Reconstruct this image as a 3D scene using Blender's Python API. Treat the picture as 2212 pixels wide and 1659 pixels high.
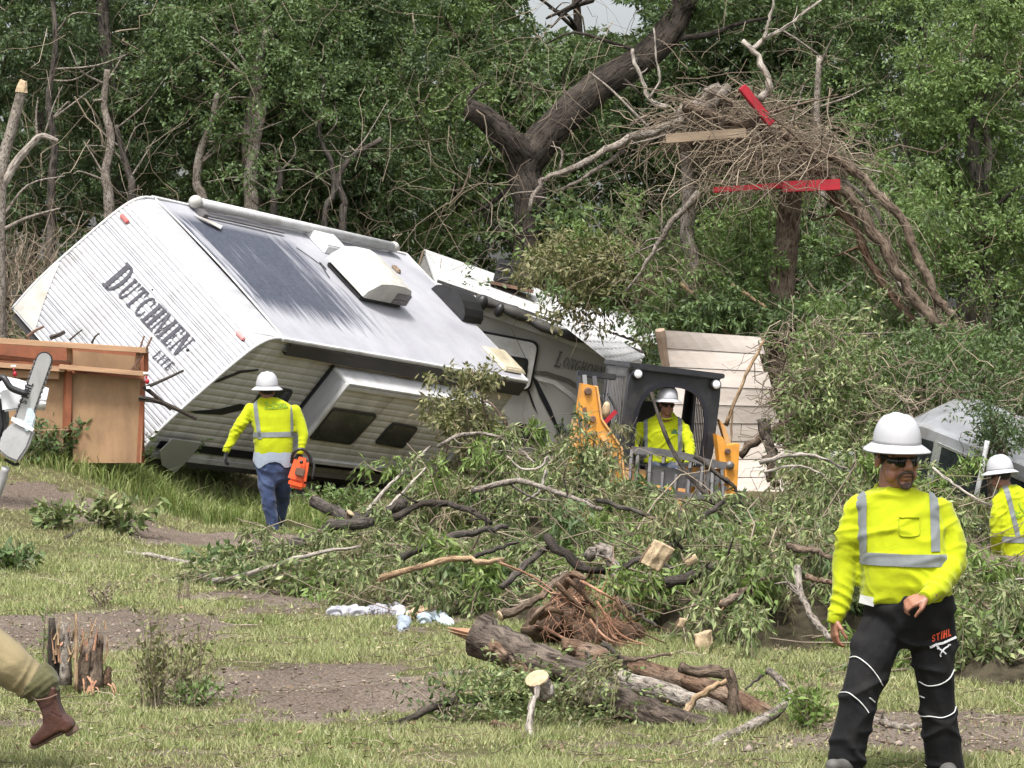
import bpy, bmesh, math, random
import numpy as np
from mathutils import Vector, Matrix

for o in list(bpy.data.objects):
    bpy.data.objects.remove(o)
SC = bpy.context.scene
COL = SC.collection
V3 = Vector
RNG = np.random.default_rng(7)
random.seed(7)

# ------------------------------------------------------------- camera
F = 7400.0            # focal length in units of a 2212 px wide picture
CX, CY = 1106.0, 829.5
PITCH = math.atan(89.0 / F)
CAMH = 2.15
cam = bpy.data.cameras.new('camera')
cam.sensor_width = 36.0
cam.lens = 36.0 * F / 2212.0
cam.clip_start = 0.5
cam.clip_end = 3000
co = bpy.data.objects.new('camera', cam)
COL.objects.link(co)
co.location = (0, 0, CAMH)
co.rotation_euler = (math.pi / 2 - PITCH, 0, 0)
SC.camera = co
SC.render.resolution_x, SC.render.resolution_y = 1024, 768

# ------------------------------------------------------------- sky, sun, exposure
SUN_EL, SUN_AZ = math.radians(65), math.radians(-168)   # azimuth from +Y clockwise: high, behind the camera, a little to the left
W = bpy.data.worlds.new('World')
SC.world = W
W.use_nodes = True
nt = W.node_tree
bg = nt.nodes['Background']
sky = nt.nodes.new('ShaderNodeTexSky')
sky.sky_type = 'NISHITA'
sky.sun_disc = False
sky.sun_elevation = SUN_EL
sky.sun_rotation = SUN_AZ
sky.air_density = 1.0
sky.dust_density = 5.0
sky.ozone_density = 1.0
hs = nt.nodes.new('ShaderNodeHueSaturation')
hs.inputs['Saturation'].default_value = 0.35
nt.links.new(sky.outputs[0], hs.inputs['Color'])
nt.links.new(hs.outputs[0], bg.inputs[0])
bg.inputs[1].default_value = 0.12
sl = bpy.data.lights.new('sun', 'SUN')
sl.energy = 2.0
sl.angle = math.radians(11)
sl.color = (1.0, 0.975, 0.94)
so = bpy.data.objects.new('sun', sl)
COL.objects.link(so)
sd = Vector((math.sin(SUN_AZ) * math.cos(SUN_EL), math.cos(SUN_AZ) * math.cos(SUN_EL), math.sin(SUN_EL)))
so.rotation_euler = sd.to_track_quat('Z', 'Y').to_euler()
so.location = sd * 60
SC.view_settings.view_transform = 'Standard'
SC.view_settings.look = 'None'
SC.view_settings.gamma = 1
SC.view_settings.exposure = 1.2

# ------------------------------------------------------------- picture <-> place
_c, _s = math.cos(PITCH), math.sin(PITCH)
def P(u, v, d):
    """point seen at (u, v) of the 2212 px picture, d metres in front of the camera"""
    x = (u - CX) / F * d
    y = -(v - CY) / F * d
    return V3((x, d * _c + y * _s, CAMH - d * _s + y * _c))

def sstep(a, b, x):
    t = np.clip((np.asarray(x, float) - a) / (b - a), 0, 1)
    return t * t * (3 - 2 * t)

def wav(x, y, seed=0, octaves=3, f0=1.0):
    """cheap smooth noise from rotated sines, about -1..1"""
    r = np.random.default_rng(seed)
    x = np.asarray(x, float); y = np.asarray(y, float)
    out = 0; amp = 1; tot = 0
    for o in range(octaves):
        for k in range(3):
            a = r.uniform(0, 2 * math.pi); p = r.uniform(0, 6.28); f = f0 * 2 ** o * r.uniform(.8, 1.25)
            out = out + amp * np.sin(f * (x * math.cos(a) + y * math.sin(a)) + p + 1.3 * np.sin(.6 * f * (y * math.cos(a) - x * math.sin(a)) + p * 2))
        tot += amp * 1.8; amp *= .55
    return out / tot

def wav3(p, seed=0, octaves=2, f0=10.0):
    r = np.random.default_rng(seed)
    out = np.zeros(len(p)); amp = 1; tot = 0
    for o in range(octaves):
        for k in range(4):
            a = r.normal(size=3); a /= np.linalg.norm(a); b = np.cross(a, r.normal(size=3)); b /= np.linalg.norm(b)
            f = f0 * 2 ** o * r.uniform(.75, 1.3); ph = r.uniform(0, 6.28)
            out += amp * np.sin(f * (p @ a) + ph + 1.2 * np.sin(.55 * f * (p @ b) + 2 * ph))
        tot += amp * 2.2; amp *= .5
    return out / tot

def mudmask(x, y):
    """bare soil where the photo shows it, 0..1"""
    x = np.asarray(x, float); y = np.asarray(y, float)
    m = np.zeros(np.broadcast(x, y).shape)
    n = .42 * wav(x, y, 5, 4, 2.6) + .16 * wav(x, y, 6, 2, 14)
    for cx, cy, rx, ry, w in ((-1.2, 21.2, 1.0, 1.5, 1), (-.75, 20.2, .7, .35, 1), (-3.1, 25.5, 1.2, 1.9, .95),
                              (-4.2, 37.0, 2.4, .75, .95), (-2.4, 36.3, 1.6, .7, 1), (2.7, 19.0, 1.3, 1.0, .9), (1.3, 18.2, 1.6, .35, .5),
                              (-1.9, 17.9, .8, .2, .6), (-2.9, 19.3, .5, .4, .6), (.1, 30, 3.0, 4.0, .8), (2.0, 33, 4.5, 6.0, .9)):
        d = np.sqrt(((x - cx) / rx) ** 2 + ((y - cy) / ry) ** 2) + n
        m = np.maximum(m, w * (1 - sstep(.75, 1.15, d)))
    return m

def terrain(x, y):
    x = np.asarray(x, float); y = np.asarray(y, float)
    z = 1.0 * sstep(33, 42, y) * sstep(-3.2, -5.5, x) + .25 * sstep(34, 47, y) + .012 * np.maximum(y - 46, 0)
    z = z + .022 * wav(x, y, 3, 3, 1.1) * sstep(10, 15, y)
    # low eroded mound left of the log heap and the ditch behind it
    z = z + .10 * np.exp(-(((x + .8) / .75) ** 2 + ((y - 20.55) / .42) ** 2))
    z = z - .05 * np.exp(-(((x + 1.3) / .8) ** 2 + ((y - 21.6) / .5) ** 2))
    z = z + mudmask(x, y) * (.022 * wav(x, y, 9, 2, 7.0) + .012 * wav(x, y, 10, 2, 19.0))
    return z
def tz(x, y):
    return float(terrain(x, y))
def G(u, v):
    """where the ray through (u, v) meets the ground"""
    d = 10.0
    while d < 90:
        p = P(u, v, d)
        if p.z <= tz(p.x, p.y):
            return p
        d += .05
    return p
def PX(p):
    p = V3(p) - V3((0, 0, CAMH))
    z = p.y * _c - p.z * _s
    return CX + F * p.x / z, CY - F * (p.y * _s + p.z * _c) / z

# ------------------------------------------------------------- objects
def tag(o, label=None, cat=None, group=None, kind=None):
    if label: o['label'] = label
    if cat: o['category'] = cat
    if group: o['group'] = group
    if kind: o['kind'] = kind
    return o
def thing(name, label, cat, loc=(0, 0, 0), group=None, rot=None):
    o = bpy.data.objects.new(name, None)
    o.empty_display_size = .1
    COL.objects.link(o)
    o.location = loc
    if rot is not None: o.rotation_euler = rot
    return tag(o, label, cat, group)
def link(name, me, mat=None, parent=None, smooth=False):
    o = bpy.data.objects.new(name, me)
    COL.objects.link(o)
    if mat is not None and not me.materials: me.materials.append(mat)
    if parent is not None: o.parent = parent
    if smooth and len(me.polygons): me.polygons.foreach_set('use_smooth', np.ones(len(me.polygons), bool))
    return o
def rootpos(parent):
    """world position of the Empty (unrotated) at the head of a parent chain"""
    p = V3((0, 0, 0))
    while parent is not None:
        p = p + parent.location; parent = parent.parent
    return p
def npmesh(name, verts, faces):
    """quick mesh: verts (N,3), faces (M,k) numpy"""
    me = bpy.data.meshes.new(name)
    verts = np.asarray(verts, np.float32); faces = np.asarray(faces, np.int32)
    n, k = faces.shape
    me.vertices.add(len(verts)); me.vertices.foreach_set('co', verts.ravel())
    me.loops.add(n * k); me.loops.foreach_set('vertex_index', faces.ravel())
    me.polygons.add(n)
    me.polygons.foreach_set('loop_start', np.arange(0, n * k, k, dtype=np.int32))
    me.update(calc_edges=True)
    return me

class MB:
    """collects shapes for one mesh"""
    def __init__(self): self.v = []; self.f = []; self.bk = []
    def quad(self, a, b, c, d): self.poly((a, b, c, d))
    def poly(self, pts):
        n = len(self.v); self.v += [tuple(p) for p in pts]; self.f.append(tuple(range(n, n + len(pts))))
    def box(self, c, s, rot=None, taper=None):
        c = V3(c); n = len(self.v)
        for z in (-1, 1):
            for x, y in ((-1, -1), (1, -1), (1, 1), (-1, 1)):
                k = 1 if (taper is None or z < 0) else taper
                p = V3((x * s[0] / 2 * k, y * s[1] / 2 * k, z * s[2] / 2))
                if rot is not None: p = rot @ p
                self.v.append(tuple(c + p))
        for q in ((3, 2, 1, 0), (4, 5, 6, 7), (0, 1, 5, 4), (1, 2, 6, 5), (2, 3, 7, 6), (3, 0, 4, 7)):
            self.f.append(tuple(n + i for i in q))
    def bar(self, a, b, w, h, up=(0, 0, 1)):
        a = V3(a); b = V3(b); d = (b - a).normalized(); up = V3(up)
        s = d.cross(up)
        if s.length < 1e-4: s = d.cross(V3((1, 0, 0)))
        s.normalize(); t = s.cross(d)
        n = len(self.v)
        for p in (a, b):
            for x, y in ((-1, -1), (1, -1), (1, 1), (-1, 1)):
                self.v.append(tuple(p + s * (x * w / 2) + t * (y * h / 2)))
        for q in ((3, 2, 1, 0), (4, 5, 6, 7), (0, 1, 5, 4), (1, 2, 6, 5), (2, 3, 7, 6), (3, 0, 4, 7)):
            self.f.append(tuple(n + i for i in q))
    def tube(self, pts, r, n=7, cap=True, lump=0, seed=0, ell=1.0):
        pts = [V3(p) for p in pts]; m = len(pts)
        rr = r if hasattr(r, '__len__') else [r] * m
        rnd = random.Random(seed)
        prof_ = [rnd.uniform(-lump, lump) * 1.1 for _ in range(n)]; ring_ = [rnd.uniform(-lump, lump) * .25 for _ in range(m)]
        base = len(self.v)
        along = [0.0]
        for i in range(1, m): along.append(along[-1] + (pts[i] - pts[i - 1]).length)
        d0 = (pts[1] - pts[0]).normalized()
        s = d0.cross(V3((.13, .2, 1)))
        if s.length < 1e-3: s = d0.cross(V3((1, 0, 0)))
        s.normalize()
        for i in range(m):
            if i == 0: d = pts[1] - pts[0]
            elif i == m - 1: d = pts[-1] - pts[-2]
            else: d = pts[i + 1] - pts[i - 1]
            if d.length < 1e-9: d = d0
            d = d.normalized()
            s = (s - d * s.dot(d))
            if s.length < 1e-6: s = d.orthogonal()
            s.normalize(); t = d.cross(s)
            for k in range(n):
                a = 2 * math.pi * k / n
                q = rr[i] * (1 + (prof_[k] + rnd.uniform(-lump, lump) * .3 + ring_[i] if lump else 0))
                self.v.append(tuple(pts[i] + s * (math.cos(a) * q) + t * (math.sin(a) * q * ell)))
                self.bk.append((len(self.v) - 1, rr[i] * math.cos(a) + seed, rr[i] * math.sin(a), along[i]))
        for i in range(m - 1):
            for k in range(n):
                a = base + i * n + k; b = base + i * n + (k + 1) % n
                self.f.append((a, b, b + n, a + n))
        if cap:
            self.f.append(tuple(base + k for k in reversed(range(n))))
            self.f.append(tuple(base + (m - 1) * n + k for k in range(n)))
    def lathe(self, prof, c=(0, 0, 0), n=24, sx=1, sy=1, rot=None, cap=True):
        c = V3(c); base = len(self.v)
        for r, z in prof:
            for k in range(n):
                a = 2 * math.pi * k / n
                p = V3((r * math.cos(a) * sx, r * math.sin(a) * sy, z))
                if rot is not None: p = rot @ p
                self.v.append(tuple(c + p))
        for i in range(len(prof) - 1):
            for k in range(n):
                a = base + i * n + k; b = base + i * n + (k + 1) % n
                self.f.append((a, b, b + n, a + n))
        if cap:
            self.f.append(tuple(base + k for k in reversed(range(n))))
            self.f.append(tuple(base + (len(prof) - 1) * n + k for k in range(n)))
    def ell(self, c, r, rot=None, n=14, m=9):
        prof = []
        c = V3(c); base = len(self.v)
        for i in range(1, m):
            th = math.pi * i / m
            for k in range(n):
                a = 2 * math.pi * k / n
                p = V3((r[0] * math.sin(th) * math.cos(a), r[1] * math.sin(th) * math.sin(a), -r[2] * math.cos(th)))
                if rot is not None: p = rot @ p
                self.v.append(tuple(c + p))
        b0 = len(self.v)
        for sgn in (-1, 1):
            p = V3((0, 0, sgn * r[2]))
            if rot is not None: p = rot @ p
            self.v.append(tuple(c + p))
        for i in range(m - 2):
            for k in range(n):
                a = base + i * n + k; b = base + i * n + (k + 1) % n
                self.f.append((a, b, b + n, a + n))
        for k in range(n):
            self.f.append((b0, base + (k + 1) % n, base + k))
            e = base + (m - 2) * n
            self.f.append((b0 + 1, e + k, e + (k + 1) % n))
    def cap_(self, a, b, ra, rb, n=12):
        """tapered capsule"""
        a = V3(a); b = V3(b); d = (b - a); L = d.length; d = d / max(L, 1e-6)
        pts = []; rr = []
        for th in (-80, -55, -28, 0):
            t = math.radians(th); pts.append(a + d * (ra * math.sin(t))); rr.append(ra * math.cos(t))
        for th in (0, 28, 55, 80):
            t = math.radians(th); pts.append(b + d * (rb * math.sin(t))); rr.append(rb * math.cos(t))
        self.tube(pts, rr, n)
    def prism(self, pts, vec):
        """extrude a flat polygon along vec"""
        n = len(pts); b = len(self.v); vec = V3(vec)
        self.v += [tuple(V3(p)) for p in pts] + [tuple(V3(p) + vec) for p in pts]
        self.f.append(tuple(b + i for i in reversed(range(n)))); self.f.append(tuple(b + n + i for i in range(n)))
        for i in range(n):
            j = (i + 1) % n
            self.f.append((b + i, b + j, b + n + j, b + n + i))
    def loft(self, rings, cap=True):
        n = len(rings[0]); b = len(self.v)
        for r in rings: self.v += [tuple(p) for p in r]
        for i in range(len(rings) - 1):
            for k in range(n):
                a = b + i * n + k; c = b + i * n + (k + 1) % n
                self.f.append((a, c, c + n, a + n))
        if cap:
            self.f.append(tuple(b + k for k in reversed(range(n))))
            self.f.append(tuple(b + (len(rings) - 1) * n + k for k in range(n)))
    def mesh(self, name, off=None):
        me = bpy.data.meshes.new(name)
        v = self.v
        if off is not None:
            v = [(a[0] - off[0], a[1] - off[1], a[2] - off[2]) for a in v]
        me.from_pydata(v, [], self.f)
        me.update()
        if self.bk:          # straightened coordinates of tubes, for bark that follows the limb
            a = np.zeros((len(self.v), 3), np.float32); b = np.array(self.bk); a[b[:, 0].astype(int)] = b[:, 1:]
            me.attributes.new('bk', 'FLOAT_VECTOR', 'POINT').data.foreach_set('vector', a.ravel())
        return me
    def build(self, name, mat, parent=None, smooth=False, world=True, bevel=0, fix=True):
        """world=True: the points are world points, the parent chain is unrotated"""
        off = rootpos(parent) if (world and parent is not None) else None
        me = self.mesh(name, off)
        if fix or bevel:
            bm = bmesh.new(); bm.from_mesh(me)
            if bevel:
                bmesh.ops.bevel(bm, geom=list(bm.edges), offset=bevel, segments=2, affect='EDGES', clamp_overlap=True)
            bmesh.ops.recalc_face_normals(bm, faces=bm.faces)
            bm.to_mesh(me); bm.free()
        return link(name, me, mat, parent, smooth)

def remesh(mb, name, voxel, smooth=4, fac=.5):
    me = mb.mesh(name + '_raw')
    o = bpy.data.objects.new('tmp', me); COL.objects.link(o)
    bm = bmesh.new(); bm.from_mesh(me); bmesh.ops.recalc_face_normals(bm, faces=bm.faces); bm.to_mesh(me); bm.free()
    r = o.modifiers.new('r', 'REMESH'); r.mode = 'VOXEL'; r.voxel_size = voxel; r.use_smooth_shade = True
    if smooth:
        s = o.modifiers.new('s', 'SMOOTH'); s.factor = fac; s.iterations = smooth
    dg = bpy.context.evaluated_depsgraph_get()
    out = bpy.data.meshes.new_from_object(o.evaluated_get(dg))
    out.name = name
    bpy.data.objects.remove(o); bpy.data.meshes.remove(me)
    return out
def getv(me):
    a = np.empty(len(me.vertices) * 3, np.float32); me.vertices.foreach_get('co', a); return a.reshape(-1, 3).astype(float)
def getn(me):
    a = np.empty(len(me.vertices) * 3, np.float32); me.vertices.foreach_get('normal', a); return a.reshape(-1, 3).astype(float)
def setv(me, v):
    me.vertices.foreach_set('co', np.asarray(v, np.float32).ravel()); me.update()

def curve(pts, n=12):
    """Catmull-Rom through points"""
    p = [V3(a) for a in pts]
    if len(p) == 2: return [p[0].lerp(p[1], i / (n - 1)) for i in range(n)]
    q = [p[0] * 2 - p[1]] + p + [p[-1] * 2 - p[-2]]
    out = []
    segs = len(p) - 1; per = max(2, n // segs)
    for i in range(segs):
        a, b, c, d = q[i:i + 4]
        for k in range(per):
            t = k / per
            out.append(.5 * ((2 * b) + (c - a) * t + (2 * a - 5 * b + 4 * c - d) * t * t + (3 * b - a - 3 * c + d) * t ** 3))
    out.append(p[-1]); return out
# ------------------------------------------------------------- materials
def M_(name):
    m = bpy.data.materials.new(name); m.use_nodes = True
    t = m.node_tree; b = t.nodes['Principled BSDF']
    return m, t, b
def N(t, kind, **kw):
    n = t.nodes.new(kind)
    for k, v in kw.items():
        if k in n.inputs: n.inputs[k].default_value = v
        else: setattr(n, k, v)
    return n
def ramp(t, fac, stops):
    r = t.nodes.new('ShaderNodeValToRGB'); e = r.color_ramp.elements
    while len(e) < len(stops): e.new(.5)
    for i, (p, c) in enumerate(stops):
        e[i].position = p; e[i].color = (c[0], c[1], c[2], 1)
    t.links.new(fac, r.inputs[0]); return r.outputs[0]
def coords(t, scale=(1, 1, 1), kind='Object', rot=(0, 0, 0)):
    tc = t.nodes.new('ShaderNodeTexCoord'); mp = t.nodes.new('ShaderNodeMapping')
    mp.inputs['Scale'].default_value = scale; mp.inputs['Rotation'].default_value = rot
    t.links.new(tc.outputs[kind], mp.inputs[0]); return mp.outputs[0]
def noise(t, vec, scale, detail=4, rough=.55, dist=0):
    n = N(t, 'ShaderNodeTexNoise'); n.inputs['Scale'].default_value = scale; n.inputs['Detail'].default_value = detail
    n.inputs['Roughness'].default_value = rough; n.inputs['Distortion'].default_value = dist
    t.links.new(vec, n.inputs['Vector']); return n.outputs['Fac']
def bump(t, b, h, strength=.3, dist=.01):
    n = N(t, 'ShaderNodeBump'); n.inputs['Strength'].default_value = strength; n.inputs['Distance'].default_value = dist
    t.links.new(h, n.inputs['Height']); t.links.new(n.outputs[0], b.inputs['Normal']); return n
def mixc(t, fac, a, b, mode='MIX'):
    m = t.nodes.new('ShaderNodeMix'); m.data_type = 'RGBA'; m.blend_type = mode
    for s, x in ((0, fac), (6, a), (7, b)):
        if hasattr(x, 'is_output'): t.links.new(x, m.inputs[s])
        elif s == 0: m.inputs[0].default_value = x
        else: m.inputs[s].default_value = (x[0], x[1], x[2], 1)
    return m.outputs[2]
def mathn(t, op, a, b=0.0, c=None):
    m = t.nodes.new('ShaderNodeMath'); m.operation = op
    for i, x in enumerate((a, b) if c is None else (a, b, c)):
        if hasattr(x, 'is_output'): t.links.new(x, m.inputs[i])
        else: m.inputs[i].default_value = x
    return m.outputs[0]
def dirty(name, col, rough=.5, metal=0, var=.25, scale=6, dirt=None, damt=.35, bmp=.08, stretch=(1, 1, 1), spec=.5, coat=0):
    """painted or plain surface with mottling and dirt"""
    m, t, b = M_(name)
    v = coords(t, stretch)
    n1 = noise(t, v, scale, 5, .6)
    n2 = noise(t, v, scale * 7, 3, .6)
    dark = tuple(c * (1 - var) for c in col); lite = tuple(min(1, c * (1 + var * .35)) for c in col)
    c = ramp(t, n1, [(.3, dark), (.62, lite)])
    if dirt:
        f = ramp(t, noise(t, v, scale * .6, 6, .7, .6), [(.48, (0, 0, 0)), (.72, (1, 1, 1))])
        f = mathn(t, 'MULTIPLY', f, damt)
        c = mixc(t, f, c, dirt)
    t.links.new(c, b.inputs['Base Color'])
    b.inputs['Roughness'].default_value = rough; b.inputs['Metallic'].default_value = metal
    b.inputs['Specular IOR Level'].default_value = spec
    b.inputs['Coat Weight'].default_value = coat
    if bmp: bump(t, b, n2, bmp, .01)
    return m
def leafmat(name, cols, trans=.35, rough=.55):
    m, t, b = M_(name)
    g = t.nodes.new('ShaderNodeNewGeometry')
    n = len(cols)
    c = ramp(t, g.outputs['Random Per Island'], [(i / (n - 1), c) for i, c in enumerate(cols)])
    t.links.new(c, b.inputs['Base Color']); b.inputs['Roughness'].default_value = rough
    b.inputs['Specular IOR Level'].default_value = .3
    tr = t.nodes.new('ShaderNodeBsdfTranslucent')
    c2 = mixc(t, .5, c, (.22, .30, .04), 'MIX'); t.links.new(c2, tr.inputs[0])
    mx = t.nodes.new('ShaderNodeMixShader'); mx.inputs[0].default_value = trans
    t.links.new(b.outputs[0], mx.inputs[1]); t.links.new(tr.outputs[0], mx.inputs[2])
    t.links.new(mx.outputs[0], t.nodes['Material Output'].inputs[0])
    return m
def bark(name, c1, c2, scale=14, stretch=(1, 1, .25), strength=.7, c3=None, kind='Object'):
    """furrowed bark that follows the limb (attribute bk = straightened limb coordinates)"""
    m, t, b = M_(name)
    at_ = t.nodes.new('ShaderNodeAttribute'); at_.attribute_name = 'bk'
    mp = t.nodes.new('ShaderNodeMapping'); mp.inputs['Scale'].default_value = (1, 1, stretch[2]); t.links.new(at_.outputs['Vector'], mp.inputs[0])
    v = mp.outputs[0]
    fu = noise(t, v, scale * 2.6, 6, .62, .35)
    br = noise(t, at_.outputs['Vector'], scale * .28, 5, .65)
    fine = noise(t, at_.outputs['Vector'], scale * 6, 4, .65)
    col = ramp(t, br, [(.32, c1), (.66, c2)] if c3 is None else [(.3, c1), (.5, c2), (.68, c3)])
    col = mixc(t, 1.0, col, ramp(t, fu, [(.36, (.22, .20, .19)), (.50, (.95, .95, .95)), (.70, (1.25, 1.2, 1.15))]), 'MULTIPLY')
    col = mixc(t, .6, col, mixc(t, 1.0, col, ramp(t, fine, [(.3, (.5, .5, .5)), (.7, (1.35, 1.35, 1.35))]), 'MULTIPLY'))
    t.links.new(col, b.inputs['Base Color']); b.inputs['Roughness'].default_value = .92; b.inputs['Specular IOR Level'].default_value = .15
    bump(t, b, mathn(t, 'ADD', fu, mathn(t, 'MULTIPLY', fine, .25)), strength, .04)
    return m
def cloth(name, col, rough=.85, var=.12, weave=240, fold=.25, dirt=None, damt=.2):
    m, t, b = M_(name)
    v = coords(t)
    n1 = noise(t, v, 5, 4); n2 = noise(t, v, weave, 2); n3 = noise(t, v, 22, 4, .6, .8)
    c = ramp(t, n1, [(.3, tuple(x * (1 - var) for x in col)), (.7, tuple(min(1, x * (1 + var)) for x in col))])
    if dirt: c = mixc(t, mathn(t, 'MULTIPLY', ramp(t, noise(t, v, 4, 5, .7), [(.45, (0, 0, 0)), (.75, (1, 1, 1))]), damt), c, dirt)
    t.links.new(c, b.inputs['Base Color']); b.inputs['Roughness'].default_value = rough
    b.inputs['Specular IOR Level'].default_value = .2
    b.inputs['Sheen Weight'].default_value = .15
    bump(t, b, mathn(t, 'ADD', mathn(t, 'MULTIPLY', n2, .12), n3), fold, .008)
    return m
def flat(name, col, rough=.5, metal=0, spec=.5):
    m, t, b = M_(name)
    b.inputs['Base Color'].default_value = (*col, 1); b.inputs['Roughness'].default_value = rough
    b.inputs['Metallic'].default_value = metal; b.inputs['Specular IOR Level'].default_value = spec
    return m
def glass(name, col=(.012, .015, .016), rough=.08):
    m, t, b = M_(name)
    v = coords(t)
    c = ramp(t, noise(t, v, 3, 5, .7), [(.35, col), (.75, tuple(x * 2.2 + .01 for x in col))])
    t.links.new(c, b.inputs['Base Color']); b.inputs['Roughness'].default_value = rough
    b.inputs['Specular IOR Level'].default_value = .6
    return m

MAT = {}
MAT['leaf_dark'] = leafmat('leaf_dark', [(0.0333, 0.055, 0.0263), (0.0583, 0.0948, 0.038), (0.0971, 0.1407, 0.0585), (0.0763, 0.107, 0.0585)], .22)
MAT['leaf_mid'] = leafmat('leaf_mid', [(0.0518, 0.0867, 0.0328), (0.0879, 0.1418, 0.0492), (0.1358, 0.2025, 0.0752), (0.1099, 0.1374, 0.0792)], .25)
MAT['leaf_light'] = leafmat('leaf_light', [(0.0819, 0.1365, 0.039), (0.1346, 0.2116, 0.0624), (0.1989, 0.2798, 0.0975), (0.1287, 0.1775, 0.078)], .3)
MAT['leaf_cut'] = leafmat('leaf_cut', [(0.0643, 0.1025, 0.0345), (0.1415, 0.198, 0.069), (0.2186, 0.2731, 0.1035), (0.3473, 0.3824, 0.184), (0.1029, 0.1297, 0.0575), (0.193, 0.1776, 0.092)], .2)
MAT['leaf_olive'] = leafmat('leaf_olive', [(0.096, 0.108, 0.048), (0.18, 0.186, 0.078), (0.276, 0.264, 0.132), (0.156, 0.12, 0.072), (0.12, 0.138, 0.06)], .2)
MAT['leaf_bright'] = leafmat('leaf_bright', [(0.1051, 0.1654, 0.0394), (0.168, 0.2516, 0.0656), (0.266, 0.3522, 0.1116)], .3)
MAT['twig_dry'] = leafmat('twig_dry', [(.13, .10, .07), (.22, .17, .12), (.34, .28, .21), (.10, .075, .055), (.17, .14, .10)], 0, .9)
MAT['grass'] = leafmat('grass_blades', [(0.1303, 0.1689, 0.0504), (0.2171, 0.2502, 0.0841), (0.3148, 0.3377, 0.1345), (0.4125, 0.4128, 0.2018), (0.1628, 0.2064, 0.0617), (0.456, 0.4628, 0.269)], .2, .7)
def patchy(m, a, b, scale):
    """patches of straw and of green over the blades"""
    t = m.node_tree; b_ = t.nodes['Principled BSDF']; src = b_.inputs['Base Color'].links[0].from_socket
    g = t.nodes.new('ShaderNodeNewGeometry'); n = noise(t, g.outputs['Position'], scale, 5, .65, .5)
    c = mixc(t, mathn(t, 'MULTIPLY', ramp(t, n, [(.46, (0, 0, 0)), (.66, (1, 1, 1))]), .45), src, a)
    c = mixc(t, mathn(t, 'MULTIPLY', ramp(t, n, [(.32, (1, 1, 1)), (.46, (0, 0, 0))]), .6), c, b)
    t.links.new(c, b_.inputs['Base Color'])
patchy(MAT['grass'], (.44, .41, .23), (.17, .22, .065), 1.7)
MAT['tall_grass'] = leafmat('tall_grass', [(0.092, 0.1495, 0.0345), (0.161, 0.2185, 0.0575), (0.2415, 0.2875, 0.092), (0.345, 0.345, 0.161)], .35, .6)
MAT['litter'] = leafmat('dead_leaf_litter', [(.14, .085, .05), (.25, .17, .10), (.38, .30, .20), (.10, .07, .05), (.16, .19, .08), (.48, .41, .30)], .1, .85)
MAT['clods'] = leafmat('soil_clods_loose', [(.07, .05, .038), (.14, .105, .08), (.24, .19, .155), (.32, .265, .22)], 0, .95)
MAT['bark_grey'] = bark('bark_grey', (.05, .042, .036), (.13, .115, .10), 11, (1, 1, .22), .9)
MAT['bark_dark'] = bark('bark_dark', (.028, .023, .02), (.085, .072, .06), 9, (1, 1, .25), 1.0)
MAT['bark_log'] = bark('bark_log', (.055, .042, .034), (.135, .108, .088), 12, (1, 1, .22), 1.0, (.20, .165, .135))
MAT['bark_brown'] = bark('bark_brown', (.07, .05, .036), (.185, .14, .105), 16, (1, 1, .3), .9, (.28, .22, .17))
MAT['bark_red'] = bark('bark_red', (.095, .055, .036), (.19, .125, .085), 14, (1, 1, .3), .9, (.27, .205, .155))
MAT['bark_pale'] = bark('bark_pale', (.12, .10, .08), (.27, .235, .20), 18, (1, 1, .5), .7, (.38, .345, .30))
MAT['bare_wood'] = bark('bare_wood', (.22, .14, .085), (.40, .28, .17), 22, (1, 1, .10), .6, (.50, .38, .25))
MAT['dead_white'] = bark('dead_white_wood', (.20, .175, .15), (.37, .33, .285), 20, (1, 1, .15), .6, (.48, .44, .385))
MAT['cut_end'] = dirty('sawn_end_wood', (.50, .38, .235), .85, var=.4, scale=16, dirt=(.24, .15, .08), damt=.6, bmp=.9)
MAT['root'] = dirty('root_wood', (.33, .17, .10), .85, var=.45, scale=9, dirt=(.5, .33, .22), damt=.6, bmp=.5)
MAT['soil'] = dirty('soil_clods', (.07, .048, .035), .95, var=.5, scale=9, dirt=(.2, .15, .11), damt=.4, bmp=.8, spec=.1)
MAT['core'] = dirty('brush_gap_shade', (.05, .042, .028), .95, var=.6, scale=9, dirt=(.09, .08, .05), damt=.6, bmp=1.0, spec=.05)  # heap filler; its dark colour stands in for shade between the boughs

MAT['white_siding'] = dirty('white_ribbed_metal', (.40, .405, .425), .5, var=.16, scale=2.2, dirt=(.24, .23, .21), damt=.55, bmp=.03, stretch=(.7, 3, .7))
MAT['grey_siding'] = dirty('taupe_ribbed_metal', (.55, .54, .51), .5, var=.16, scale=2.2, dirt=(.24, .21, .18), damt=.7, bmp=.03, stretch=(2.4, 1, .6))
MAT['trim_white'] = dirty('white_trim', (.55, .55, .55), .5, var=.15, scale=5, dirt=(.28, .25, .21), damt=.55)
MAT['trim_dark'] = dirty('dark_trim', (.045, .043, .042), .55, var=.3, scale=5, dirt=(.12, .10, .08), damt=.4)
MAT['awning_dark'] = dirty('dark_awning_vinyl', (.04, .038, .036), .7, var=.4, scale=3, dirt=(.10, .09, .08), damt=.5, stretch=(.3, 1, 2))
MAT['black'] = dirty('black_plastic', (.018, .018, .019), .45, var=.3, scale=8, dirt=(.08, .07, .06), damt=.25)
MAT['decal'] = flat('black_decal', (.012, .012, .018), .4)
MAT['ink'] = dirty('dark_ink_lettering', (.028, .026, .04), .5, var=.5, scale=20, dirt=(.2, .2, .22), damt=.25, bmp=0)
MAT['ink_grey'] = dirty('grey_worn_lettering', (.13, .13, .14), .6, var=.5, scale=20, dirt=(.32, .32, .3), damt=.6, bmp=0)
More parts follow.
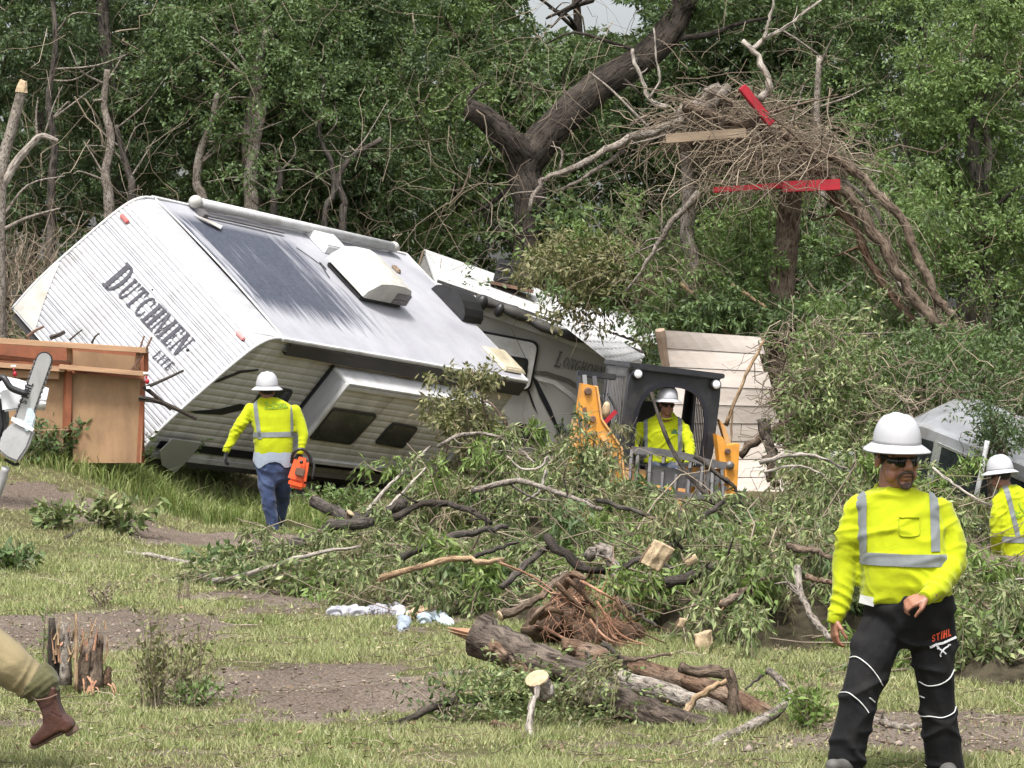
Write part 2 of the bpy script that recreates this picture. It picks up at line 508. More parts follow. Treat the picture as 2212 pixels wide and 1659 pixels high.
MAT['red_lens'] = flat('red_marker_lens', (.42, .06, .05), .3)
MAT['glass'] = glass('dark_tinted_glass')
MAT['cream'] = dirty('cream_fibreglass', (.34, .335, .32), .45, var=.14, scale=1.5, dirt=(.25, .235, .21), damt=.35, bmp=.02)
MAT['metal_roof'] = dirty('bright_roof_metal', (.55, .55, .55), .4, 0, var=.15, scale=3, dirt=(.5, .5, .48), damt=.3, bmp=.04)
MAT['tan_lid'] = dirty('yellowed_vent_lid', (.48, .42, .30), .5, var=.3, scale=4, dirt=(.7, .66, .55), damt=.6)
MAT['ac_white'] = dirty('weathered_white_plastic', (.50, .49, .455), .6, var=.2, scale=4, dirt=(.30, .26, .19), damt=.65)
MAT['ply'] = dirty('plywood_face', (.31, .19, .10), .75, var=.25, scale=4, dirt=(.17, .095, .05), damt=.6, bmp=.15, stretch=(1, 1, .5))
MAT['lumber'] = dirty('sawn_lumber', (.44, .27, .155), .75, var=.3, scale=5, dirt=(.33, .18, .10), damt=.45, bmp=.2, stretch=(.25, 2, 2))
MAT['lumber_red'] = dirty('wet_red_lumber', (.27, .09, .04), .7, var=.3, scale=5, dirt=(.16, .07, .04), damt=.5, bmp=.2)
MAT['lumber_grey'] = dirty('weathered_lumber', (.25, .185, .125), .85, var=.4, scale=6, dirt=(.16, .12, .09), damt=.5, bmp=.3, stretch=(.25, 2, 2))
MAT['red_paint'] = dirty('red_painted_beam', (.36, .010, .022), .55, var=.3, scale=5, dirt=(.25, .02, .03), damt=.35, bmp=.05)
MAT['yellow'] = dirty('loader_yellow', (.70, .31, .045), .5, var=.2, scale=6, dirt=(.32, .18, .09), damt=.55, bmp=.08)
MAT['yellow_worn'] = dirty('worn_loader_yellow', (.72, .40, .14), .6, var=.25, scale=7, dirt=(.42, .30, .22), damt=.8, bmp=.1)
MAT['cab'] = dirty('black_cab_steel', (.022, .023, .026), .4, var=.3, scale=5, dirt=(.09, .08, .07), damt=.35)
MAT['steel'] = dirty('scuffed_grey_steel', (.16, .155, .155), .5, .4, var=.3, scale=6, dirt=(.10, .07, .05), damt=.5)
MAT['rust'] = dirty('rusty_steel', (.16, .09, .06), .8, var=.4, scale=6, dirt=(.07, .04, .03), damt=.5)
MAT['lamp'] = flat('work_lamp_glass', (.75, .76, .78), .15)
MAT['silver'] = dirty('silver_car_paint', (.27, .275, .285), .4, .2, var=.2, scale=3, dirt=(.17, .15, .12), damt=.7, bmp=.02, coat=.3)
MAT['chrome'] = flat('bright_trim', (.75, .75, .76), .2, .8)
MAT['hat'] = dirty('white_hard_hat', (.43, .43, .445), .38, var=.03, scale=4, dirt=(.66, .65, .63), damt=.15, bmp=.01)
MAT['hivis'] = cloth('hi_vis_yellow_fabric', (.37, .42, .004), .8, .14)
MAT['hivis_rib'] = cloth('hi_vis_yellow_rib', (.34, .385, .004), .85, .08)
MAT['reflect'] = cloth('grey_reflective_tape', (.17, .185, .185), .5, .3, 160, .15)
MAT['skin'] = dirty('tanned_skin', (.27, .125, .075), .5, var=.25, scale=26, dirt=(.34, .11, .07), damt=.35, bmp=.12)
MAT['skin_dark'] = dirty('darker_tanned_skin', (.25, .12, .075), .55, var=.25, scale=22, dirt=(.17, .08, .05), damt=.35, bmp=.1)  # slightly darker skin tone of the three farther workers
MAT['hair'] = dirty('dark_hair', (.022, .018, .016), .7, var=.5, scale=60, bmp=.8, stretch=(1, 1, .3))
MAT['beard'] = dirty('greying_beard', (.10, .062, .048), .8, var=.5, scale=90, dirt=(.25, .22, .2), damt=.5, bmp=.8)
MAT['lip'] = flat('lips', (.24, .085, .06), .5)
MAT['mouth'] = flat('mouth_line', (.05, .02, .015), .6)
MAT['shades'] = flat('sunglass_lens', (.006, .006, .007), .12)
MAT['black_cloth'] = cloth('black_work_trousers', (.011, .011, .012), .8, .3, 200, .35, (.05, .045, .04), .3)
MAT['piping'] = flat('white_piping', (.62, .62, .6), .6)
MAT['black_cloth'].node_tree.nodes['Principled BSDF'].inputs['Sheen Weight'].default_value = .02
MAT['black_cloth'].node_tree.nodes['Principled BSDF'].inputs['Specular IOR Level'].default_value = .12
MAT['denim'] = cloth('blue_denim', (.038, .058, .125), .9, .35, 300, .45, (.13, .17, .28), .4)
MAT['denim_dark'] = cloth('dark_denim_seat', (.03, .04, .075), .9, .3, 300, .4)
MAT['undershirt'] = cloth('pale_blue_undershirt', (.26, .30, .36), .85, .12, 200, .5)
MAT['khaki'] = cloth('khaki_trousers', (.26, .21, .115), .9, .18, 200, .5)
MAT['cuff'] = cloth('olive_sock_cuff', (.10, .095, .045), .9, .3, 180, .6)
MAT['grey_cloth'] = cloth('grey_work_trousers', (.22, .19, .18), .9, .2, 200, .5)
MAT['boot'] = dirty('brown_boot_leather', (.060, .020, .012), .5, var=.5, scale=9, dirt=(.13, .06, .035), damt=.5, bmp=.25)
MAT['sole'] = dirty('boot_sole', (.17, .11, .08), .85, var=.4, scale=12)
MAT['shoe'] = dirty('grey_shoe', (.09, .087, .08), .7, var=.4, scale=10)
MAT['glove'] = cloth('black_glove', (.012, .012, .014), .8, .3, 150, .4)
MAT['orange'] = dirty('saw_orange', (.78, .10, .02), .4, var=.15, scale=12, dirt=(.25, .06, .03), damt=.4)
MAT['saw_grey'] = dirty('saw_grey_plastic', (.40, .40, .40), .45, var=.15, scale=10, dirt=(.2, .19, .18), damt=.4)
MAT['saw_bar'] = dirty('saw_bar_steel', (.42, .42, .41), .45, .4, var=.2, scale=9, dirt=(.24, .22, .2), damt=.5, stretch=(1, 1, .3))
MAT['white_plastic'] = dirty('white_plastic', (.75, .76, .78), .5, var=.08, scale=10)
MAT['paper'] = flat('white_paper', (.8, .8, .8), .8)
MAT['print_green'] = flat('green_print', (.20, .34, .02), .8)
MAT['print_darkgreen'] = flat('dark_green_print', (.05, .13, .05), .8)
MAT['print_orange'] = flat('orange_print', (.62, .07, .02), .7)
MAT['print_white'] = flat('white_print', (.7, .7, .7), .7)
MAT['rag'] = cloth('grey_white_rag', (.42, .42, .46), .9, .35, 60, .8, (.2, .2, .24), .6)
MAT['rag_peach'] = cloth('peach_rag', (.50, .33, .22), .9, .25, 60, .8)
MAT['rag_blue'] = cloth('pale_blue_rag', (.50, .56, .60), .9, .25, 60, .8, (.25, .42, .48), .5)
MAT['plank'] = dirty('pale_weathered_siding', (.62, .55, .49), .8, var=.12, scale=5, dirt=(.30, .24, .20), damt=.5, bmp=.2, stretch=(.35, 1, 2.5))
MAT['plank_edge'] = dirty('brown_panel_edge', (.30, .22, .16), .85, var=.3, scale=6)

def groundmat():
    m, t, b = M_('ground_grass_and_mud')
    v = coords(t)
    n1 = noise(t, v, .9, 6, .6); n2 = noise(t, v, 9, 5, .65); n3 = noise(t, v, 55, 4, .6)
    at = t.nodes.new('ShaderNodeAttribute'); at.attribute_name = 'mud'
    gr = ramp(t, n2, [(.28, (.055, .06, .022)), (.5, (.12, .12, .05)), (.72, (.22, .20, .10))])
    gr2 = ramp(t, n2, [(.3, (.10, .085, .05)), (.7, (.24, .20, .12))])
    gr = mixc(t, ramp(t, n1, [(.4, (0, 0, 0)), (.62, (1, 1, 1))]), gr, gr2)
    so_ = ramp(t, n2, [(.30, (.10, .075, .058)), (.5, (.21, .165, .13)), (.70, (.33, .275, .23))])
    so_ = mixc(t, ramp(t, n1, [(.42, (0, 0, 0)), (.58, (1, 1, 1))]), so_, (.13, .095, .072), 'MIX')
    so_ = mixc(t, .55, so_, ramp(t, n3, [(.32, (.09, .066, .05)), (.68, (.36, .30, .25))]))
    f = mathn(t, 'ADD', at.outputs['Fac'], mathn(t, 'MULTIPLY', mathn(t, 'SUBTRACT', n2, .5), .8))
    f = ramp(t, f, [(.35, (0, 0, 0)), (.6, (1, 1, 1))])
    c = mixc(t, f, gr, so_)
    t.links.new(c, b.inputs['Base Color']); b.inputs['Roughness'].default_value = .95; b.inputs['Specular IOR Level'].default_value = .1
    bump(t, b, mathn(t, 'ADD', n2, mathn(t, 'MULTIPLY', n3, .5)), 1.0, .09)
    return m
MAT['ground'] = groundmat()

def roofmat():
    """white membrane with a dark worn strip running across behind the front edge (object coordinates: x along, y across)"""
    m, t, b = M_('worn_white_roof_membrane')
    tc = t.nodes.new('ShaderNodeTexCoord'); sx = t.nodes.new('ShaderNodeSeparateXYZ'); t.links.new(tc.outputs['Object'], sx.inputs[0])
    st = coords(t, (3.2, .35, 1)); n1 = noise(t, st, 2.2, 6, .7, .3); st2 = coords(t, (9, .5, 1)); n2 = noise(t, st2, 2.0, 5, .7, .2)
    n3 = noise(t, coords(t), 24, 4, .6); n4 = noise(t, coords(t), 1.6, 5, .65)
    x = mathn(t, 'ADD', sx.outputs[0], mathn(t, 'MULTIPLY', mathn(t, 'SUBTRACT', n1, .5), 2.4))
    edge = mathn(t, 'ADD', 2.25, mathn(t, 'MULTIPLY', sx.outputs[1], -.12))
    band = mathn(t, 'MULTIPLY', mathn(t, 'SMOOTH_MIN', mathn(t, 'MULTIPLY', mathn(t, 'SUBTRACT', x, .0), 3.2), 1.0, .3),
                 mathn(t, 'SMOOTH_MIN', mathn(t, 'MULTIPLY', mathn(t, 'SUBTRACT', mathn(t, 'ADD', edge, .75), x), 1.9), 1.0, .3))
    band = mathn(t, 'MAXIMUM', band, 0)
    near = mathn(t, 'MINIMUM', mathn(t, 'MAXIMUM', mathn(t, 'MULTIPLY', mathn(t, 'ADD', mathn(t, 'SUBTRACT', sx.outputs[1], .42), mathn(t, 'MULTIPLY', mathn(t, 'SUBTRACT', n2, .5), .9)), 3.0), 0), 1)
    far = mathn(t, 'MINIMUM', mathn(t, 'MAXIMUM', mathn(t, 'MULTIPLY', mathn(t, 'SUBTRACT', 2.42, sx.outputs[1]), 5.0), 0), 1)
    band = mathn(t, 'MULTIPLY', mathn(t, 'MULTIPLY', band, near), far)
    # drip streaks below the air conditioner
    sk = ramp(t, n2, [(.52, (0, 0, 0)), (.70, (1, 1, 1))])
    s1 = mathn(t, 'MULTIPLY', mathn(t, 'MAXIMUM', mathn(t, 'SUBTRACT', 1.0, mathn(t, 'ABSOLUTE', mathn(t, 'MULTIPLY', mathn(t, 'SUBTRACT', sx.outputs[0], 2.3), .75))), 0),
               mathn(t, 'MAXIMUM', mathn(t, 'SUBTRACT', 1.0, mathn(t, 'ABSOLUTE', mathn(t, 'MULTIPLY', mathn(t, 'SUBTRACT', sx.outputs[1], .85), 1.7))), 0))
    sk = mathn(t, 'MULTIPLY', sk, mathn(t, 'MINIMUM', mathn(t, 'MULTIPLY', s1, 2.0), .8))
    scr = ramp(t, n2, [(.26, (.45, .45, .45)), (.42, (1, 1, 1))])
    band = mathn(t, 'MULTIPLY', band, scr)
    f = mathn(t, 'MINIMUM', mathn(t, 'ADD', band, sk), 1)
    white = ramp(t, n4, [(.3, (.29, .29, .315)), (.7, (.40, .40, .425))])
    white = mixc(t, mathn(t, 'MULTIPLY', ramp(t, n3, [(.5, (0, 0, 0)), (.7, (1, 1, 1))]), .35), white, (.30, .295, .30))
    dk = ramp(t, n3, [(.3, (.032, .037, .055)), (.7, (.075, .083, .108))])
    c = mixc(t, f, white, dk)
    t.links.new(c, b.inputs['Base Color']); b.inputs['Roughness'].default_value = .6
    bump(t, b, n3, .08, .01)
    return m
MAT['roof'] = roofmat()
# ------------------------------------------------------------- ground
def axis(lo, hi, step, far, n=16):
    a = np.arange(lo, hi + 1e-6, step)
    g = np.geomspace(1, far, n) - 1
    return np.concatenate([(lo - g[1:])[::-1], a, hi + g[1:]])
gx = axis(-8.6, 8.6, .11, 500)
gy = np.concatenate([[-200, -60, -20, -5, 4, 9, 12], np.arange(14, 50, .13), 50 + np.geomspace(.3, 900, 26)])
GX, GY = np.meshgrid(gx, gy)
GZ = terrain(GX, GY)
nx, ny = len(gx), len(gy)
idx = np.arange(nx * ny).reshape(ny, nx)
fc = np.stack([idx[:-1, :-1], idx[:-1, 1:], idx[1:, 1:], idx[1:, :-1]], -1).reshape(-1, 4)
gm = npmesh('ground', np.stack([GX, GY, GZ], -1).reshape(-1, 3), fc)
at = gm.attributes.new('mud', 'FLOAT', 'POINT')
at.data.foreach_set('value', mudmask(GX, GY).ravel().astype(np.float32))
tag(link('ground', gm, MAT['ground'], None, True), 'grassy slope with bare muddy patches', None, kind='structure')

# ------------------------------------------------------------- vectorised foliage
def unit(a):
    return a / np.maximum(np.linalg.norm(a, axis=-1, keepdims=True), 1e-9)
def leafquads(p, ax, L, Wd, rng, fold=0):
    """rhombic leaves at p along ax"""
    n = len(p)
    r = unit(np.cross(ax, rng.normal(size=(n, 3))))
    L = np.broadcast_to(L, n)[:, None] * rng.uniform(.65, 1.3, (n, 1)); Wd = np.broadcast_to(Wd, n)[:, None] * rng.uniform(.7, 1.25, (n, 1))
    nn = np.cross(ax, r)
    v = np.stack([p, p + ax * L * .45 + r * Wd * .5 + nn * L * .06, p + ax * L - nn * L * .08, p + ax * L * .45 - r * Wd * .5 + nn * L * .06], 1).reshape(-1, 3)
    return v, np.arange(4 * n).reshape(-1, 4)
def leafy(s, e, nper, L, Wd, droop, rng, jit=.03, t0=.15):
    """leaves along twigs s->e"""
    k = len(s)
    t = rng.uniform(t0, 1.02, (k, nper, 1))
    d = unit(e - s)[:, None, :]
    p = s[:, None, :] + (e - s)[:, None, :] * t + rng.normal(size=(k, nper, 3)) * jit
    ax = unit(d * .55 + rng.normal(size=(k, nper, 3)) * .55 + np.array([0, 0, -droop]))
    return leafquads(p.reshape(-1, 3), ax.reshape(-1, 3), L, Wd, rng)
def tubesnp(paths, radii, n=4):
    """many tubes at once: paths (K,m,3), radii (K,m)"""
    K, m, _ = paths.shape
    d = np.empty_like(paths); d[:, 1:-1] = paths[:, 2:] - paths[:, :-2]; d[:, 0] = paths[:, 1] - paths[:, 0]; d[:, -1] = paths[:, -1] - paths[:, -2]
    d = unit(d)
    ref = unit(np.cross(unit(paths[:, -1] - paths[:, 0] + 1e-6), np.array([.31, .52, .79])))[:, None, :]
    s = unit(ref - d * (d * ref).sum(-1, keepdims=True)); t = np.cross(d, s)
    a = np.arange(n) * 2 * math.pi / n
    v = paths[:, :, None, :] + radii[:, :, None, None] * (s[:, :, None, :] * np.cos(a)[None, None, :, None] + t[:, :, None, :] * np.sin(a)[None, None, :, None])
    base = (np.arange(K) * m * n)[:, None, None]; i = np.arange(m - 1)[None, :, None]; k = np.arange(n)[None, None, :]
    A = base + i * n + k; B = base + i * n + (k + 1) % n
    return v.reshape(-1, 3), np.stack([A, B, B + n, A + n], -1).reshape(-1, 4)
def joinm(parts):
    V = []; Fc = []; o = 0
    for v, f in parts:
        V.append(v); Fc.append(f + o); o += len(v)
    return np.concatenate(V), np.concatenate(Fc)
def wander(s, e, m, amp, rng, sag=0):
    """wobbly paths from s to e: (K,m,3)"""
    t = np.linspace(0, 1, m)[None, :, None]
    p = s[:, None, :] + (e - s)[:, None, :] * t
    w = np.cumsum(rng.normal(size=p.shape), 1); w = w - w[:, :1] - (w[:, -1:] - w[:, :1]) * t
    L = np.linalg.norm(e - s, axis=-1)[:, None, None]
    p = p + w * amp * L / math.sqrt(m)
    p[..., 2] -= sag * (4 * t[..., 0] * (1 - t[..., 0])) * L[..., 0]
    return p
def link2(name, vf, mat, parent=None, smooth=False):
    v = vf[0]
    if parent is not None: v = v - np.array(rootpos(parent))
    return link(name, npmesh(name, v, vf[1]), mat, parent, smooth)

# ------------------------------------------------------------- grass
def grass():
    rng = np.random.default_rng(11)
    n = 620000
    # denser close to the camera, thinning with distance
    y = 15.8 + (44.5 - 15.8) * rng.beta(1.0, 1.55, n)
    x = rng.uniform(-1, 1, n) * (y * .1525 + .9)
    mud = mudmask(x, y)
    cl = wav(x, y, 21, 3, 3.5)
    keep = (rng.uniform(0, 1, n) > mud * 1.02) & (rng.uniform(-1.3, .6, n) < cl + .25) 
    keep &= ~((x > -2.2) & (y > 27) & (rng.uniform(0, 1, n) < .75))
    x, y, cl = x[keep], y[keep], cl[keep]
    n = len(x); z = terrain(x, y)
    h = rng.uniform(.016, .052, n) * (1 + .65 * cl) * (1 - .4 * mud[keep]) * (1 + .012 * (y - 16))
    ang = rng.uniform(0, 2 * math.pi, n); lean = rng.normal(0, .55, (n, 2))
    w = rng.uniform(.0022, .0045, n) * (1 + .03 * (y - 16))
    dx, dy = np.cos(ang) * w, np.sin(ang) * w
    v = np.stack([np.stack([x - dx, y - dy, z - .005], -1), np.stack([x + dx, y + dy, z - .005], -1),
                  np.stack([x + lean[:, 0] * h, y + lean[:, 1] * h, z + h], -1)], 1).reshape(-1, 3)
    o = link('grass', npmesh('grass', v, np.arange(3 * n).reshape(-1, 3)), MAT['grass'])
    tag(o, 'short yellow-green grass covering the slope', 'grass', kind='stuff')
    # litter: leaves, chips and bits of twig strewn over grass and mud
    k = 15000
    y = 15.8 + (38 - 15.8) * rng.beta(1.0, 1.5, k); x = rng.uniform(-1, 1, k) * (y * .1525 + .4)
    ok = wav(x, y, 61, 3, 1.8) + rng.uniform(-.6, .6, k) > -.1; x, y = x[ok], y[ok]; k = len(x)
    p = np.stack([x, y, terrain(x, y) + rng.uniform(.012, .05, k)], -1); ax = unit(rng.normal(size=(k, 3)) * np.array([1, 1, .35]))
    v, f = leafquads(p, ax, rng.uniform(.015, .05, k), rng.uniform(.006, .018, k), rng)
    tag(link2('ground_litter', (v, f), MAT['litter']), 'dead leaves and wood chips strewn over the grass', 'litter', kind='stuff')
    k = 1500; y = 15.8 + (38 - 15.8) * rng.beta(1.0, 1.5, k); x = rng.uniform(-1, 1, k) * (y * .1525 + .4)
    s = np.stack([x, y, terrain(x, y) + rng.uniform(.01, .04, k)], -1); a = rng.uniform(0, 6.28, k); L = rng.uniform(.06, .32, k)
    e = s + np.stack([np.cos(a) * L, np.sin(a) * L, rng.uniform(-.01, .05, k)], -1)
    tag(link2('ground_twigs', tubesnp(wander(s, e, 5, .14, rng), rng.uniform(.002, .005, (k, 1)) * np.linspace(1, .5, 5)[None], 3), MAT['twig_dry']), 'short twigs strewn over the grass', 'twigs', kind='stuff')
    # clods on the bare soil
    k = 11000; y = 16 + 24 * rng.beta(1.0, 1.4, k); x = rng.uniform(-1, 1, k) * (y * .1525 + .4)
    ok = mudmask(x, y) > rng.uniform(.25, 1.0, k); x, y = x[ok], y[ok]; k = len(x); r = rng.uniform(.005, .016, k) * (1 + 1.2 * (rng.uniform(0, 1, k) > .95))
    c = np.stack([x, y, terrain(x, y) + r * .2], -1); oc = np.array([(1, 0, 0), (0, 1, 0), (-1, 0, 0), (0, -1, 0), (0, 0, 1), (0, 0, -1)], float)
    v = (c[:, None, :] + oc[None] * r[:, None, None] * rng.uniform(.6, 1.4, (k, 6, 1)) * np.array([1, 1, .75])).reshape(-1, 3)
    tr = np.array([(0, 1, 4), (1, 2, 4), (2, 3, 4), (3, 0, 4), (1, 0, 5), (2, 1, 5), (3, 2, 5), (0, 3, 5)])
    tag(link2('soil_clods', (v, (np.arange(k)[:, None, None] * 6 + tr[None]).reshape(-1, 3)), MAT['clods']), 'crumbly clods on the bare soil', 'soil', kind='stuff')
    # tall grass and weeds on the bank under the overturned trailer
    v = []
    px = rng.uniform(-6.4, -2.2, 9000); py = 38.2 + rng.beta(1.3, 2, 9000) * 3.6 + np.maximum(0, px + 4.6) * .35
    ok = (wav(px, py, 31, 2, 2.5) > -.45) & (py > 38.6 - .35 * (px + 6.4) * 0)
    px, py = px[ok], py[ok]; n = len(px); pz = terrain(px, py)
    h = rng.uniform(.10, .34, n) * (.8 + .5 * wav(px, py, 33, 2, 2.0)); h = np.maximum(h, .06)
    a = rng.uniform(0, 6.28, n); w = rng.uniform(.005, .010, n)
    s = np.stack([px, py, pz - .01], -1); side = np.stack([np.cos(a), np.sin(a), 0 * a], -1) * w[:, None]
    ln = rng.normal(0, .35, (n, 2)); m1 = s + np.stack([ln[:, 0] * h * .4, ln[:, 1] * h * .4, h * .62], -1)
    tp = s + np.stack([ln[:, 0] * h * 1.5, ln[:, 1] * h * 1.5, h * rng.uniform(.75, 1.05, n)], -1)
    vv = np.stack([s - side, s + side, m1 + side * .7, m1 - side * .7, tp, tp], 1).reshape(-1, 3)
    i = np.arange(n)[:, None] * 6
    f = np.concatenate([i + np.array([0, 1, 2, 3]), i + np.array([3, 2, 4, 5])])
    me = npmesh('tall_grass', vv, f)
    o = link('tall_grass', me, MAT['tall_grass'])
    tag(o, 'tall rank grass on the bank below the white trailer', 'grass', kind='stuff')
grass()

# ------------------------------------------------------------- woods
def clumps_to_twigs(C, R, nt, rng, flat=.6):
    """C (K,3) clump centres, R (K,) radii -> twig starts/ends"""
    K = len(C)
    d = unit(rng.normal(size=(K, nt, 3)) * np.array([1, 1, flat]))
    s = C[:, None, :] + d * R[:, None, None] * rng.uniform(.05, .45, (K, nt, 1))
    e = C[:, None, :] + d * R[:, None, None] * rng.uniform(.75, 1.2, (K, nt, 1)) + np.array([0, 0, -.12]) * R[:, None, None]
    return s.reshape(-1, 3), e.reshape(-1, 3)
def sky_gap(p):
    """keeps the one opening in the canopy free"""
    u = CX + F * p[:, 0] / p[:, 1]; v = CY - 89 - F * (p[:, 2] - CAMH) / p[:, 1]
    g1 = ((u - 1235) / 95) ** 2 + ((v - 10) / 62) ** 2 < 1
    g2 = ((u - 1345) / 40) ** 2 + ((v - 40) / 38) ** 2 < 1
    return ~(g1 | g2)
def limbs(mb, rng, base, top, r0, nl, reach, zlo=.35, bare=False):
    """trunk plus side limbs, returns limb tips"""
    rnd = random.Random(int(rng.integers(1e9)))
    pts = [V3(base).lerp(V3(top), t) + V3((rnd.uniform(-1, 1), rnd.uniform(-1, 1), 0)) * (.18 if 0 < t < 1 else 0) for t in np.linspace(0, 1, 7)]
    pts = curve(pts, 18)
    mb.tube(pts, [r0 * (1.25 if i == 0 else 1) * (1 - .75 * i / (len(pts) - 1)) for i in range(len(pts))], 9, lump=.07, seed=rnd.randint(0, 9999))
    tips = []
    for k in range(nl):
        t = rnd.uniform(zlo, .98); p = pts[int(t * (len(pts) - 1))]
        a = rnd.uniform(0, 6.28); L = reach * rnd.uniform(.5, 1.1) * (1.15 - .5 * t)
        e = p + V3((math.cos(a) * L, math.sin(a) * L, L * rnd.uniform(-.05, .7)))
        m = p.lerp(e, .5) + V3((rnd.uniform(-.2, .2), rnd.uniform(-.2, .2), rnd.uniform(-.1, .35))) * L * .5
        c = curve([p, m, e], 7); r = r0 * .34 * (1.1 - .7 * t)
        mb.tube(c, [r * (1 - .8 * i / (len(c) - 1)) + .008 for i in range(len(c))], 5)
        tips.append((m, e))
        for j in range(2 if not bare else 4):
            q = c[rnd.randint(2, len(c) - 1)]
            e2 = q + V3((rnd.uniform(-1, 1), rnd.uniform(-1, 1), rnd.uniform(-.4, .8))) * L * .4
            mb.tube(curve([q, q.lerp(e2, .5) + V3((rnd.uniform(-.1, .1), 0, rnd.uniform(-.1, .1))), e2], 5), [r * .45, r * .35, r * .3, r * .22, .006][:5] , 4)
            tips.append((q, e2))
    return tips
def forest_tree(label, x, y, h, crown, mat, barkm, seed, rx=2.4, zc=.58, nclump=95, r0=.16, lean=(0, 0), leafs=17, Ls=.12, zmin=.9):
    rng = np.random.default_rng(seed)
    b = V3((x, y, tz(x, y) - .05))
    root = thing('tree', label, 'tree', b, 'trees of the wood behind the trailers')
    mb = MB()
    top = b + V3((lean[0], lean[1], h * .92))
    tips = limbs(mb, rng, b, top, r0, 9, rx * .8)
    mb.build('trunk', MAT[barkm], root, True, fix=False)
    # clumps: some at limb tips, the rest through the crown
    C = []; 
    for m, e in tips: C += [m, e]
    C = np.array([tuple(c) for c in C])
    k = nclump
    d = unit(rng.normal(size=(k, 3))) * rng.uniform(.25, 1, (k, 1)) ** .5
    D = np.array([x + lean[0] * .6, y + lean[1] * .6, b.z + h * zc]) + d * np.array([rx, rx * .8, h * crown])
    C = np.concatenate([C, D])
    C = C[(C[:, 2] > b.z + zmin) & (C[:, 2] < 12.5)]
    C = C[sky_gap(C)]
    R = rng.uniform(.32, .72, len(C))
    s, e = clumps_to_twigs(C, R, 11, rng)
    v, f = leafy(s, e, leafs, Ls, Ls * .42, .25, rng, .035)
    vv = v.reshape(-1, 4, 3); ok = sky_gap(vv[:, 0]); vv = vv[ok]
    v = vv.reshape(-1, 3); f = np.arange(len(v)).reshape(-1, 4)
    link2('crown', (v, f), MAT[mat], root)
    return root
_lab = ['dark evergreen at the far left with grey bare limbs', 'slim dark tree behind the left broken trunk', 'tree with a pale straight trunk behind the trailer nose',
        'tree behind the DUTCHMEN lettering with dark low boughs', 'dense dark tree above the trailer awning tube', 'light green tree left of the forked trunk',
        'tree with bright green boughs above the air conditioner', 'thin tree just left of the gap of sky', 'tree filling in behind the forked trunk',
        'dark tree right of the sky gap', 'mid-green tree behind the debris-laden posts', 'tall tree behind the upper red beam', 'broad mid-green tree upper right',
        'bushy tree right of the hanging branches', 'tree at the far right edge, middle height', 'rearmost dark tree in the right corner', 'rear dark tree behind the white trailer roof',
        'rear dark tree behind the light green one', 'rear dark tree left of centre', 'rear tree right of centre']
spec = [(-8.2, 54, 9, .36, 'leaf_dark', 'bark_grey', 2.3), (-6.3, 53.5, 10, .32, 'leaf_dark', 'bark_grey', 2.0), (-4.0, 52.6, 10, .30, 'leaf_mid', 'bark_pale', 1.7),
        (-5.1, 55.5, 10, .37, 'leaf_dark', 'bark_grey', 2.2), (-2.75, 54, 11, .40, 'leaf_dark', 'bark_dark', 2.4), (-2.0, 54.5, 9.5, .30, 'leaf_light', 'bark_grey', 1.9),
        (-3.1, 53.2, 8.5, .26, 'leaf_mid', 'bark_grey', 1.5), (-.9, 58.5, 10, .40, 'leaf_mid', 'bark_grey', 1.8), (1.1, 59.5, 8.8, .40, 'leaf_mid', 'bark_dark', 2.2),
        (2.7, 58.5, 10.5, .40, 'leaf_dark', 'bark_dark', 2.1), (3.9, 57.5, 9.5, .40, 'leaf_mid', 'bark_grey', 2.0), (4.9, 57, 11, .42, 'leaf_dark', 'bark_grey', 2.4),
        (6.3, 54, 10, .42, 'leaf_mid', 'bark_grey', 2.3), (7.0, 51.5, 8, .40, 'leaf_light', 'bark_grey', 1.9), (8.6, 54, 10, .42, 'leaf_mid', 'bark_grey', 2.3),
        (8.8, 61, 12, .44, 'leaf_dark', 'bark_dark', 2.8), (-5.6, 62, 12, .42, 'leaf_dark', 'bark_dark', 2.8), (-2.2, 63, 12, .42, 'leaf_dark', 'bark_dark', 2.9),
        (-8.6, 62, 12, .42, 'leaf_dark', 'bark_dark', 2.8), (5.0, 62.5, 12, .44, 'leaf_dark', 'bark_dark', 3.0)]
for i, (x, y, h, cr, m, bk, rx) in enumerate(spec):
    forest_tree(_lab[i], x, y, h, cr, m, bk, 100 + i, rx, r0=(.2 if i == 2 else .13 + .05 * (i % 3)), nclump=100, zmin=(2.6 if i < 7 else 2.2 if i < 10 else .9), Ls=(.080 if y < 56 else .105), leafs=24)

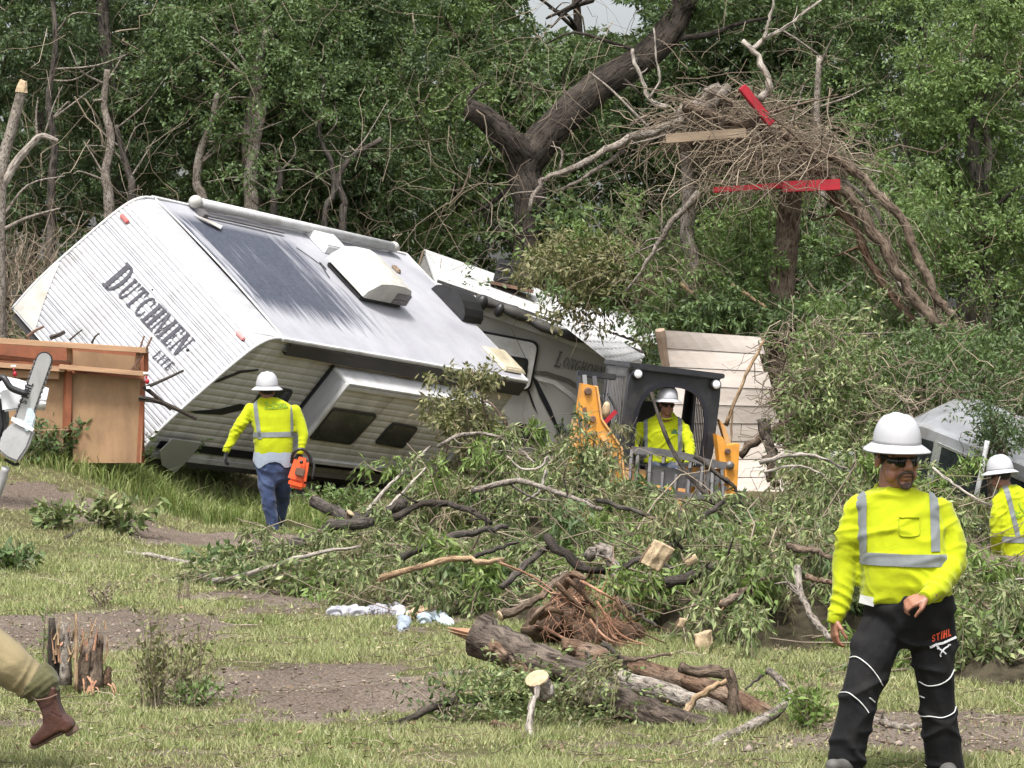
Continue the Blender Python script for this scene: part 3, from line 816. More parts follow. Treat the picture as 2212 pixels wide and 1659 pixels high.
# forked dark tree with the leaning limb
def forked_tree():
    d = 53.4
    b = P(1135, 575, d); b.z = tz(b.x, b.y) - .05
    root = thing('forked_tree', 'big dark forked tree, thick right limb leaning up over the posts', 'tree', b)
    mb = MB()
    q = lambda u, v, dd=0: P(u, v, d + dd)
    tr = curve([b, q(1136, 575), q(1138, 500), q(1142, 430), q(1132, 375), q(1140, 330)], 20)
    mb.tube(tr, [.34, .30, .28, .25, .23, .22, .22, .23, .23, .23, .24, .25, .27, .28, .28] + [.27] * (len(tr) - 15), 14, lump=.09, seed=4)
    r = curve([q(1140, 345), q(1175, 300), q(1215, 258), q(1270, 205), q(1335, 160), q(1400, 118), q(1440, 75), q(1475, 15), q(1500, -60), q(1530, -140)], 30)
    mb.tube(r, [.27 - .0035 * i for i in range(len(r))], 12, lump=.09, seed=5)
    l = curve([q(1140, 345), q(1105, 310, -.2), q(1075, 280, -.3), q(1045, 252, -.4), q(1012, 232, -.5)], 14)
    mb.tube(l, [.25 - .008 * i for i in range(len(l))], 12, lump=.1, seed=6)
    # thin side limbs
    rnd = random.Random(3)
    for pts, r0 in (([(1400, 118), (1330, 95), (1240, 70), (1180, 95)], .04), ([(1440, 85), (1530, 75), (1600, 50), (1680, 35)], .06), ([(1470, 20), (1560, -20), (1650, -60)], .07),
                    ([(1240, 230), (1215, 180), (1235, 120)], .03), ([(1030, 245), (1010, 215), (1030, 190), (1050, 180)], .05), ([(1130, 380), (1060, 440), (1020, 460)], .05),
                    ([(1280, 0), (1230, 20), (1190, 60)], .045), ([(1335, 160), (1380, 200), (1390, 230)], .03), ([(1180, 300), (1160, 360), (1200, 420)], .02),
                    ([(1500, -60), (1300, -30), (1240, 10), (1180, 40)], .06), ([(1130, 560), (1060, 480), (1030, 430)], .03)):
        c = curve([q(u, v, rnd.uniform(-.3, .3)) for u, v in pts], 10)
        mb.tube(c, [r0 * (1 - .7 * i / (len(c) - 1)) for i in range(len(c))], 6)
    mb.build('trunk', MAT['bark_dark'], root, True, fix=False)
    rng = np.random.default_rng(77)
    C = np.array([tuple(q(u, v, rng.uniform(-.6, .8))) for u, v in zip(rng.uniform(1290, 1900, 60), rng.uniform(-160, 40, 60))])
    C2 = np.array([tuple(q(u, v, rng.uniform(.2, 1.5))) for u, v in zip(rng.uniform(1160, 1330, 26), rng.uniform(80, 330, 26))])
    C3 = np.array([tuple(q(u, v, rng.uniform(-.2, .6))) for u, v in zip(rng.uniform(1130, 1240, 16), rng.uniform(450, 580, 16))])
    C = np.concatenate([C, C2, C3]); C = C[sky_gap(C)]
    s, e = clumps_to_twigs(C, rng.uniform(.3, .6, len(C)), 10, rng)
    v, f = leafy(s, e, 15, .11, .045, .25, rng)
    vv = v.reshape(-1, 4, 3); vv = vv[sky_gap(vv[:, 0])]; v = vv.reshape(-1, 3)
    link2('crown', (v, np.arange(len(v)).reshape(-1, 4)), MAT['leaf_mid'], root)
forked_tree()

# slender grey trunks standing along the wood edge
for lab, pts, r0 in (('slender grey trunk left of the trailer nose', [(236, 460), (228, 380), (240, 300), (225, 230), (232, 150)], .075),
                     ('leaning thin trunk behind the trailer front corner', [(285, 440), (278, 380), (262, 320), (250, 270)], .06),
                     ('straight grey trunk above the awning end', [(545, 480), (540, 400), (548, 330), (560, 240), (555, 150), (580, 60)], .10),
                     ('short bent trunk right of the straight one', [(590, 470), (598, 420), (605, 380), (590, 330)], .06),
                     ('curved pale trunk behind the roof vent', [(740, 500), (745, 440), (730, 390), (760, 340), (825, 300)], .06),
                     ('thin trunk rising over the air conditioner', [(700, 500), (720, 420), (715, 350), (690, 290), (700, 180)], .05),
                     ('dark thin trunk at the upper left', [(110, 430), (118, 320), (105, 220), (120, 100), (112, -30)], .06),
                     ('mottled trunk behind the letter D', [(440, 470), (425, 400), (432, 330), (455, 270), (470, 200)], .07),
                     ('grey trunk behind the hanging bundle', [(1780, 560), (1772, 470), (1785, 380), (1765, 260), (1770, 120)], .07),
                     ('slim trunk at the right edge of the wood', [(2130, 560), (2122, 450), (2135, 330), (2120, 200), (2128, 60)], .07)):
    dd = 51.8
    c = [P(u, v, dd) for u, v in pts]; b0 = V3((c[0].x, c[0].y, tz(c[0].x, c[0].y) - .05))
    ro = thing('slender_tree', lab, 'tree', b0, 'slender trunks at the wood edge')
    m = MB(); cc = curve([b0] + c, 26); m.tube(cc, [r0 * (1.15 - .6 * i / len(cc)) for i in range(len(cc))], 8, lump=.12, seed=len(lab)); m.build('trunk', MAT['bark_pale' if r0 > .065 else 'bark_grey'], ro, True, fix=False)
    rnd = random.Random(len(lab))
    for k in range(5):
        p = cc[rnd.randint(8, len(cc) - 1)]; e = p + V3((rnd.uniform(-1, 1), rnd.uniform(-.4, .2), rnd.uniform(.0, .8))) * rnd.uniform(.5, 1.3)
        m = MB(); q = curve([p, p.lerp(e, .5) + V3((rnd.uniform(-.15, .15), 0, rnd.uniform(-.1, .2))), e], 7); m.tube(q, [r0 * .32 * (1 - .11 * i) for i in range(len(q))], 5); m.build('limb', MAT['bark_pale'], ro, True, fix=False)
# deep wood behind everything, one mass
def deep_wood():
    rng = np.random.default_rng(5)
    k = 1100
    C = np.stack([rng.uniform(-16, 16, k), rng.uniform(66, 76, k), rng.uniform(.5, 13, k)], -1)
    C = C[sky_gap(C)]
    s, e = clumps_to_twigs(C, rng.uniform(.6, 1.1, len(C)), 7, rng)
    v, f = leafy(s, e, 9, .24, .13, .2, rng, .08)
    vv = v.reshape(-1, 4, 3); vv = vv[sky_gap(vv[:, 0])]; v = vv.reshape(-1, 3)
    tag(link2('woodland', (v, np.arange(len(v)).reshape(-1, 4)), MAT['leaf_dark']), 'dark mass of far woodland behind the trees', 'woodland', kind='stuff')
    # understorey of vines, dead twigs and scrub at the foot of the wood
    k = 420
    C = np.stack([rng.uniform(-9.5, 9.5, k), rng.uniform(50.5, 55, k), np.abs(rng.normal(0, 1.0, k)) + .5], -1)
    s, e = clumps_to_twigs(C, rng.uniform(.3, .6, k), 9, rng)
    v, f = leafy(s, e, 9, .10, .045, .35, rng)
    tag(link2('undergrowth', (v, f), MAT['leaf_dark']), 'dark tangled undergrowth at the foot of the wood', 'undergrowth', kind='stuff')
    k = 2100
    s = np.stack([rng.uniform(-9.5, 9.5, k), rng.uniform(50.2, 54.5, k), rng.beta(1.2, 1.7, k) * 8.2 + .6], -1)
    d = unit(rng.normal(size=(k, 3)) * np.array([1, .6, 1.0]) + np.array([0, 0, -.3])) * rng.uniform(.3, 1.9, (k, 1))
    pth = wander(s, s + d, 6, .22, rng, .05)
    rr = rng.uniform(.003, .008, (k, 1)) * (1 + 2.2 * (rng.uniform(0, 1, (k, 1)) > .93)) * np.linspace(1, .4, 6)[None]
    tag(link2('dead_twigs', tubesnp(pth, rr, 3), MAT['twig_dry']), 'pale dead twigs and vines caught across the wood edge', 'twigs', kind='stuff')
deep_wood()
# ------------------------------------------------------------- lettering
def _arc(cx, cy, rx, ry, a0, a1, w, n=12, wv=None):
    """ring sector; wv = wall thickness at top/bottom"""
    wv = w if wv is None else wv
    o = []; i_ = []
    for k in range(n + 1):
        a = math.radians(a0 + (a1 - a0) * k / n)
        o.append((cx + rx * math.cos(a), cy + ry * math.sin(a))); i_.append((cx + (rx - w) * math.cos(a), cy + (ry - wv) * math.sin(a)))
    return [[o[k], o[k + 1], i_[k + 1], i_[k]] for k in range(n)]
def _r(x0, y0, x1, y1): return [(x0, y0), (x1, y0), (x1, y1), (x0, y1)]
GW = .25
def glyph(c):
    w, t, s = GW, .11, .08
    def stem(x, th=w): return [_r(x, 0, x + th, 1), _r(x - s, 0, x + th + s, .075), _r(x - s, .925, x + th + s, 1)]
    if c == 'I': return stem(.1), .42
    if c == 'L': return stem(.1) + [_r(.29, 0, .62, .085), [(.55, .0), (.66, 0), (.66, .28), (.60, .28)]], .72
    if c == 'T': return [_r(.03, .91, .73, 1), _r(.285, 0, .475, .95), _r(.21, 0, .55, .075), [(.03, .72), (.08, .72), (.13, .95), (.03, .95)], [(.73, .72), (.68, .72), (.63, .95), (.73, .95)]], .78
    if c == 'H': return stem(.1) + stem(.56) + [_r(.29, .45, .56, .55)], .88
    if c == 'U': return [_r(.1, .3, .29, 1), _r(.56, .3, .64, 1), _r(.03, .925, .36, 1), _r(.49, .925, .71, 1)] + _arc(.37, .32, .27, .32, 180, 360, .15, 12, .12), .76
    if c == 'D': return stem(.1) + [_r(.29, .915, .42, 1), _r(.29, 0, .42, .085)] + _arc(.40, .5, .38, .5, -90, 90, .19, 14, .085), .86
    if c == 'C': return _arc(.42, .5, .38, .5, 48, 312, .19, 16, .09) + [[(.62, .62), (.70, .62), (.70, .98), (.64, .9)], [(.62, .38), (.70, .38), (.70, .02), (.64, .1)]], .78
    if c == 'O': return _arc(.42, .5, .40, .5, 0, 360, .18, 22, .085), .86
    if c == 'G': return _arc(.42, .5, .38, .5, 45, 320, .18, 16, .09) + [_r(.56, .05, .74, .45), _r(.46, .40, .80, .48)], .84
    if c == 'M': return stem(.08, .1) + stem(.78, .18) + [[(.08, 1), (.30, 1), (.58, .12), (.50, 0)], [(.78, 1), (.86, 1), (.60, .12), (.52, 0)]], 1.06
    if c == 'E': return stem(.1) + [_r(.29, .91, .62, 1), _r(.29, 0, .62, .085), _r(.29, .46, .50, .54), _r(.57, .72, .64, 1), _r(.57, 0, .64, .28), _r(.46, .36, .51, .64)], .72
    if c == 'N': return [_r(.10, 0, .19, 1), _r(.66, 0, .75, 1), [(.10, 1), (.33, 1), (.75, .0), (.56, 0)], _r(.02, 0, .28, .07), _r(.57, .93, .84, 1), _r(.0, .93, .25, 1)], .86
    if c == 'R': return stem(.1) + [_r(.29, .915, .42, 1), _r(.29, .45, .42, .53)] + _arc(.42, .725, .27, .275, -90, 90, .17, 10, .085) + [[(.36, .48), (.52, .48), (.80, 0), (.60, 0)]], .82
    if c == 'S': return _arc(.33, .73, .27, .27, 20, 270, .14, 12, .12) + _arc(.33, .27, .27, .27, -160, 90, .14, 12, .12), .66
    return [], .4
def block(c):
    """plain heavy letters"""
    w = .24
    if c == 'S': return _arc(.36, .72, .32, .28, 0, 270, .2, 12, .17) + _arc(.36, .28, .32, .28, -180, 90, .2, 12, .17), .76
    if c == 'T': return [_r(0, .8, .74, 1), _r(.25, 0, .49, .8)], .8
    if c == 'I': return [_r(.05, 0, .29, 1)], .36
    if c == 'H': return [_r(.05, 0, .29, 1), _r(.5, 0, .74, 1), _r(.29, .4, .5, .6)], .82
    if c == 'L': return [_r(.05, 0, .29, 1), _r(.29, 0, .66, .2)], .7
    return [], .3
def letters(text, size, place, mat, parent, font=glyph, gap=.06, big=1.0, thick=.004, name='letter', first=None):
    """place(x, y) -> (point, normal) on the surface; one object for each letter"""
    x = 0
    for i, ch in enumerate(text):
        k = size * (big if (i == 0 and big != 1) else 1)
        g, adv = font(ch)
        mb = MB()
        for poly in g:
            a = [place(x + px * k, py * k - (0 if big == 1 or i else size * .12)) for px, py in poly]
            n = sum((q[1] for q in a), V3((0, 0, 0))).normalized()
            mb.prism([q[0] + n * .003 for q in a], n * thick)
        if mb.v: mb.build(name, mat, parent, world=False)
        x += (adv + gap) * k
    return x
def textwidth(text, size, font=glyph, gap=.06, big=1.0):
    return sum((font(c)[1] + gap) * size * (big if i == 0 else 1) for i, c in enumerate(text))

# ------------------------------------------------------------- the overturned white trailer
TL, TW, TH = 6.0, 2.6, 1.954
TM = Matrix(((.4937, -.6261, .6036, -3.9652), (.8645, .4289, -.2621, 41.2815), (-.0948, .6512, .7530, .7515), (0, 0, 0, 1)))
_q = TM.to_quaternion().to_matrix().to_4x4(); _q.translation = TM.translation; TM = _q
TI = TM.inverted()
def onplane(u, v, mi, co_, ax):
    """ray through (u, v) met with local plane coordinate ax = co_"""
    a = mi @ V3((0, 0, CAMH)); b = mi @ P(u, v, 60)
    t = (co_ - a[ax]) / (b[ax] - a[ax]); return a.lerp(b, t)
prof = curve([V3((.12, 0, TH)), V3((-.12, 0, TH - .03)), V3((-.30, 0, TH - .15)), V3((-.45, 0, TH - .40)), V3((-.61, 0, TH - .76)), V3((-.77, 0, .80)), V3((-.89, 0, .42)), V3((-.95, 0, .02))], 70)
_cl = [0]
for a, b in zip(prof, prof[1:]): _cl.append(_cl[-1] + (b - a).length)
PLEN = _cl[-1]
def fp(s):
    s = min(max(s, 0), PLEN - 1e-6)
    i = max(k for k in range(len(_cl)) if _cl[k] <= s); i = min(i, len(prof) - 2)
    f = (s - _cl[i]) / (_cl[i + 1] - _cl[i]); d = (prof[i + 1] - prof[i]).normalized()
    return prof[i].lerp(prof[i + 1], f), V3((d.z, 0, -d.x))   # outward (forward) normal
def fx(z):
    for a, b in zip(prof, prof[1:]):
        if b.z <= z <= a.z: return a.x + (b.x - a.x) * (a.z - z) / max(a.z - b.z, 1e-6)
    return prof[-1].x
def fpu(u, v):
    """(y, s) of the front surface point seen at (u, v)"""
    best = None
    for i in range(0, 140):
        s = PLEN * i / 140; p, n = fp(s)
        a = PX(TM @ V3((p.x, 0, p.z))); b = PX(TM @ V3((p.x, TW, p.z)))
        dx, dy = b[0] - a[0], b[1] - a[1]
        t = ((u - a[0]) * dx + (v - a[1]) * dy) / (dx * dx + dy * dy)
        e = math.hypot(a[0] + t * dx - u, a[1] + t * dy - v)
        if best is None or e < best[0]: best = (e, t * TW, s)
    return best[1], best[2]
def dutch():
    root = thing('travel_trailer', 'white ribbed travel trailer lettered DUTCHMEN LITE, tipped over on its side', 'trailer')
    root.matrix_world = TM
    kw = dict(parent=root, world=False)
    # front panel: ribs run across, extruded from far to near
    mb = MB(); ns = 430; rings = []
    for i in range(ns + 1):
        s = PLEN * i / ns; p, n = fp(s)
        amp = .009 * float(sstep(.22, .5, s))
        ph = (s / .062) % 1
        off = amp * (1 - (2 * ph - 1) ** 4 * 1.4)
        if s > .45 and abs((s % .56) - .28) < .008: off -= .012
        q = p + n * off
        rings.append([V3((q.x, y, q.z)) for y in (-.012, TW * .5, TW + .012)])
    for i in range(ns):
        for k in range(2): mb.quad(rings[i][k], rings[i][k + 1], rings[i + 1][k + 1], rings[i + 1][k])
    front = mb.build('front_panel', MAT['white_siding'], **kw, smooth=True)
    # edge trim along the nose, both sides
    for y in (-.02, TW + .02):
        mb = MB(); mb.tube([V3((fp(PLEN * i / 40)[0].x, y, fp(PLEN * i / 40)[0].z)) for i in range(41)], .022, 6); mb.build('nose_trim', MAT['trim_white'], **kw, smooth=True)
    # near side wall, ribs along the length
    def sidewall(name, y, sgn, mat, z0=.0, z1=TH):
        mb = MB(); nz = 210; rows = []
        for i in range(nz + 1):
            z = z0 + (z1 - z0) * i / nz
            ph = (z / .098) % 1
            off = -.011 * (1 - abs(2 * ph - 1) ** 3) * sgn
            rows.append((V3((fx(z), y + off, z)), V3((TL, y + off, z))))
        for a, b in zip(rows, rows[1:]): mb.quad(a[0], a[1], b[1], b[0])
        return mb.build(name, mat, **kw, smooth=True)
    side = sidewall('side_wall', 0, 1, MAT['grey_siding'])
    sidewall('side_wall', TW, -1, MAT['grey_siding'])
    # roof, slightly crowned
    mb = MB(); g = []
    for i in range(41):
        row = []
        for j in range(21):
            x = .1 + (TL - .1) * i / 40; y = -.02 + (TW + .04) * j / 20
            row.append(V3((x, y, TH + .035 * math.sin(math.pi * j / 20) + .006 * math.sin(x * 5 + y * 3) * math.sin(y * 4))))
        g.append(row)
    for i in range(40):
        for j in range(20): mb.quad(g[i][j], g[i + 1][j], g[i + 1][j + 1], g[i][j + 1])
    roof = mb.build('roof', MAT['roof'], **kw, smooth=True)
    # rear wall, floor, underside
    mb = MB(); mb.poly([(TL, 0, 0), (TL, TW, 0), (TL, TW, TH), (TL, 0, TH)]); mb.build('rear_wall', MAT['white_siding'], **kw)
    mb = MB(); mb.box(((TL - .95) / 2, TW / 2, -.04), (TL + .9, TW - .06, .07)); mb.build('floor', MAT['trim_dark'], **kw)
    for y in (.5, TW - .5):
        mb = MB(); mb.box((TL / 2 - .4, y, -.14), (TL + .5, .06, .13)); mb.build('chassis_rail', MAT['black'], **kw)
    # axle and wheels underneath
    for x in (3.2, 4.0):
        for y in (.18, TW - .18):
            w = MB(); w.lathe([(.10, -.10), (.30, -.10), (.34, -.06), (.34, .06), (.30, .10), (.10, .10)], (x, y, -.30), 20, rot=Matrix.Rotation(math.pi / 2, 3, 'X')); wo = w.build('wheel', MAT['black'], **kw)
            r = MB(); r.lathe([(.02, -.112), (.17, -.105), (.19, -.09), (.19, .09), (.17, .105), (.02, .112)], (x, y, -.30), 16, rot=Matrix.Rotation(math.pi / 2, 3, 'X')); r.build('rim', MAT['trim_white'], wo, world=False)
    # roof edge trims
    for y, m in ((-.03, 'trim_white'), (TW + .03, 'trim_white')):
        mb = MB(); mb.bar((.05, y, TH - .005), (TL + .02, y, TH - .005), .05, .05); mb.build('roof_edge_trim', MAT[m], **kw, bevel=.008)
    mb = MB(); mb.bar((TL + .012, -.03, TH), (TL + .012, TW + .03, TH), .035, .05); mb.build('roof_edge_trim', MAT['trim_white'], **kw)
    mb = MB(); mb.tube([(.10, -.01, TH + .004)] + [(.10, TW * i / 12, TH + .006 + .035 * math.sin(math.pi * i / 12)) for i in range(1, 12)] + [(.10, TW + .01, TH + .004)], .012, 6); mb.build('roof_seam', MAT['trim_white'], **kw)
    # dark awning roll and valance under the near roof edge
    mb = MB()
    for i in range(12):
        x0, x1 = .25 + (TL - .25) * i / 12, .25 + (TL - .25) * (i + 1) / 12
        a0, a1 = .006 * math.sin(i * 1.7), .006 * math.sin((i + 1) * 1.7)
        z0, z1 = TH - .19 - .03 * i / 12, TH - .19 - .03 * (i + 1) / 12
        mb.quad((x0, -.075 + a0, TH - .03), (x1, -.075 + a1, TH - .03), (x1, -.085 + a1, z1), (x0, -.085 + a0, z0))
        mb.quad((x0, -.02, z0 + .01), (x1, -.02, z1 + .01), (x1, -.085 + a1, z1), (x0, -.085 + a0, z0))
        mb.quad((x0, -.02, TH - .028), (x1, -.02, TH - .028), (x1, -.075 + a1, TH - .03), (x0, -.075 + a0, TH - .03))
    mb.build('awning_valance', MAT['awning_dark'], **kw)
    # black dividing stripe and skirt at the bottom of the side
    for z0, z1, y, m in ((.13, .24, -.018, 'decal'), (-.10, -.005, -.02, 'trim_dark'), (-.02, .055, -.024, 'trim_white')):
        mb = MB(); mb.box(((TL - .80) / 2 + .05, y, (z0 + z1) / 2), (TL + .70, .012, z1 - z0)); mb.build('skirt_strip', MAT[m], **kw)
    # slide-out room
    sx0, sx1, sz0, sz1, so_ = 1.52, 5.0, .42, 1.66, .32
    mb = MB(); nz = 130; rows = []
    for i in range(nz + 1):
        z = sz0 + .05 + (sz1 - sz0 - .1) * i / nz; ph = (z / .098) % 1
        o_ = -so_ - .010 * (1 - abs(2 * ph - 1) ** 3); rows.append(((sx0 + .04, o_, z), (sx1 - .04, o_, z)))
    for a, b in zip(rows, rows[1:]): mb.quad(a[0], a[1], b[1], b[0])
    slide = mb.build('slide_out', MAT['grey_siding'], **kw, smooth=True)
    def sub(name, mat, fn, par=slide, **k2):
        m = MB(); fn(m); return m.build(name, MAT[mat], par, world=False, **k2)
    sub('slide_roof', 'trim_white', lambda m: m.box(((sx0 + sx1) / 2, -so_ / 2 - .01, sz1 + .012), (sx1 - sx0 + .06, so_ + .05, .03)))
    sub('slide_side', 'white_siding', lambda m: m.box((sx0 - .012, -so_ / 2 - .005, (sz0 + sz1) / 2), (.024, so_, sz1 - sz0)))
    sub('slide_side', 'white_siding', lambda m: m.box((sx1 + .012, -so_ / 2 - .005, (sz0 + sz1) / 2), (.024, so_, sz1 - sz0)))
    sub('slide_floor', 'trim_dark', lambda m: m.box(((sx0 + sx1) / 2, -so_ / 2, sz0 - .015), (sx1 - sx0, so_ + .02, .03)))
    for a, b in (((sx0 - .02, -so_ - .012, sz0), (sx0 - .02, -so_ - .012, sz1)), ((sx1 + .02, -so_ - .012, sz0), (sx1 + .02, -so_ - .012, sz1)), ((sx0 - .03, -so_ - .016, sz1 - .04), (sx1 + .03, -so_ - .016, sz1 - .04)), ((sx0 - .03, -so_ - .016, sz0 + .03), (sx1 + .03, -so_ - .016, sz0 + .03))):
        sub('slide_trim', 'trim_white', lambda m: m.bar(a, b, .05, .05))
    sub('seal', 'decal', lambda m: m.bar((sx0 - .035, -.03, sz0), (sx0 - .035, -.03, sz1 + .03), .035, .05))
    # windows with frame and pane
    def window(par, y, pts, tl):
        """rounded four-sided window on a plane y, corners (x, z)"""
        c = V3((sum(p[0] for p in pts) / 4, 0, sum(p[1] for p in pts) / 4))
        out = []
        for i in range(4):
            p0, p1, p2 = [V3((pts[j % 4][0], 0, pts[j % 4][1])) for j in (i - 1, i, i + 1)]
            r = .07
            a = p1 + (p0 - p1).normalized() * r; b = p1 + (p2 - p1).normalized() * r
            for t in (0, .25, .5, .75, 1): out.append((a * (1 - t) ** 2 + p1 * 2 * t * (1 - t) + b * t * t))
        f = MB(); f.prism([(p.x, y - .012, p.z) for p in out], (0, -.022, 0)); fo = f.build('window', MAT['black'], par, world=False)
        g_ = MB(); g_.prism([((c + (p - c) * .90).x, y - .0345, (c + (p - c) * .90).z) for p in out], (0, -.004, 0)); g_.build('pane', MAT['glass'], fo if par is root else par, world=False)
    def wq(lst, y):
        o = [onplane(u, v, TI, y, 1) for u, v in lst]; return [(p.x, p.z) for p in o]
    window(slide, -so_, wq([(712, 878), (814, 893), (756, 958), (664, 945)], -so_), 1)
    window(slide, -so_, wq([(846, 910), (902, 921), (868, 966), (806, 955)], -so_), 1)
    window(root, 0, wq([(570, 828), (632, 840), (585, 925), (525, 905)], 0), 1)
    # dark swoosh graphics on the side
    def swoosh(lst, y=-.0145):
        m = MB(); pts = [onplane(u, v, TI, y, 1) for u, v in lst]; m.prism(pts, (0, -.003, 0)); m.build('side_graphic', MAT['decal'], side, world=False)
    swoosh([(410, 888), (470, 884), (520, 872), (545, 880), (480, 896), (420, 893)])
    swoosh([(450, 828), (520, 800), (560, 797), (556, 801), (520, 806), (470, 826)])
    swoosh([(640, 985), (720, 988), (800, 982), (760, 990), (700, 997), (640, 1000)])
    # dark lower corner flap of sheet metal at the front
    c = onplane(375, 975, TI, -.10, 1)
    mb = MB(); a = [onplane(u, v, TI, -.14, 1) for u, v in ((372, 948), (437, 958), (400, 1000), (378, 1022), (350, 1005), (345, 975))]; mb.prism(a, (0, .008, 0)); mb.build('torn_sheet', MAT['cream'], **kw)
    # marker lights
    for u, v in ((271, 474), (521, 727)):
        y, s = fpu(u, v); p, n = fp(s)
        rot = Matrix((V3((0, 1, 0)), n, V3((0, 1, 0)).cross(n))).transposed()
        mb = MB(); mb.box(V3((p.x, y, p.z)) + n * .02, (.15, .045, .055), rot); mb.build('marker_light', MAT['red_lens'], **kw, bevel=.012)
    for u, v, r in ((332, 628, .012), (408, 757, .02)):
        y, s = fpu(u, v); p, n = fp(s)
        mb = MB(); mb.ell(V3((p.x, y, p.z)) + n * .01, (r, r, r)); mb.build('fastener', MAT['black'], **kw)
    # lettering on the front
    y0, s0 = fpu(225, 612); y1, s1 = fpu(383, 775)
    def mkplace(y0, s0, y1, s1, wid):
        def pl(x, h):
            y = y0 + (y1 - y0) * x / wid; s = s0 + (s1 - s0) * x / wid - h
            p, n = fp(s); return V3((p.x, y, p.z)) + n * .012, n
        return pl
    sz = .30
    wd = textwidth('DUTCHMEN', sz, big=1.35)
    letters('DUTCHMEN', sz, mkplace(y0, s0, y1, s1, wd), MAT['ink'], front, big=1.35)
    y0, s0 = fpu(330, 774); y1, s1 = fpu(365, 806)
    global GW
    GW = .17
    wd = textwidth('LITE', .125, gap=.22)
    letters('LITE', .125, mkplace(y0, s0, y1, s1, wd), MAT['ink'], front, gap=.22)
    # stone-guard corner, lower far side of the nose
    mb = MB(); q = []
    for i in range(9):
        s = PLEN * (.66 + .33 * i / 8); p, n = fp(s); q.append((V3((p.x, TW - .02 - .42 * i / 8, p.z)) + n * .014, V3((p.x, TW + .005, p.z)) + n * .014))
    for a, b in zip(q, q[1:]): mb.quad(a[0], a[1], b[1], b[0])
    mb.build('corner_guard', MAT['ac_white'], **kw)
    # --- things fixed on the roof
    zt = lambda y: TH + .035 * math.sin(math.pi * min(max(y / TW, 0), 1))
    a = onplane(452, 468, TI, TH + .12, 2); b = onplane(862, 540, TI, TH + .12, 2)
    tb = MB(); tb.tube([(a.x + .12, TW - .02, TH + .10), (b.x, TW - .02, TH + .10)], .062, 14); tube = tb.build('awning_tube', MAT['trim_white'], **kw, smooth=True)
    for x, r in ((a.x + .06, .085), (b.x - .02, .075)):
        e = MB(); e.ell((x, TW - .02, TH + .10), (.10, r, r), n=16); e.build('awning_end_cap', MAT['ac_white'], tube, world=False, smooth=True)
    br = MB(); br.box((a.x + .10, TW - .16, TH + .05), (.10, .16, .07)); br.bar((a.x + .1, TW - .18, TH + .04), (a.x + 1.9, TW - .20, TH + .05), .035, .02); br.build('awning_bracket', MAT['steel'], tube, world=False)
    # torn membrane lip below the bracket
    m = MB(); m.poly([(a.x - .12, TW - .20, TH + .03), (a.x + .10, TW - .30, TH + .05), (a.x + .35, TW - .36, TH + .045), (a.x + .2, TW - .46, TH + .05), (a.x - .05, TW - .34, TH + .06)]); m.build('torn_membrane', MAT['ac_white'], roof, world=False)
    # vent lids
    def lid(u, v, sx, sy, h, mat, name):
        c = onplane(u, v, TI, TH + .06, 2)
        m = MB(); m.box((c.x, c.y, zt(c.y) + h / 2), (sx, sy, h), taper=.8); return m.build(name, MAT[mat], **kw, bevel=.015)
    lid(705, 520, .62, .52, .11, 'trim_white', 'roof_vent')
    lid(1092, 774, .62, .52, .045, 'tan_lid', 'roof_hatch')
    lid(858, 579, .10, .16, .05, 'lumber_grey', 'roof_fitting')
    # air conditioner with shroud, grille and pan
    c = onplane(795, 605, TI, TH + .15, 2)
    base = MB(); base.box((c.x, c.y, zt(c.y) + .03), (.98, .72, .07)); ac = base.build('air_conditioner', MAT['black'], **kw, bevel=.02)
    sh = MB(); prf = [(-.54, .06), (-.50, .16), (-.34, .30), (-.10, .335), (.22, .335), (.40, .30), (.52, .19), (.55, .06)]
    rings = []
    for j, (yy, k) in enumerate(((-.40, .82), (-.385, .95), (-.30, 1.0), (.30, 1.0), (.385, .95), (.40, .82))):
        rings.append([V3((c.x + px * (1 if k > .9 else .95), c.y + yy, zt(c.y) + .03 + pz * k)) for px, pz in prf])
    for i in range(len(rings) - 1):
        for k in range(len(prf) - 1): sh.quad(rings[i][k], rings[i][k + 1], rings[i + 1][k + 1], rings[i + 1][k])
    sh.poly(rings[0]); sh.poly(list(reversed(rings[-1])))
    sh.build('shroud', MAT['ac_white'], ac, world=False)
    for j in range(2):
        gr = MB(); gr.box((c.x + .30, c.y - .408, zt(c.y) + .12 + .09 * j), (.34, .012, .07)); gr.build('grille_slot', MAT['steel'], ac, world=False)
    # dark curved vent cover near the rear
    c = onplane(990, 655, TI, TH + .10, 2)
    cv = MB(); rings = []
    for j in range(9):
        a = math.pi * j / 8
        rings.append([V3((c.x + xx, c.y - .34 * math.cos(a), zt(c.y) + .005 + .22 * math.sin(a))) for xx in (-.24, .26)])
    for r0, r1 in zip(rings, rings[1:]): cv.quad(r0[0], r0[1], r1[1], r1[0])
    cv.poly([r[0] for r in rings]); cv.poly([r[1] for r in reversed(rings)])
    cv.build('vent_cover', MAT['black'], **kw)
    # wiring lying on the roof
    w = MB(); w.tube(curve([onplane(u, v, TI, TH + .045, 2) for u, v in ((640, 535), (660, 548), (690, 570), (705, 582), (690, 566), (712, 600))], 20), .006, 5); w.build('loose_wire', MAT['black'], **kw)
    # splintered rafter ends at the torn lower nose
    return root
dutch()

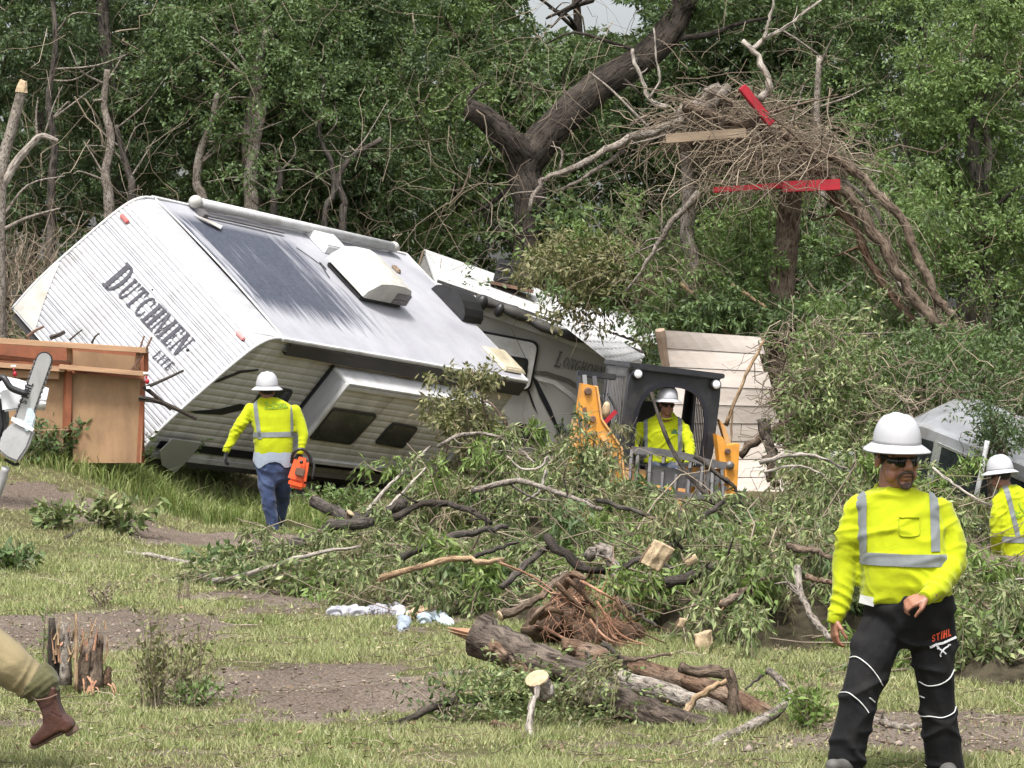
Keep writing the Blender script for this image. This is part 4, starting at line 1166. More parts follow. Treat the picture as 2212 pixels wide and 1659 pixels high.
# ------------------------------------------------------------- the cream trailer behind
def longhorn():
    X = V3((.93, .17, -.32)).normalized(); Z0 = V3((.27, -.20, .94)); Yv = Z0.cross(X).normalized(); Z = X.cross(Yv).normalized()
    H, Wd = 2.35, 2.4
    top = P(1150, 690, 50.2)
    org = top - X * 1.5 - Z * H
    M = Matrix(((X.x, Yv.x, Z.x, org.x), (X.y, Yv.y, Z.y, org.y), (X.z, Yv.z, Z.z, org.z), (0, 0, 0, 1)))
    I = M.inverted()
    L = 3.25
    root = thing('fifth_wheel_trailer', 'cream trailer lettered LONGHORN wrecked behind the white trailer', 'trailer'); root.matrix_world = M
    kw = dict(parent=root, world=False)
    mb = MB(); mb.box((L / 2, Wd / 2, H / 2), (L, Wd, H)); body = mb.build('body', MAT['cream'], **kw, bevel=.05)
    def pt(u, v, y=-.012): return onplane(u, v, I, y, 1)
    # roof skin and stepped rails
    mb = MB(); mb.box((L / 2, Wd / 2 + .02, H + .02), (L + .04, Wd + .02, .035)); mb.build('roof', MAT['trim_white'], **kw)
    mb = MB(); mb.bar((.0, -.03, H - .10), (L, -.03, H - .10), .05, .13); mb.build('gutter', MAT['trim_white'], **kw)
    mb = MB(); mb.bar((.0, .12, H + .05), (L, .12, H + .05), .06, .05); mb.build('roof_rail', MAT['trim_dark'], **kw)
    # black rolled awning hanging along the top
    a, b = pt(1030, 648, -.12), pt(1335, 762, -.12)
    pts = [a.lerp(b, t) + V3((0, .02 * math.sin(t * 20), .03 * math.sin(t * 9))) for t in np.linspace(0, 1, 24)]
    mb = MB(); mb.tube(pts, [.085 + .02 * math.sin(i * 1.3) for i in range(24)], 9, lump=.2, seed=2); mb.build('rolled_awning', MAT['awning_dark'], **kw, smooth=True)
    c = pt(1040, 655, -.2); mb = MB(); mb.ell(c, (.09, .09, .13)); mb.ell(c + V3((.28, 0, -.01)), (.07, .09, .11)); mb.build('awning_head', MAT['black'], **kw, smooth=True)
    # slide-out face: white rounded panel with black seal and small window
    def rrect(cs, r):
        out = []
        for i in range(4):
            p0, p1, p2 = cs[i - 1], cs[i], cs[(i + 1) % 4]
            a = p1 + (p0 - p1).normalized() * r; b = p1 + (p2 - p1).normalized() * r
            for t in (0, .25, .5, .75, 1): out.append(a * (1 - t) ** 2 + p1 * 2 * t * (1 - t) + b * t * t)
        return out
    q = rrect([pt(1030, 712), pt(1166, 738), pt(1146, 845), pt(1010, 830)], .12)
    mb = MB(); mb.prism(q, (0, -.03, 0)); s = mb.build('door', MAT['decal'], **kw)
    cc = sum(q, V3()) / len(q)
    mb = MB(); mb.prism([cc + (p - cc) * .93 + V3((0, -.031, 0)) for p in q], (0, -.02, 0)); mb.build('door_skin', MAT['trim_white'], s, world=False)
    q2 = rrect([pt(1040, 757, -.064), pt(1142, 775, -.064), pt(1136, 830, -.064), pt(1030, 815, -.064)], .05)
    mb = MB(); mb.prism(q2, (0, -.012, 0)); w_ = mb.build('door_window', MAT['decal'], s, world=False)
    cc = sum(q2, V3()) / len(q2)
    mb = MB(); mb.prism([cc + (p - cc) * .86 + V3((0, -.0125, 0)) for p in q2], (0, -.004, 0)); mb.build('pane', MAT['glass'], s, world=False)
    mb = MB(); mb.prism(rrect([pt(1116, 912), pt(1178, 926), pt(1172, 968), pt(1108, 955)], .04), (0, -.02, 0)); mb.build('window', MAT['glass'], **kw)
    # graphics
    def sw(lst, m='decal'):
        g = MB(); g.prism([pt(u, v, -.004) for u, v in lst], (0, -.005, 0)); g.build('side_graphic', MAT[m], **kw)
    sw([(1148, 812), (1160, 820), (1190, 880), (1214, 944), (1196, 915), (1165, 855)])
    sw([(1134, 830), (1144, 845), (1162, 895), (1150, 875)])
    sw([(1150, 800), (1180, 802), (1230, 818), (1262, 840), (1258, 848), (1225, 828), (1180, 812), (1150, 808)], 'steel')
    sw([(1155, 812), (1200, 822), (1245, 855), (1275, 900), (1268, 900), (1235, 860), (1195, 830), (1155, 820)], 'trim_white')
    a, b = pt(1196, 788), pt(1302, 816); wd = textwidth('LONGHORN', .16, big=1.5)
    ax = (b - a) / wd; up = V3((0, 0, 1))
    letters('LONGHORN', .16, lambda x, h: (a + ax * x + up * h * 1.0, V3((0, -1, 0))), MAT['ink_grey'], body, big=1.5)
    # box on the roof
    c = P(1112, 592, 51.5)
    ac = thing('roof_unit', 'black slatted box unit on the roof of the cream trailer', 'roof unit', c)
    rot = Matrix.Rotation(math.radians(12), 3, 'Y')
    mb = MB(); mb.box(c, (.60, .5, .36), rot, .96); mb.build('case', MAT['black'], ac, bevel=.02)
    for k in (-.11, .0, .11):
        mb = MB(); mb.box(c + rot @ V3((0, -.262, k)), (.52, .02, .018), rot); mb.build('slat', MAT['trim_dark'], ac)
    mb = MB(); mb.box(c + rot @ V3((0, 0, -.2)), (.66, .54, .05), rot); mb.build('foot_rail', MAT['rust'], ac)
longhorn()

# loose corrugated sheets lying over the cream trailer
def sheets():
    for k, (cs, lab) in enumerate((((((1196, 686), (1300, 712), (1395, 770), (1330, 792)), 49.2), 'bright white corrugated sheet with a wavy edge over the cream trailer'),
                                   ((((1255, 655), (1400, 690), (1430, 745), (1290, 705)), 51.2), 'second pale metal sheet behind the corrugated one'),
                                   ((((1150, 625), (1290, 655), (1310, 690), (1160, 660)), 52.0), 'narrow white roof sheet under the fallen foliage'))):
        pts, d = cs
        q = [P(u, v, d + (.9 if i in (0, 1) else 0)) for i, (u, v) in enumerate(pts)]
        n = 64; mb = MB()
        nr = (q[1] - q[0]).cross(q[3] - q[0]).normalized()
        rows = []
        for j in range(7):
            row = []
            for i in range(n + 1):
                s, t = i / n, j / 6
                p = (q[0] * (1 - s) + q[1] * s) * (1 - t) + (q[3] * (1 - s) + q[2] * s) * t
                row.append(p + nr * (.012 * math.sin(i * 2 * math.pi / 7.0)) + V3((0, 0, -.02 * math.sin(s * 3) * t)))
            rows.append(row)
        for a, b in zip(rows, rows[1:]):
            for i in range(n): mb.quad(a[i], a[i + 1], b[i + 1], b[i])
        o = mb.build('corrugated_sheet', MAT['metal_roof'], None, True)
        md = o.modifiers.new('s', 'SOLIDIFY'); md.thickness = .006
        tag(o, lab, 'metal sheet', 'loose metal sheets')
sheets()
# ------------------------------------------------------------- broken plywood bench/deck section, lower left
def deck():
    d = 38.9
    q = lambda u, v, dd=0: P(u, v, d + dd)
    b = q(150, 985); b.z = tz(b.x, b.y)
    root = thing('plywood_box', 'broken plywood and lumber box half hiding the trailer nose', 'wooden box', b)
    def plank(name, a, c, w, h, mat, bev=.006):
        m = MB(); m.bar(a, c, w, h); return m.build(name, MAT[mat], root, bevel=bev)
    # big plywood faces
    def sheet(name, pts, mat, th=.02):
        m = MB(); m.prism(pts, (0, th, 0)); return m.build(name, MAT[mat], root)
    sheet('plywood_panel', [q(155, 806), q(309, 818), q(305, 1000), q(158, 1000)], 'ply')
    sheet('plywood_panel', [q(-70, 790, .03), q(138, 803, .03), q(136, 1000, .03), q(-70, 1000, .03)], 'ply')
    sheet('back_panel', [q(-70, 735, .45), q(312, 758, .45), q(312, 1000, .45), q(-70, 1000, .45)], 'lumber_red')
    sheet('upper_panel', [q(158, 757, .40), q(300, 770, .40), q(300, 800, .40), q(158, 795, .40)], 'ply')
    plank('post', q(147, 802, -.02), q(144, 930, -.02), .10, .07, 'lumber_red')
    plank('top_rail', q(-80, 731, -.06), q(318, 757, -.06), .28, .065, 'lumber')
    plank('front_rail', q(130, 792, -.08), q(318, 808, -.08), .24, .055, 'lumber')
    plank('front_rail', q(-80, 783, -.07), q(142, 798, -.07), .20, .06, 'lumber')
    plank('rail_board', q(-80, 803, -.05), q(128, 811, -.05), .05, .09, 'lumber')
    plank('splintered_board', q(-80, 762, .1), q(152, 787, .02), .12, .045, 'lumber_red')
    plank('splintered_board', q(-80, 772, .12), q(148, 782, .05), .09, .03, 'lumber')
    plank('upright', q(150, 748, .05), q(151, 786, .05), .055, .05, 'lumber')
    plank('upright', q(300, 762, .02), q(294, 800, .02), .07, .06, 'lumber')
    plank('upright', q(316, 758, .04), q(316, 802, .04), .05, .05, 'lumber_red')
    plank('edge_strip', q(309, 822, .02), q(300, 1000, .02), .045, .06, 'lumber_red')
    # bent rods and splinters standing up from it
    for pts, r, m in (([(292, 795), (305, 745), (312, 725)], .016, 'rust'), ([(283, 800), (312, 760), (328, 728)], .016, 'rust'), ([(312, 838), (350, 822), (397, 800)], .022, 'bark_grey'),
                      ([(198, 742), (205, 728), (215, 720)], .014, 'bark_grey'), ([(150, 735), (165, 722), (178, 712)], .012, 'bark_grey'), ([(108, 730), (130, 722), (140, 716)], .03, 'bark_grey'),
                      ([(58, 728), (75, 715), (95, 705)], .02, 'rust'), ([(300, 860), (350, 870), (425, 905)], .035, 'bark_dark'), ([(310, 835), (335, 855), (370, 885)], .03, 'bark_dark'), ([(72, 930), (120, 929), (147, 929)], .008, 'bare_wood')):
        c = curve([q(u, v, -.15) for u, v in pts], 8); m_ = MB(); m_.tube(c, [r * (1 - .35 * i / (len(c) - 1)) for i in range(len(c))], 6); m_.build('bent_rod' if m == 'rust' else 'stick', MAT[m], root)
    # small red and white ornaments tied on: only their colours
    for u, v in ((32, 808), (318, 824)):
        m = MB(); m.ell(q(u, v, -.22), (.025, .02, .032)); m.ell(q(u - 2, v - 9, -.22), (.014, .014, .016)); o = m.build('red_trinket', MAT['red_paint'], root, True)
        m = MB(); m.box(q(u + 2, v + 13, -.22), (.04, .02, .03)); m.build('white_trinket', MAT['white_plastic'], root)
        m = MB(); m.box(q(u - 3, v - 18, -.22), (.06, .015, .02)); m.build('white_trinket', MAT['white_plastic'], root)
    rng = np.random.default_rng(8)
deck()

# ------------------------------------------------------------- fallen siding panel
def panel():
    d = 44.2
    q = lambda u, v, dd=0: P(u, v, d + dd)
    b = q(1590, 1060); b.z = tz(b.x, b.y)
    root = thing('siding_wall', 'pale weathered plank wall section leaning behind the yellow loader', 'wall section', b)
    # slightly bent sheet of horizontal boards: corners in the picture plane
    TLc, TRc, BRc, BLc = (1432, 713), (1640, 728), (1722, 1068), (1470, 1075)
    def at(s, t):
        u = (TLc[0] * (1 - s) + TRc[0] * s) * (1 - t) + (BLc[0] * (1 - s) + BRc[0] * s) * t
        v = (TLc[1] * (1 - s) + TRc[1] * s) * (1 - t) + (BLc[1] * (1 - s) + BRc[1] * s) * t
        return q(u, v, .35 * s + .25 * math.sin(t * 2.2) * (1 - .3 * s) + .05 * math.sin(t * 9 + s * 2))
    n = 9
    rnd = random.Random(2)
    for i in range(n):
        t0, t1 = i / n, (i + 1) / n - .004
        e0 = rnd.uniform(-.015, .01); e1 = 1 + rnd.uniform(-.05, .02)
        m = MB(); front = []; K = 8
        for k in range(K + 1):
            s = e0 + (e1 - e0) * k / K; front.append((at(s, t0) + V3((0, -.006, 0)), at(s, t1) + V3((0, -.014, 0))))
        for k in range(K):
            a, b2 = front[k], front[k + 1]
            m.quad(a[0], b2[0], b2[1], a[1])
            m.quad(a[1], b2[1], b2[1] + V3((0, .05, 0)), a[1] + V3((0, .05, 0)))
            m.quad(a[0] + V3((0, .03, 0)), b2[0] + V3((0, .03, 0)), b2[0], a[0])
        m.poly([front[0][0], front[0][1], front[0][1] + V3((0, .05, 0)), front[0][0] + V3((0, .03, 0))])
        m.poly([front[-1][0], front[-1][0] + V3((0, .03, 0)), front[-1][1] + V3((0, .05, 0)), front[-1][1]])
        m.build('plank', MAT['plank'], root)
    # thick end post at the left edge and backing
    m = MB(); m.tube(curve([at(-.03, -.0) + V3((0, .02, 0)), at(-.02, .12), at(.0, .3) + V3((0, .05, 0))], 6), [.07, .075, .07, .065, .06, .06, .06][:7], 6); m.build('end_post', MAT['plank_edge'], root)
    m = MB(); K = 10
    for i in range(K):
        t0, t1 = i / K, (i + 1) / K
        m.quad(at(.01, t0) + V3((0, .06, 0)), at(.97, t0) + V3((0, .06, 0)), at(.97, t1) + V3((0, .06, 0)), at(.01, t1) + V3((0, .06, 0)))
    m.build('backing', MAT['plank_edge'], root)
    m = MB(); m.bar(at(1.0, .82) + V3((.02, -.03, .05)), at(1.0, .9) + V3((.02, -.03, 0)), .16, .04, (0, 1, 0)); m.build('dark_bracket', MAT['steel'], root)
panel()

# ------------------------------------------------------------- skid-steer loader
def loader():
    d = 41.0
    ctr = P(1452, 1060, d); gz = tz(ctr.x, ctr.y)
    root = thing('skid_steer_loader', 'yellow skid-steer loader with black cab and brush grapple in the debris', 'loader', V3((ctr.x, ctr.y, gz)))
    rot = (Matrix.Rotation(math.radians(7.0), 4, 'Y') @ Matrix.Rotation(math.radians(14), 4, 'Z'))
    # machine frame: x to picture right, y away, z up; origin at the cab floor front centre
    o = P(1452, 1042, d)
    Mx = Matrix.Translation(o) @ rot
    I = Mx.inverted()
    w = lambda x, y, z: Mx @ V3((x, y, z))
    R3 = rot.to_3x3()
    def box(name, c, s, mat, par=root, bev=.012):
        m = MB(); m.box(w(*c), s, R3); return m.build(name, MAT[mat], par, bevel=bev)
    def onf(u, v, y=0): return onplane(u, v, I, y, 1)
    # front face corners from the picture, on the plane y = 0
    tl, tr, br, bl = onf(1362, 794), onf(1560, 822), onf(1537, 1065), onf(1345, 1045)
    # cab front: ring between rounded outline and oval door opening
    def ring(a, b, y, th, name, mat, par=root):
        m = MB(); n = len(a)
        for y_ in (y, y + th):
            for k in range(n):
                j = (k + 1) % n
                m.quad(w(a[k].x, y_, a[k].z), w(a[j].x, y_, a[j].z), w(b[j].x, y_, b[j].z), w(b[k].x, y_, b[k].z))
        for k in range(n):
            j = (k + 1) % n
            m.quad(w(a[k].x, y, a[k].z), w(a[j].x, y, a[j].z), w(a[j].x, y + th, a[j].z), w(a[k].x, y + th, a[k].z))
            m.quad(w(b[k].x, y, b[k].z), w(b[j].x, y, b[j].z), w(b[j].x, y + th, b[j].z), w(b[k].x, y + th, b[k].z))
        return m.build(name, MAT[mat], par)
    N_ = 48
    outer = []; inner = []
    cx, cz = (tl.x + tr.x) / 2, .80
    hw = (tr.x - tl.x) / 2
    for k in range(N_):
        a = 2 * math.pi * k / N_; c_, s_ = math.cos(a), math.sin(a)
        sup = lambda v, p: math.copysign(abs(v) ** p, v)
        outer.append(V3((cx + hw * sup(c_, .22), 0, .64 + .68 * sup(s_, .22))))
        inner.append(V3((cx + hw * .78 * sup(c_, .75), 0, .58 + .58 * sup(s_, .75))))
    ring(outer, inner, 0, .10, 'cab_front_frame', 'cab')
    ring([V3((cx + (p.x - cx) * 1.03, 0, .58 + (p.z - .58) * 1.03)) for p in inner], [V3((cx + (p.x - cx) * .94, 0, .58 + (p.z - .58) * .95)) for p in inner], -.025, .03, 'door_seal', 'decal')
    x0, x1 = cx - hw, cx + hw
    box('cab_roof', (cx, .55, 1.335), (hw * 2 + .04, 1.16, .06), 'cab')
    box('roof_lip', (cx, -.03, 1.31), (hw * 2 - .06, .08, .045), 'cab')
    box('cab_floor', (cx, .5, -.03), (hw * 2, 1.0, .06), 'cab')
    rear = box('cab_rear', (cx, 1.08, .30), (hw * 2 - .02, .05, .66), 'cab')
    for k in (-1, 1): box('rear_pillar', (cx + k * (hw - .06), 1.08, .97), (.11, .05, .70), 'cab')
    # side walls with wire screen: pale frame and diagonal bars, each side
    for sx in (x0 + .015, x1 - .015):
        fr = box('side_frame', (sx, .58, 1.24), (.03, 1.0, .12), 'steel')
        box('side_frame', (sx, .12, .65), (.03, .07, 1.25), 'steel'); box('side_frame', (sx, 1.02, .65), (.03, .10, 1.25), 'cab'); box('side_frame', (sx, .55, .10), (.03, .98, .22), 'cab')
        for i in range(13):
            m = MB(); y = .16 + .82 * i / 12; m.bar(w(sx, y, .2), w(sx, min(.98, y + .18), 1.18), .014, .010); m.build('screen_bar', MAT['steel'], fr)
    # lamps
    for u, v in ((1377, 808), (1546, 831)):
        p = onf(u, v, -.05); m = MB(); m.lathe([(.0, -.03), (.052, -.03), (.066, -.01), (.06, .05), (.03, .06)], w(p.x, -.06, p.z), 18, rot=R3 @ Matrix.Rotation(-math.pi / 2, 3, 'X')); h = m.build('lamp_housing', MAT['cab'], root, True)
        m = MB(); m.ell(w(p.x, -.09, p.z), (.05, .02, .05), R3); m.build('lamp_lens', MAT['lamp'], h, True)
    # seat
    s = box('seat', (cx - .02, .62, .28), (.50, .48, .14), 'black', bev=.03)
    box('seat_back', (cx - .02, .86, .62), (.50, .10, .60), 'black', s, .03)
    # lever and inner pillar with yellow parts seen through the door
    box('lap_bar', (cx, .10, .16), (.66, .04, .04), 'black')
    for k in (-1, 1): box('control_lever', (cx + k * .24, .20, .33), (.03, .03, .30), 'black')
    # chassis and tracks
    box('chassis', (cx, .7, -.28), (1.15, 2.0, .46), 'yellow_worn', bev=.04)
    box('engine_hood', (cx, 1.55, .18), (1.12, .95, .62), 'yellow', bev=.05)
    for k in (-1, 1):
        m = MB(); pts = []
        for a in range(0, 360, 20):
            t = math.radians(a); pts.append(w(cx + k * .78 - .17, .75 + 1.0 * math.copysign(abs(math.cos(t)) ** .6, math.cos(t)), -.38 + .30 * math.copysign(abs(math.sin(t)) ** .7, math.sin(t))))
        m.prism(pts, R3 @ V3((.34, 0, 0))); m.build('track', MAT['black'], root)
    # lift arms traced on planes beside the cab
    def arm(lst, y, th, mat, name='lift_arm'):
        pl = [onf(u, v, y) for u, v in lst]
        m = MB(); m.prism([w(p.x, y, p.z) for p in pl], R3 @ V3((0, th, 0))); return m.build(name, MAT[mat], root, bevel=.004)
    arm([(1258, 828), (1286, 834), (1291, 868), (1296, 905), (1340, 968), (1344, 1040), (1318, 1040), (1313, 990), (1299, 968), (1292, 985), (1284, 950), (1274, 970), (1268, 940), (1262, 962), (1257, 1040), (1246, 1040), (1250, 940), (1251, 880)], -.30, .14, 'yellow')
    arm([(1240, 905), (1250, 908), (1246, 985), (1240, 1045), (1226, 1045), (1230, 975)], -.24, .10, 'yellow_worn', 'lift_link')
    for k in range(3):
        a, b = onf(1288 + 7 * k, 960, -.1), onf(1276 + 9 * k, 1040, -.15); m = MB(); m.bar(w(a.x, -.1, a.z), w(b.x, -.15, b.z), .04, .04); m.build('cylinder', MAT['black'], root)
    arm([(1548, 938), (1562, 945), (1570, 962), (1598, 958), (1592, 1070), (1560, 1075), (1555, 1000)], -.28, .16, 'yellow')
    arm([(1553, 905), (1566, 920), (1590, 985), (1576, 990)], .1, .10, 'yellow_worn', 'lift_link')
    p = onf(1576, 1005, -.30); m = MB(); m.lathe([(.0, -.04), (.05, -.04), (.05, .03), (.02, .05)], w(p.x, -.30, p.z), 14, rot=R3 @ Matrix.Rotation(math.pi / 2, 3, 'X')); m.build('pivot_pin', MAT['steel'], root)
    # pins, flanges and rubbed edges on the arms
    for u, v, r_ in ((1270, 845, .045), (1280, 905, .04), (1328, 1000, .05), (1322, 1028, .04), (1570, 1040, .04), (1572, 975, .035)):
        p = onf(u, v, -.31); m = MB(); m.lathe([(.0, -.03), (r_ * .8, -.03), (r_, -.015), (r_, .02)], w(p.x, -.31, p.z), 14, rot=R3 @ Matrix.Rotation(-math.pi / 2, 3, 'X')); m.build('pin', MAT['rust'], root)
    for lst in (((1286, 834), (1291, 868), (1296, 905)), ((1296, 905), (1318, 936), (1340, 968)), ((1340, 968), (1342, 1000), (1344, 1040))):
        for a, b in zip(lst, lst[1:]):
            pa, pb = onf(*a, -.24), onf(*b, -.24); m = MB(); m.bar(w(pa.x, -.24, pa.z), w(pb.x, -.24, pb.z), .022, .17, R3 @ V3((0, 1, 0))); m.build('flange', MAT['yellow_worn'], root)
    for u0, v0, u1, v1, mt in ((1262, 880, 1268, 925, 'rust'), (1300, 940, 1322, 975, 'yellow_worn'), (1252, 900, 1256, 935, 'steel'), (1330, 985, 1336, 1015, 'steel')):
        a, b = onf(u0, v0, -.304), onf(u1, v1, -.304); m = MB(); m.bar(w(a.x, -.304, a.z), w(b.x, -.304, b.z), .05, .006, R3 @ V3((0, 1, 0))); m.build('paint_chip', MAT[mt], root)
    # crossbar and hoses at upper left
    a, b = onf(1247, 806, .1), onf(1330, 815, .1)
    m = MB(); m.bar(w(a.x, .1, a.z), w(b.x, .1, b.z), .07, .075); m.build('cross_tube', MAT['cab'], root, bevel=.01)
    for u0, v0, u1, v1 in ((1262, 812, 1264, 838), (1283, 814, 1287, 850), (1250, 812, 1252, 900)):
        a, b = onf(u0, v0, .0), onf(u1, v1, -.1); m = MB(); m.bar(w(a.x, .0, a.z), w(b.x, -.1, b.z), .05, .05); m.build('cylinder', MAT['cab'], root)
    for k in range(4):
        a, b = onf(1285 + 10 * k, 850, .1), onf(1300 + 6 * k, 960, -.1); mid = (a + b) / 2 + V3((.10 * (k % 2), 0, .05))
        m = MB(); m.tube(curve([w(a.x, .15, a.z), w(mid.x, .05, mid.z), w(b.x, -.1, b.z)], 10), .016, 6); m.build('hose', MAT['black'], root, True)
    p = onf(1309, 885, -.05); m = MB(); m.ell(w(p.x, -.05, p.z), (.05, .05, .10), R3); m.build('filler_cap', MAT['cut_end'], root, True)
    p = onf(1318, 897, -.05); m = MB(); m.bar(w(p.x - .05, -.05, p.z - .09), w(p.x + .06, -.08, p.z + .06), .05, .05); m.build('red_handle', MAT['red_paint'], root)
    # brush grapple held low in front: curved top bar, back plate and lattice of tines
    gy = -.75
    g = lambda u, v, y=gy: (lambda p: w(p.x, y, p.z))(onf(u, v, y))
    top = curve([g(1366, 972), g(1420, 976), g(1480, 986), g(1530, 1000), g(1566, 1006)], 16)
    m = MB(); 
    for a, b in zip(top, top[1:]): m.bar(a, b, .09, .085)
    gr = m.build('grapple', MAT['steel'], root)
    bot = curve([g(1360, 1050, gy - .1), g(1430, 1062, gy - .1), g(1500, 1074, gy - .1), g(1562, 1082, gy - .1)], 16)
    m = MB()
    for a, b in zip(bot, bot[1:]): m.bar(a, b, .10, .08)
    m.build('lower_bar', MAT['steel'], gr)
    m = MB(); m.prism([g(1396, 1002, gy + .03), g(1488, 1016, gy + .03), g(1482, 1056, gy + .03), g(1398, 1046, gy + .03)], R3 @ V3((0, .03, 0))); m.build('back_plate', MAT['steel'], gr)
    m = MB(); m.prism([g(1484, 1008, gy + .06), g(1566, 1014, gy + .06), g(1566, 1080, gy + .06), g(1484, 1070, gy + .06)], R3 @ V3((0, .03, 0))); m.build('yellow_plate', MAT['yellow'], gr)
    m = MB(); m.prism([g(1352, 1010, gy + .06), g(1400, 1016, gy + .06), g(1400, 1060, gy + .06), g(1352, 1050, gy + .06)], R3 @ V3((0, .03, 0))); m.build('yellow_plate', MAT['yellow_worn'], gr)
    for i in range(9):
        t = i / 8
        a = top[int(t * 15)]; b = bot[min(15, int(t * 15))]
        m = MB(); m.bar(a, a.lerp(b, .28 if 2 < i < 6 else .55), .035, .06); m.bar(a.lerp(b, .5), b, .03, .05); m.build('tine', MAT['steel'], gr)
    for i in range(4):
        t = i / 4; a = g(1490 + 20 * i, 1012 + 3 * i); b = g(1484 + 20 * i, 1070 + 4 * i)
        for e in (.3, .62):
            m = MB(); c = a.lerp(b, e); m.bar(c, c + R3 @ V3((.13, 0, .04)), .02, .05); m.build('lattice_bar', MAT['steel'], gr)
        m = MB(); m.bar(a, b, .022, .05); m.build('lattice_bar', MAT['steel'], gr)
    return Mx, I
LOADER_M, LOADER_I = loader()

# ------------------------------------------------------------- crushed silver car, right
def car():
    d = 38.0
    X = V3((.80, -.45, -.31)).normalized(); Z0 = V3((.22, -.34, .91)); Y = Z0.cross(X).normalized(); Z = X.cross(Y).normalized()
    org = P(1728, 1145, d + 1.2)
    M = Matrix(((X.x, Y.x, Z.x, org.x), (X.y, Y.y, Z.y, org.y), (X.z, Y.z, Z.z, org.z), (0, 0, 0, 1)))
    root = thing('wrecked_car', 'wrecked silver car buried in branches behind the nearest worker', 'car'); root.matrix_world = M
    kw = dict(parent=root, world=False)
    I = M.inverted(); wd = 1.75
    def sil(lst, y): return [onplane(u, v, I, y, 1) for u, v in lst]
    pr = [(0.0, .35), (.02, .80), (.20, .95), (.42, 1.06), (.85, 1.60), (1.1, 1.68), (3.0, 1.66), (3.6, 1.55), (4.2, 1.05), (4.4, .75), (4.4, .35), (3.8, .25), (.6, .25)]
    m = MB(); rings = []
    for y, k in ((0, .93), (.10, 1.0), (wd - .10, 1.0), (wd, .93)):
        rings.append([V3((2.2 + (x - 2.2) * (.99 if k < 1 else 1), y + (.16 * max(0, z - .95) if y < wd / 2 else -.16 * max(0, z - .95)), .25 + (z - .25) * (1 if k == 1 or z < 1 else .985))) for x, z in pr])
    m.loft(rings); body = m.build('body', MAT['silver'], **kw)
    yt = lambda z: .16 * max(0, z - .95) - .004
    # side windows
    def pane(cs, name='window', mat='glass', off=0):
        g = MB(); g.prism([V3((x, yt(z) - off, z)) for x, z in cs], (0, -.012, 0)); return g.build(name, MAT[mat], **kw)
    for cs in (((.55, 1.04), (.92, 1.52), (1.30, 1.55), (1.36, 1.04)), ((1.48, .98), (1.42, 1.54), (2.05, 1.54), (2.12, .98)), ((2.24, 1.04), (2.18, 1.53), (3.35, 1.48), (3.65, 1.04))):
        pane(cs)
    for cs in (((1.37, 1.0), (1.32, 1.57), (1.41, 1.57), (1.47, 1.0)), ((2.12, 1.0), (2.06, 1.56), (2.17, 1.55), (2.24, 1.0))):
        pane(cs, 'window_pillar', 'chrome', .004)
    for a, b in (((.95, 1.06), (3.70, 1.06)), ((1.36, 1.55), (3.40, 1.46))):
        g = MB(); g.bar((a[0], yt(a[1]) - .01, a[1]), (b[0], yt(b[1]) - .01, b[1]), .02, .03); g.build('window_trim', MAT['chrome'], **kw)
    for x in (.80, 3.55):
        g = MB(); g.lathe([(.08, -.10), (.30, -.10), (.335, -.06), (.335, .06), (.30, .10), (.08, .10)], (x, .06, .32), 20, rot=Matrix.Rotation(math.pi / 2, 3, 'X')); wo = g.build('wheel', MAT['black'], **kw)
        g = MB(); g.lathe([(.02, -.115), (.18, -.108), (.21, -.09), (.21, .0)], (x, .06, .32), 16, rot=Matrix.Rotation(math.pi / 2, 3, 'X')); g.build('rim', MAT['chrome'], wo, world=False)
        g = MB(); g.tube([(x + .40 * math.cos(math.radians(a)), -.005, .32 + .40 * math.sin(math.radians(a))) for a in range(0, 181, 15)], .025, 6); g.build('wheel_arch', MAT['black'], **kw)
    g = MB(); g.box((-.02, wd / 2, .55), (.10, wd - .1, .28)); g.build('bumper', MAT['silver'], **kw, bevel=.04)
    g = MB(); g.box((.03, .35, .82), (.06, .40, .16)); g.build('headlamp', MAT['lamp'], **kw, bevel=.03)
    for x in (1.7, 2.7):
        g = MB(); g.bar((x, -.006, .35), (x, -.004, 1.04), .012, .012); g.build('door_seam', MAT['decal'], **kw)
    for x in (1.85, 2.8):
        g = MB(); g.box((x, -.02, .95), (.16, .03, .03)); g.build('door_handle', MAT['chrome'], **kw)
    # bent roof rack tube hanging in front
    pts = [P(u, v, d - .9) for u, v in ((2133, 952), (2122, 1010), (2105, 1090), (2098, 1130), (2108, 1148), (2130, 1140))]
    g = MB(); g.tube(curve([M.inverted() @ p for p in pts], 18), .028, 8); g.build('bent_rail', MAT['trim_white'], **kw, smooth=True)
car()
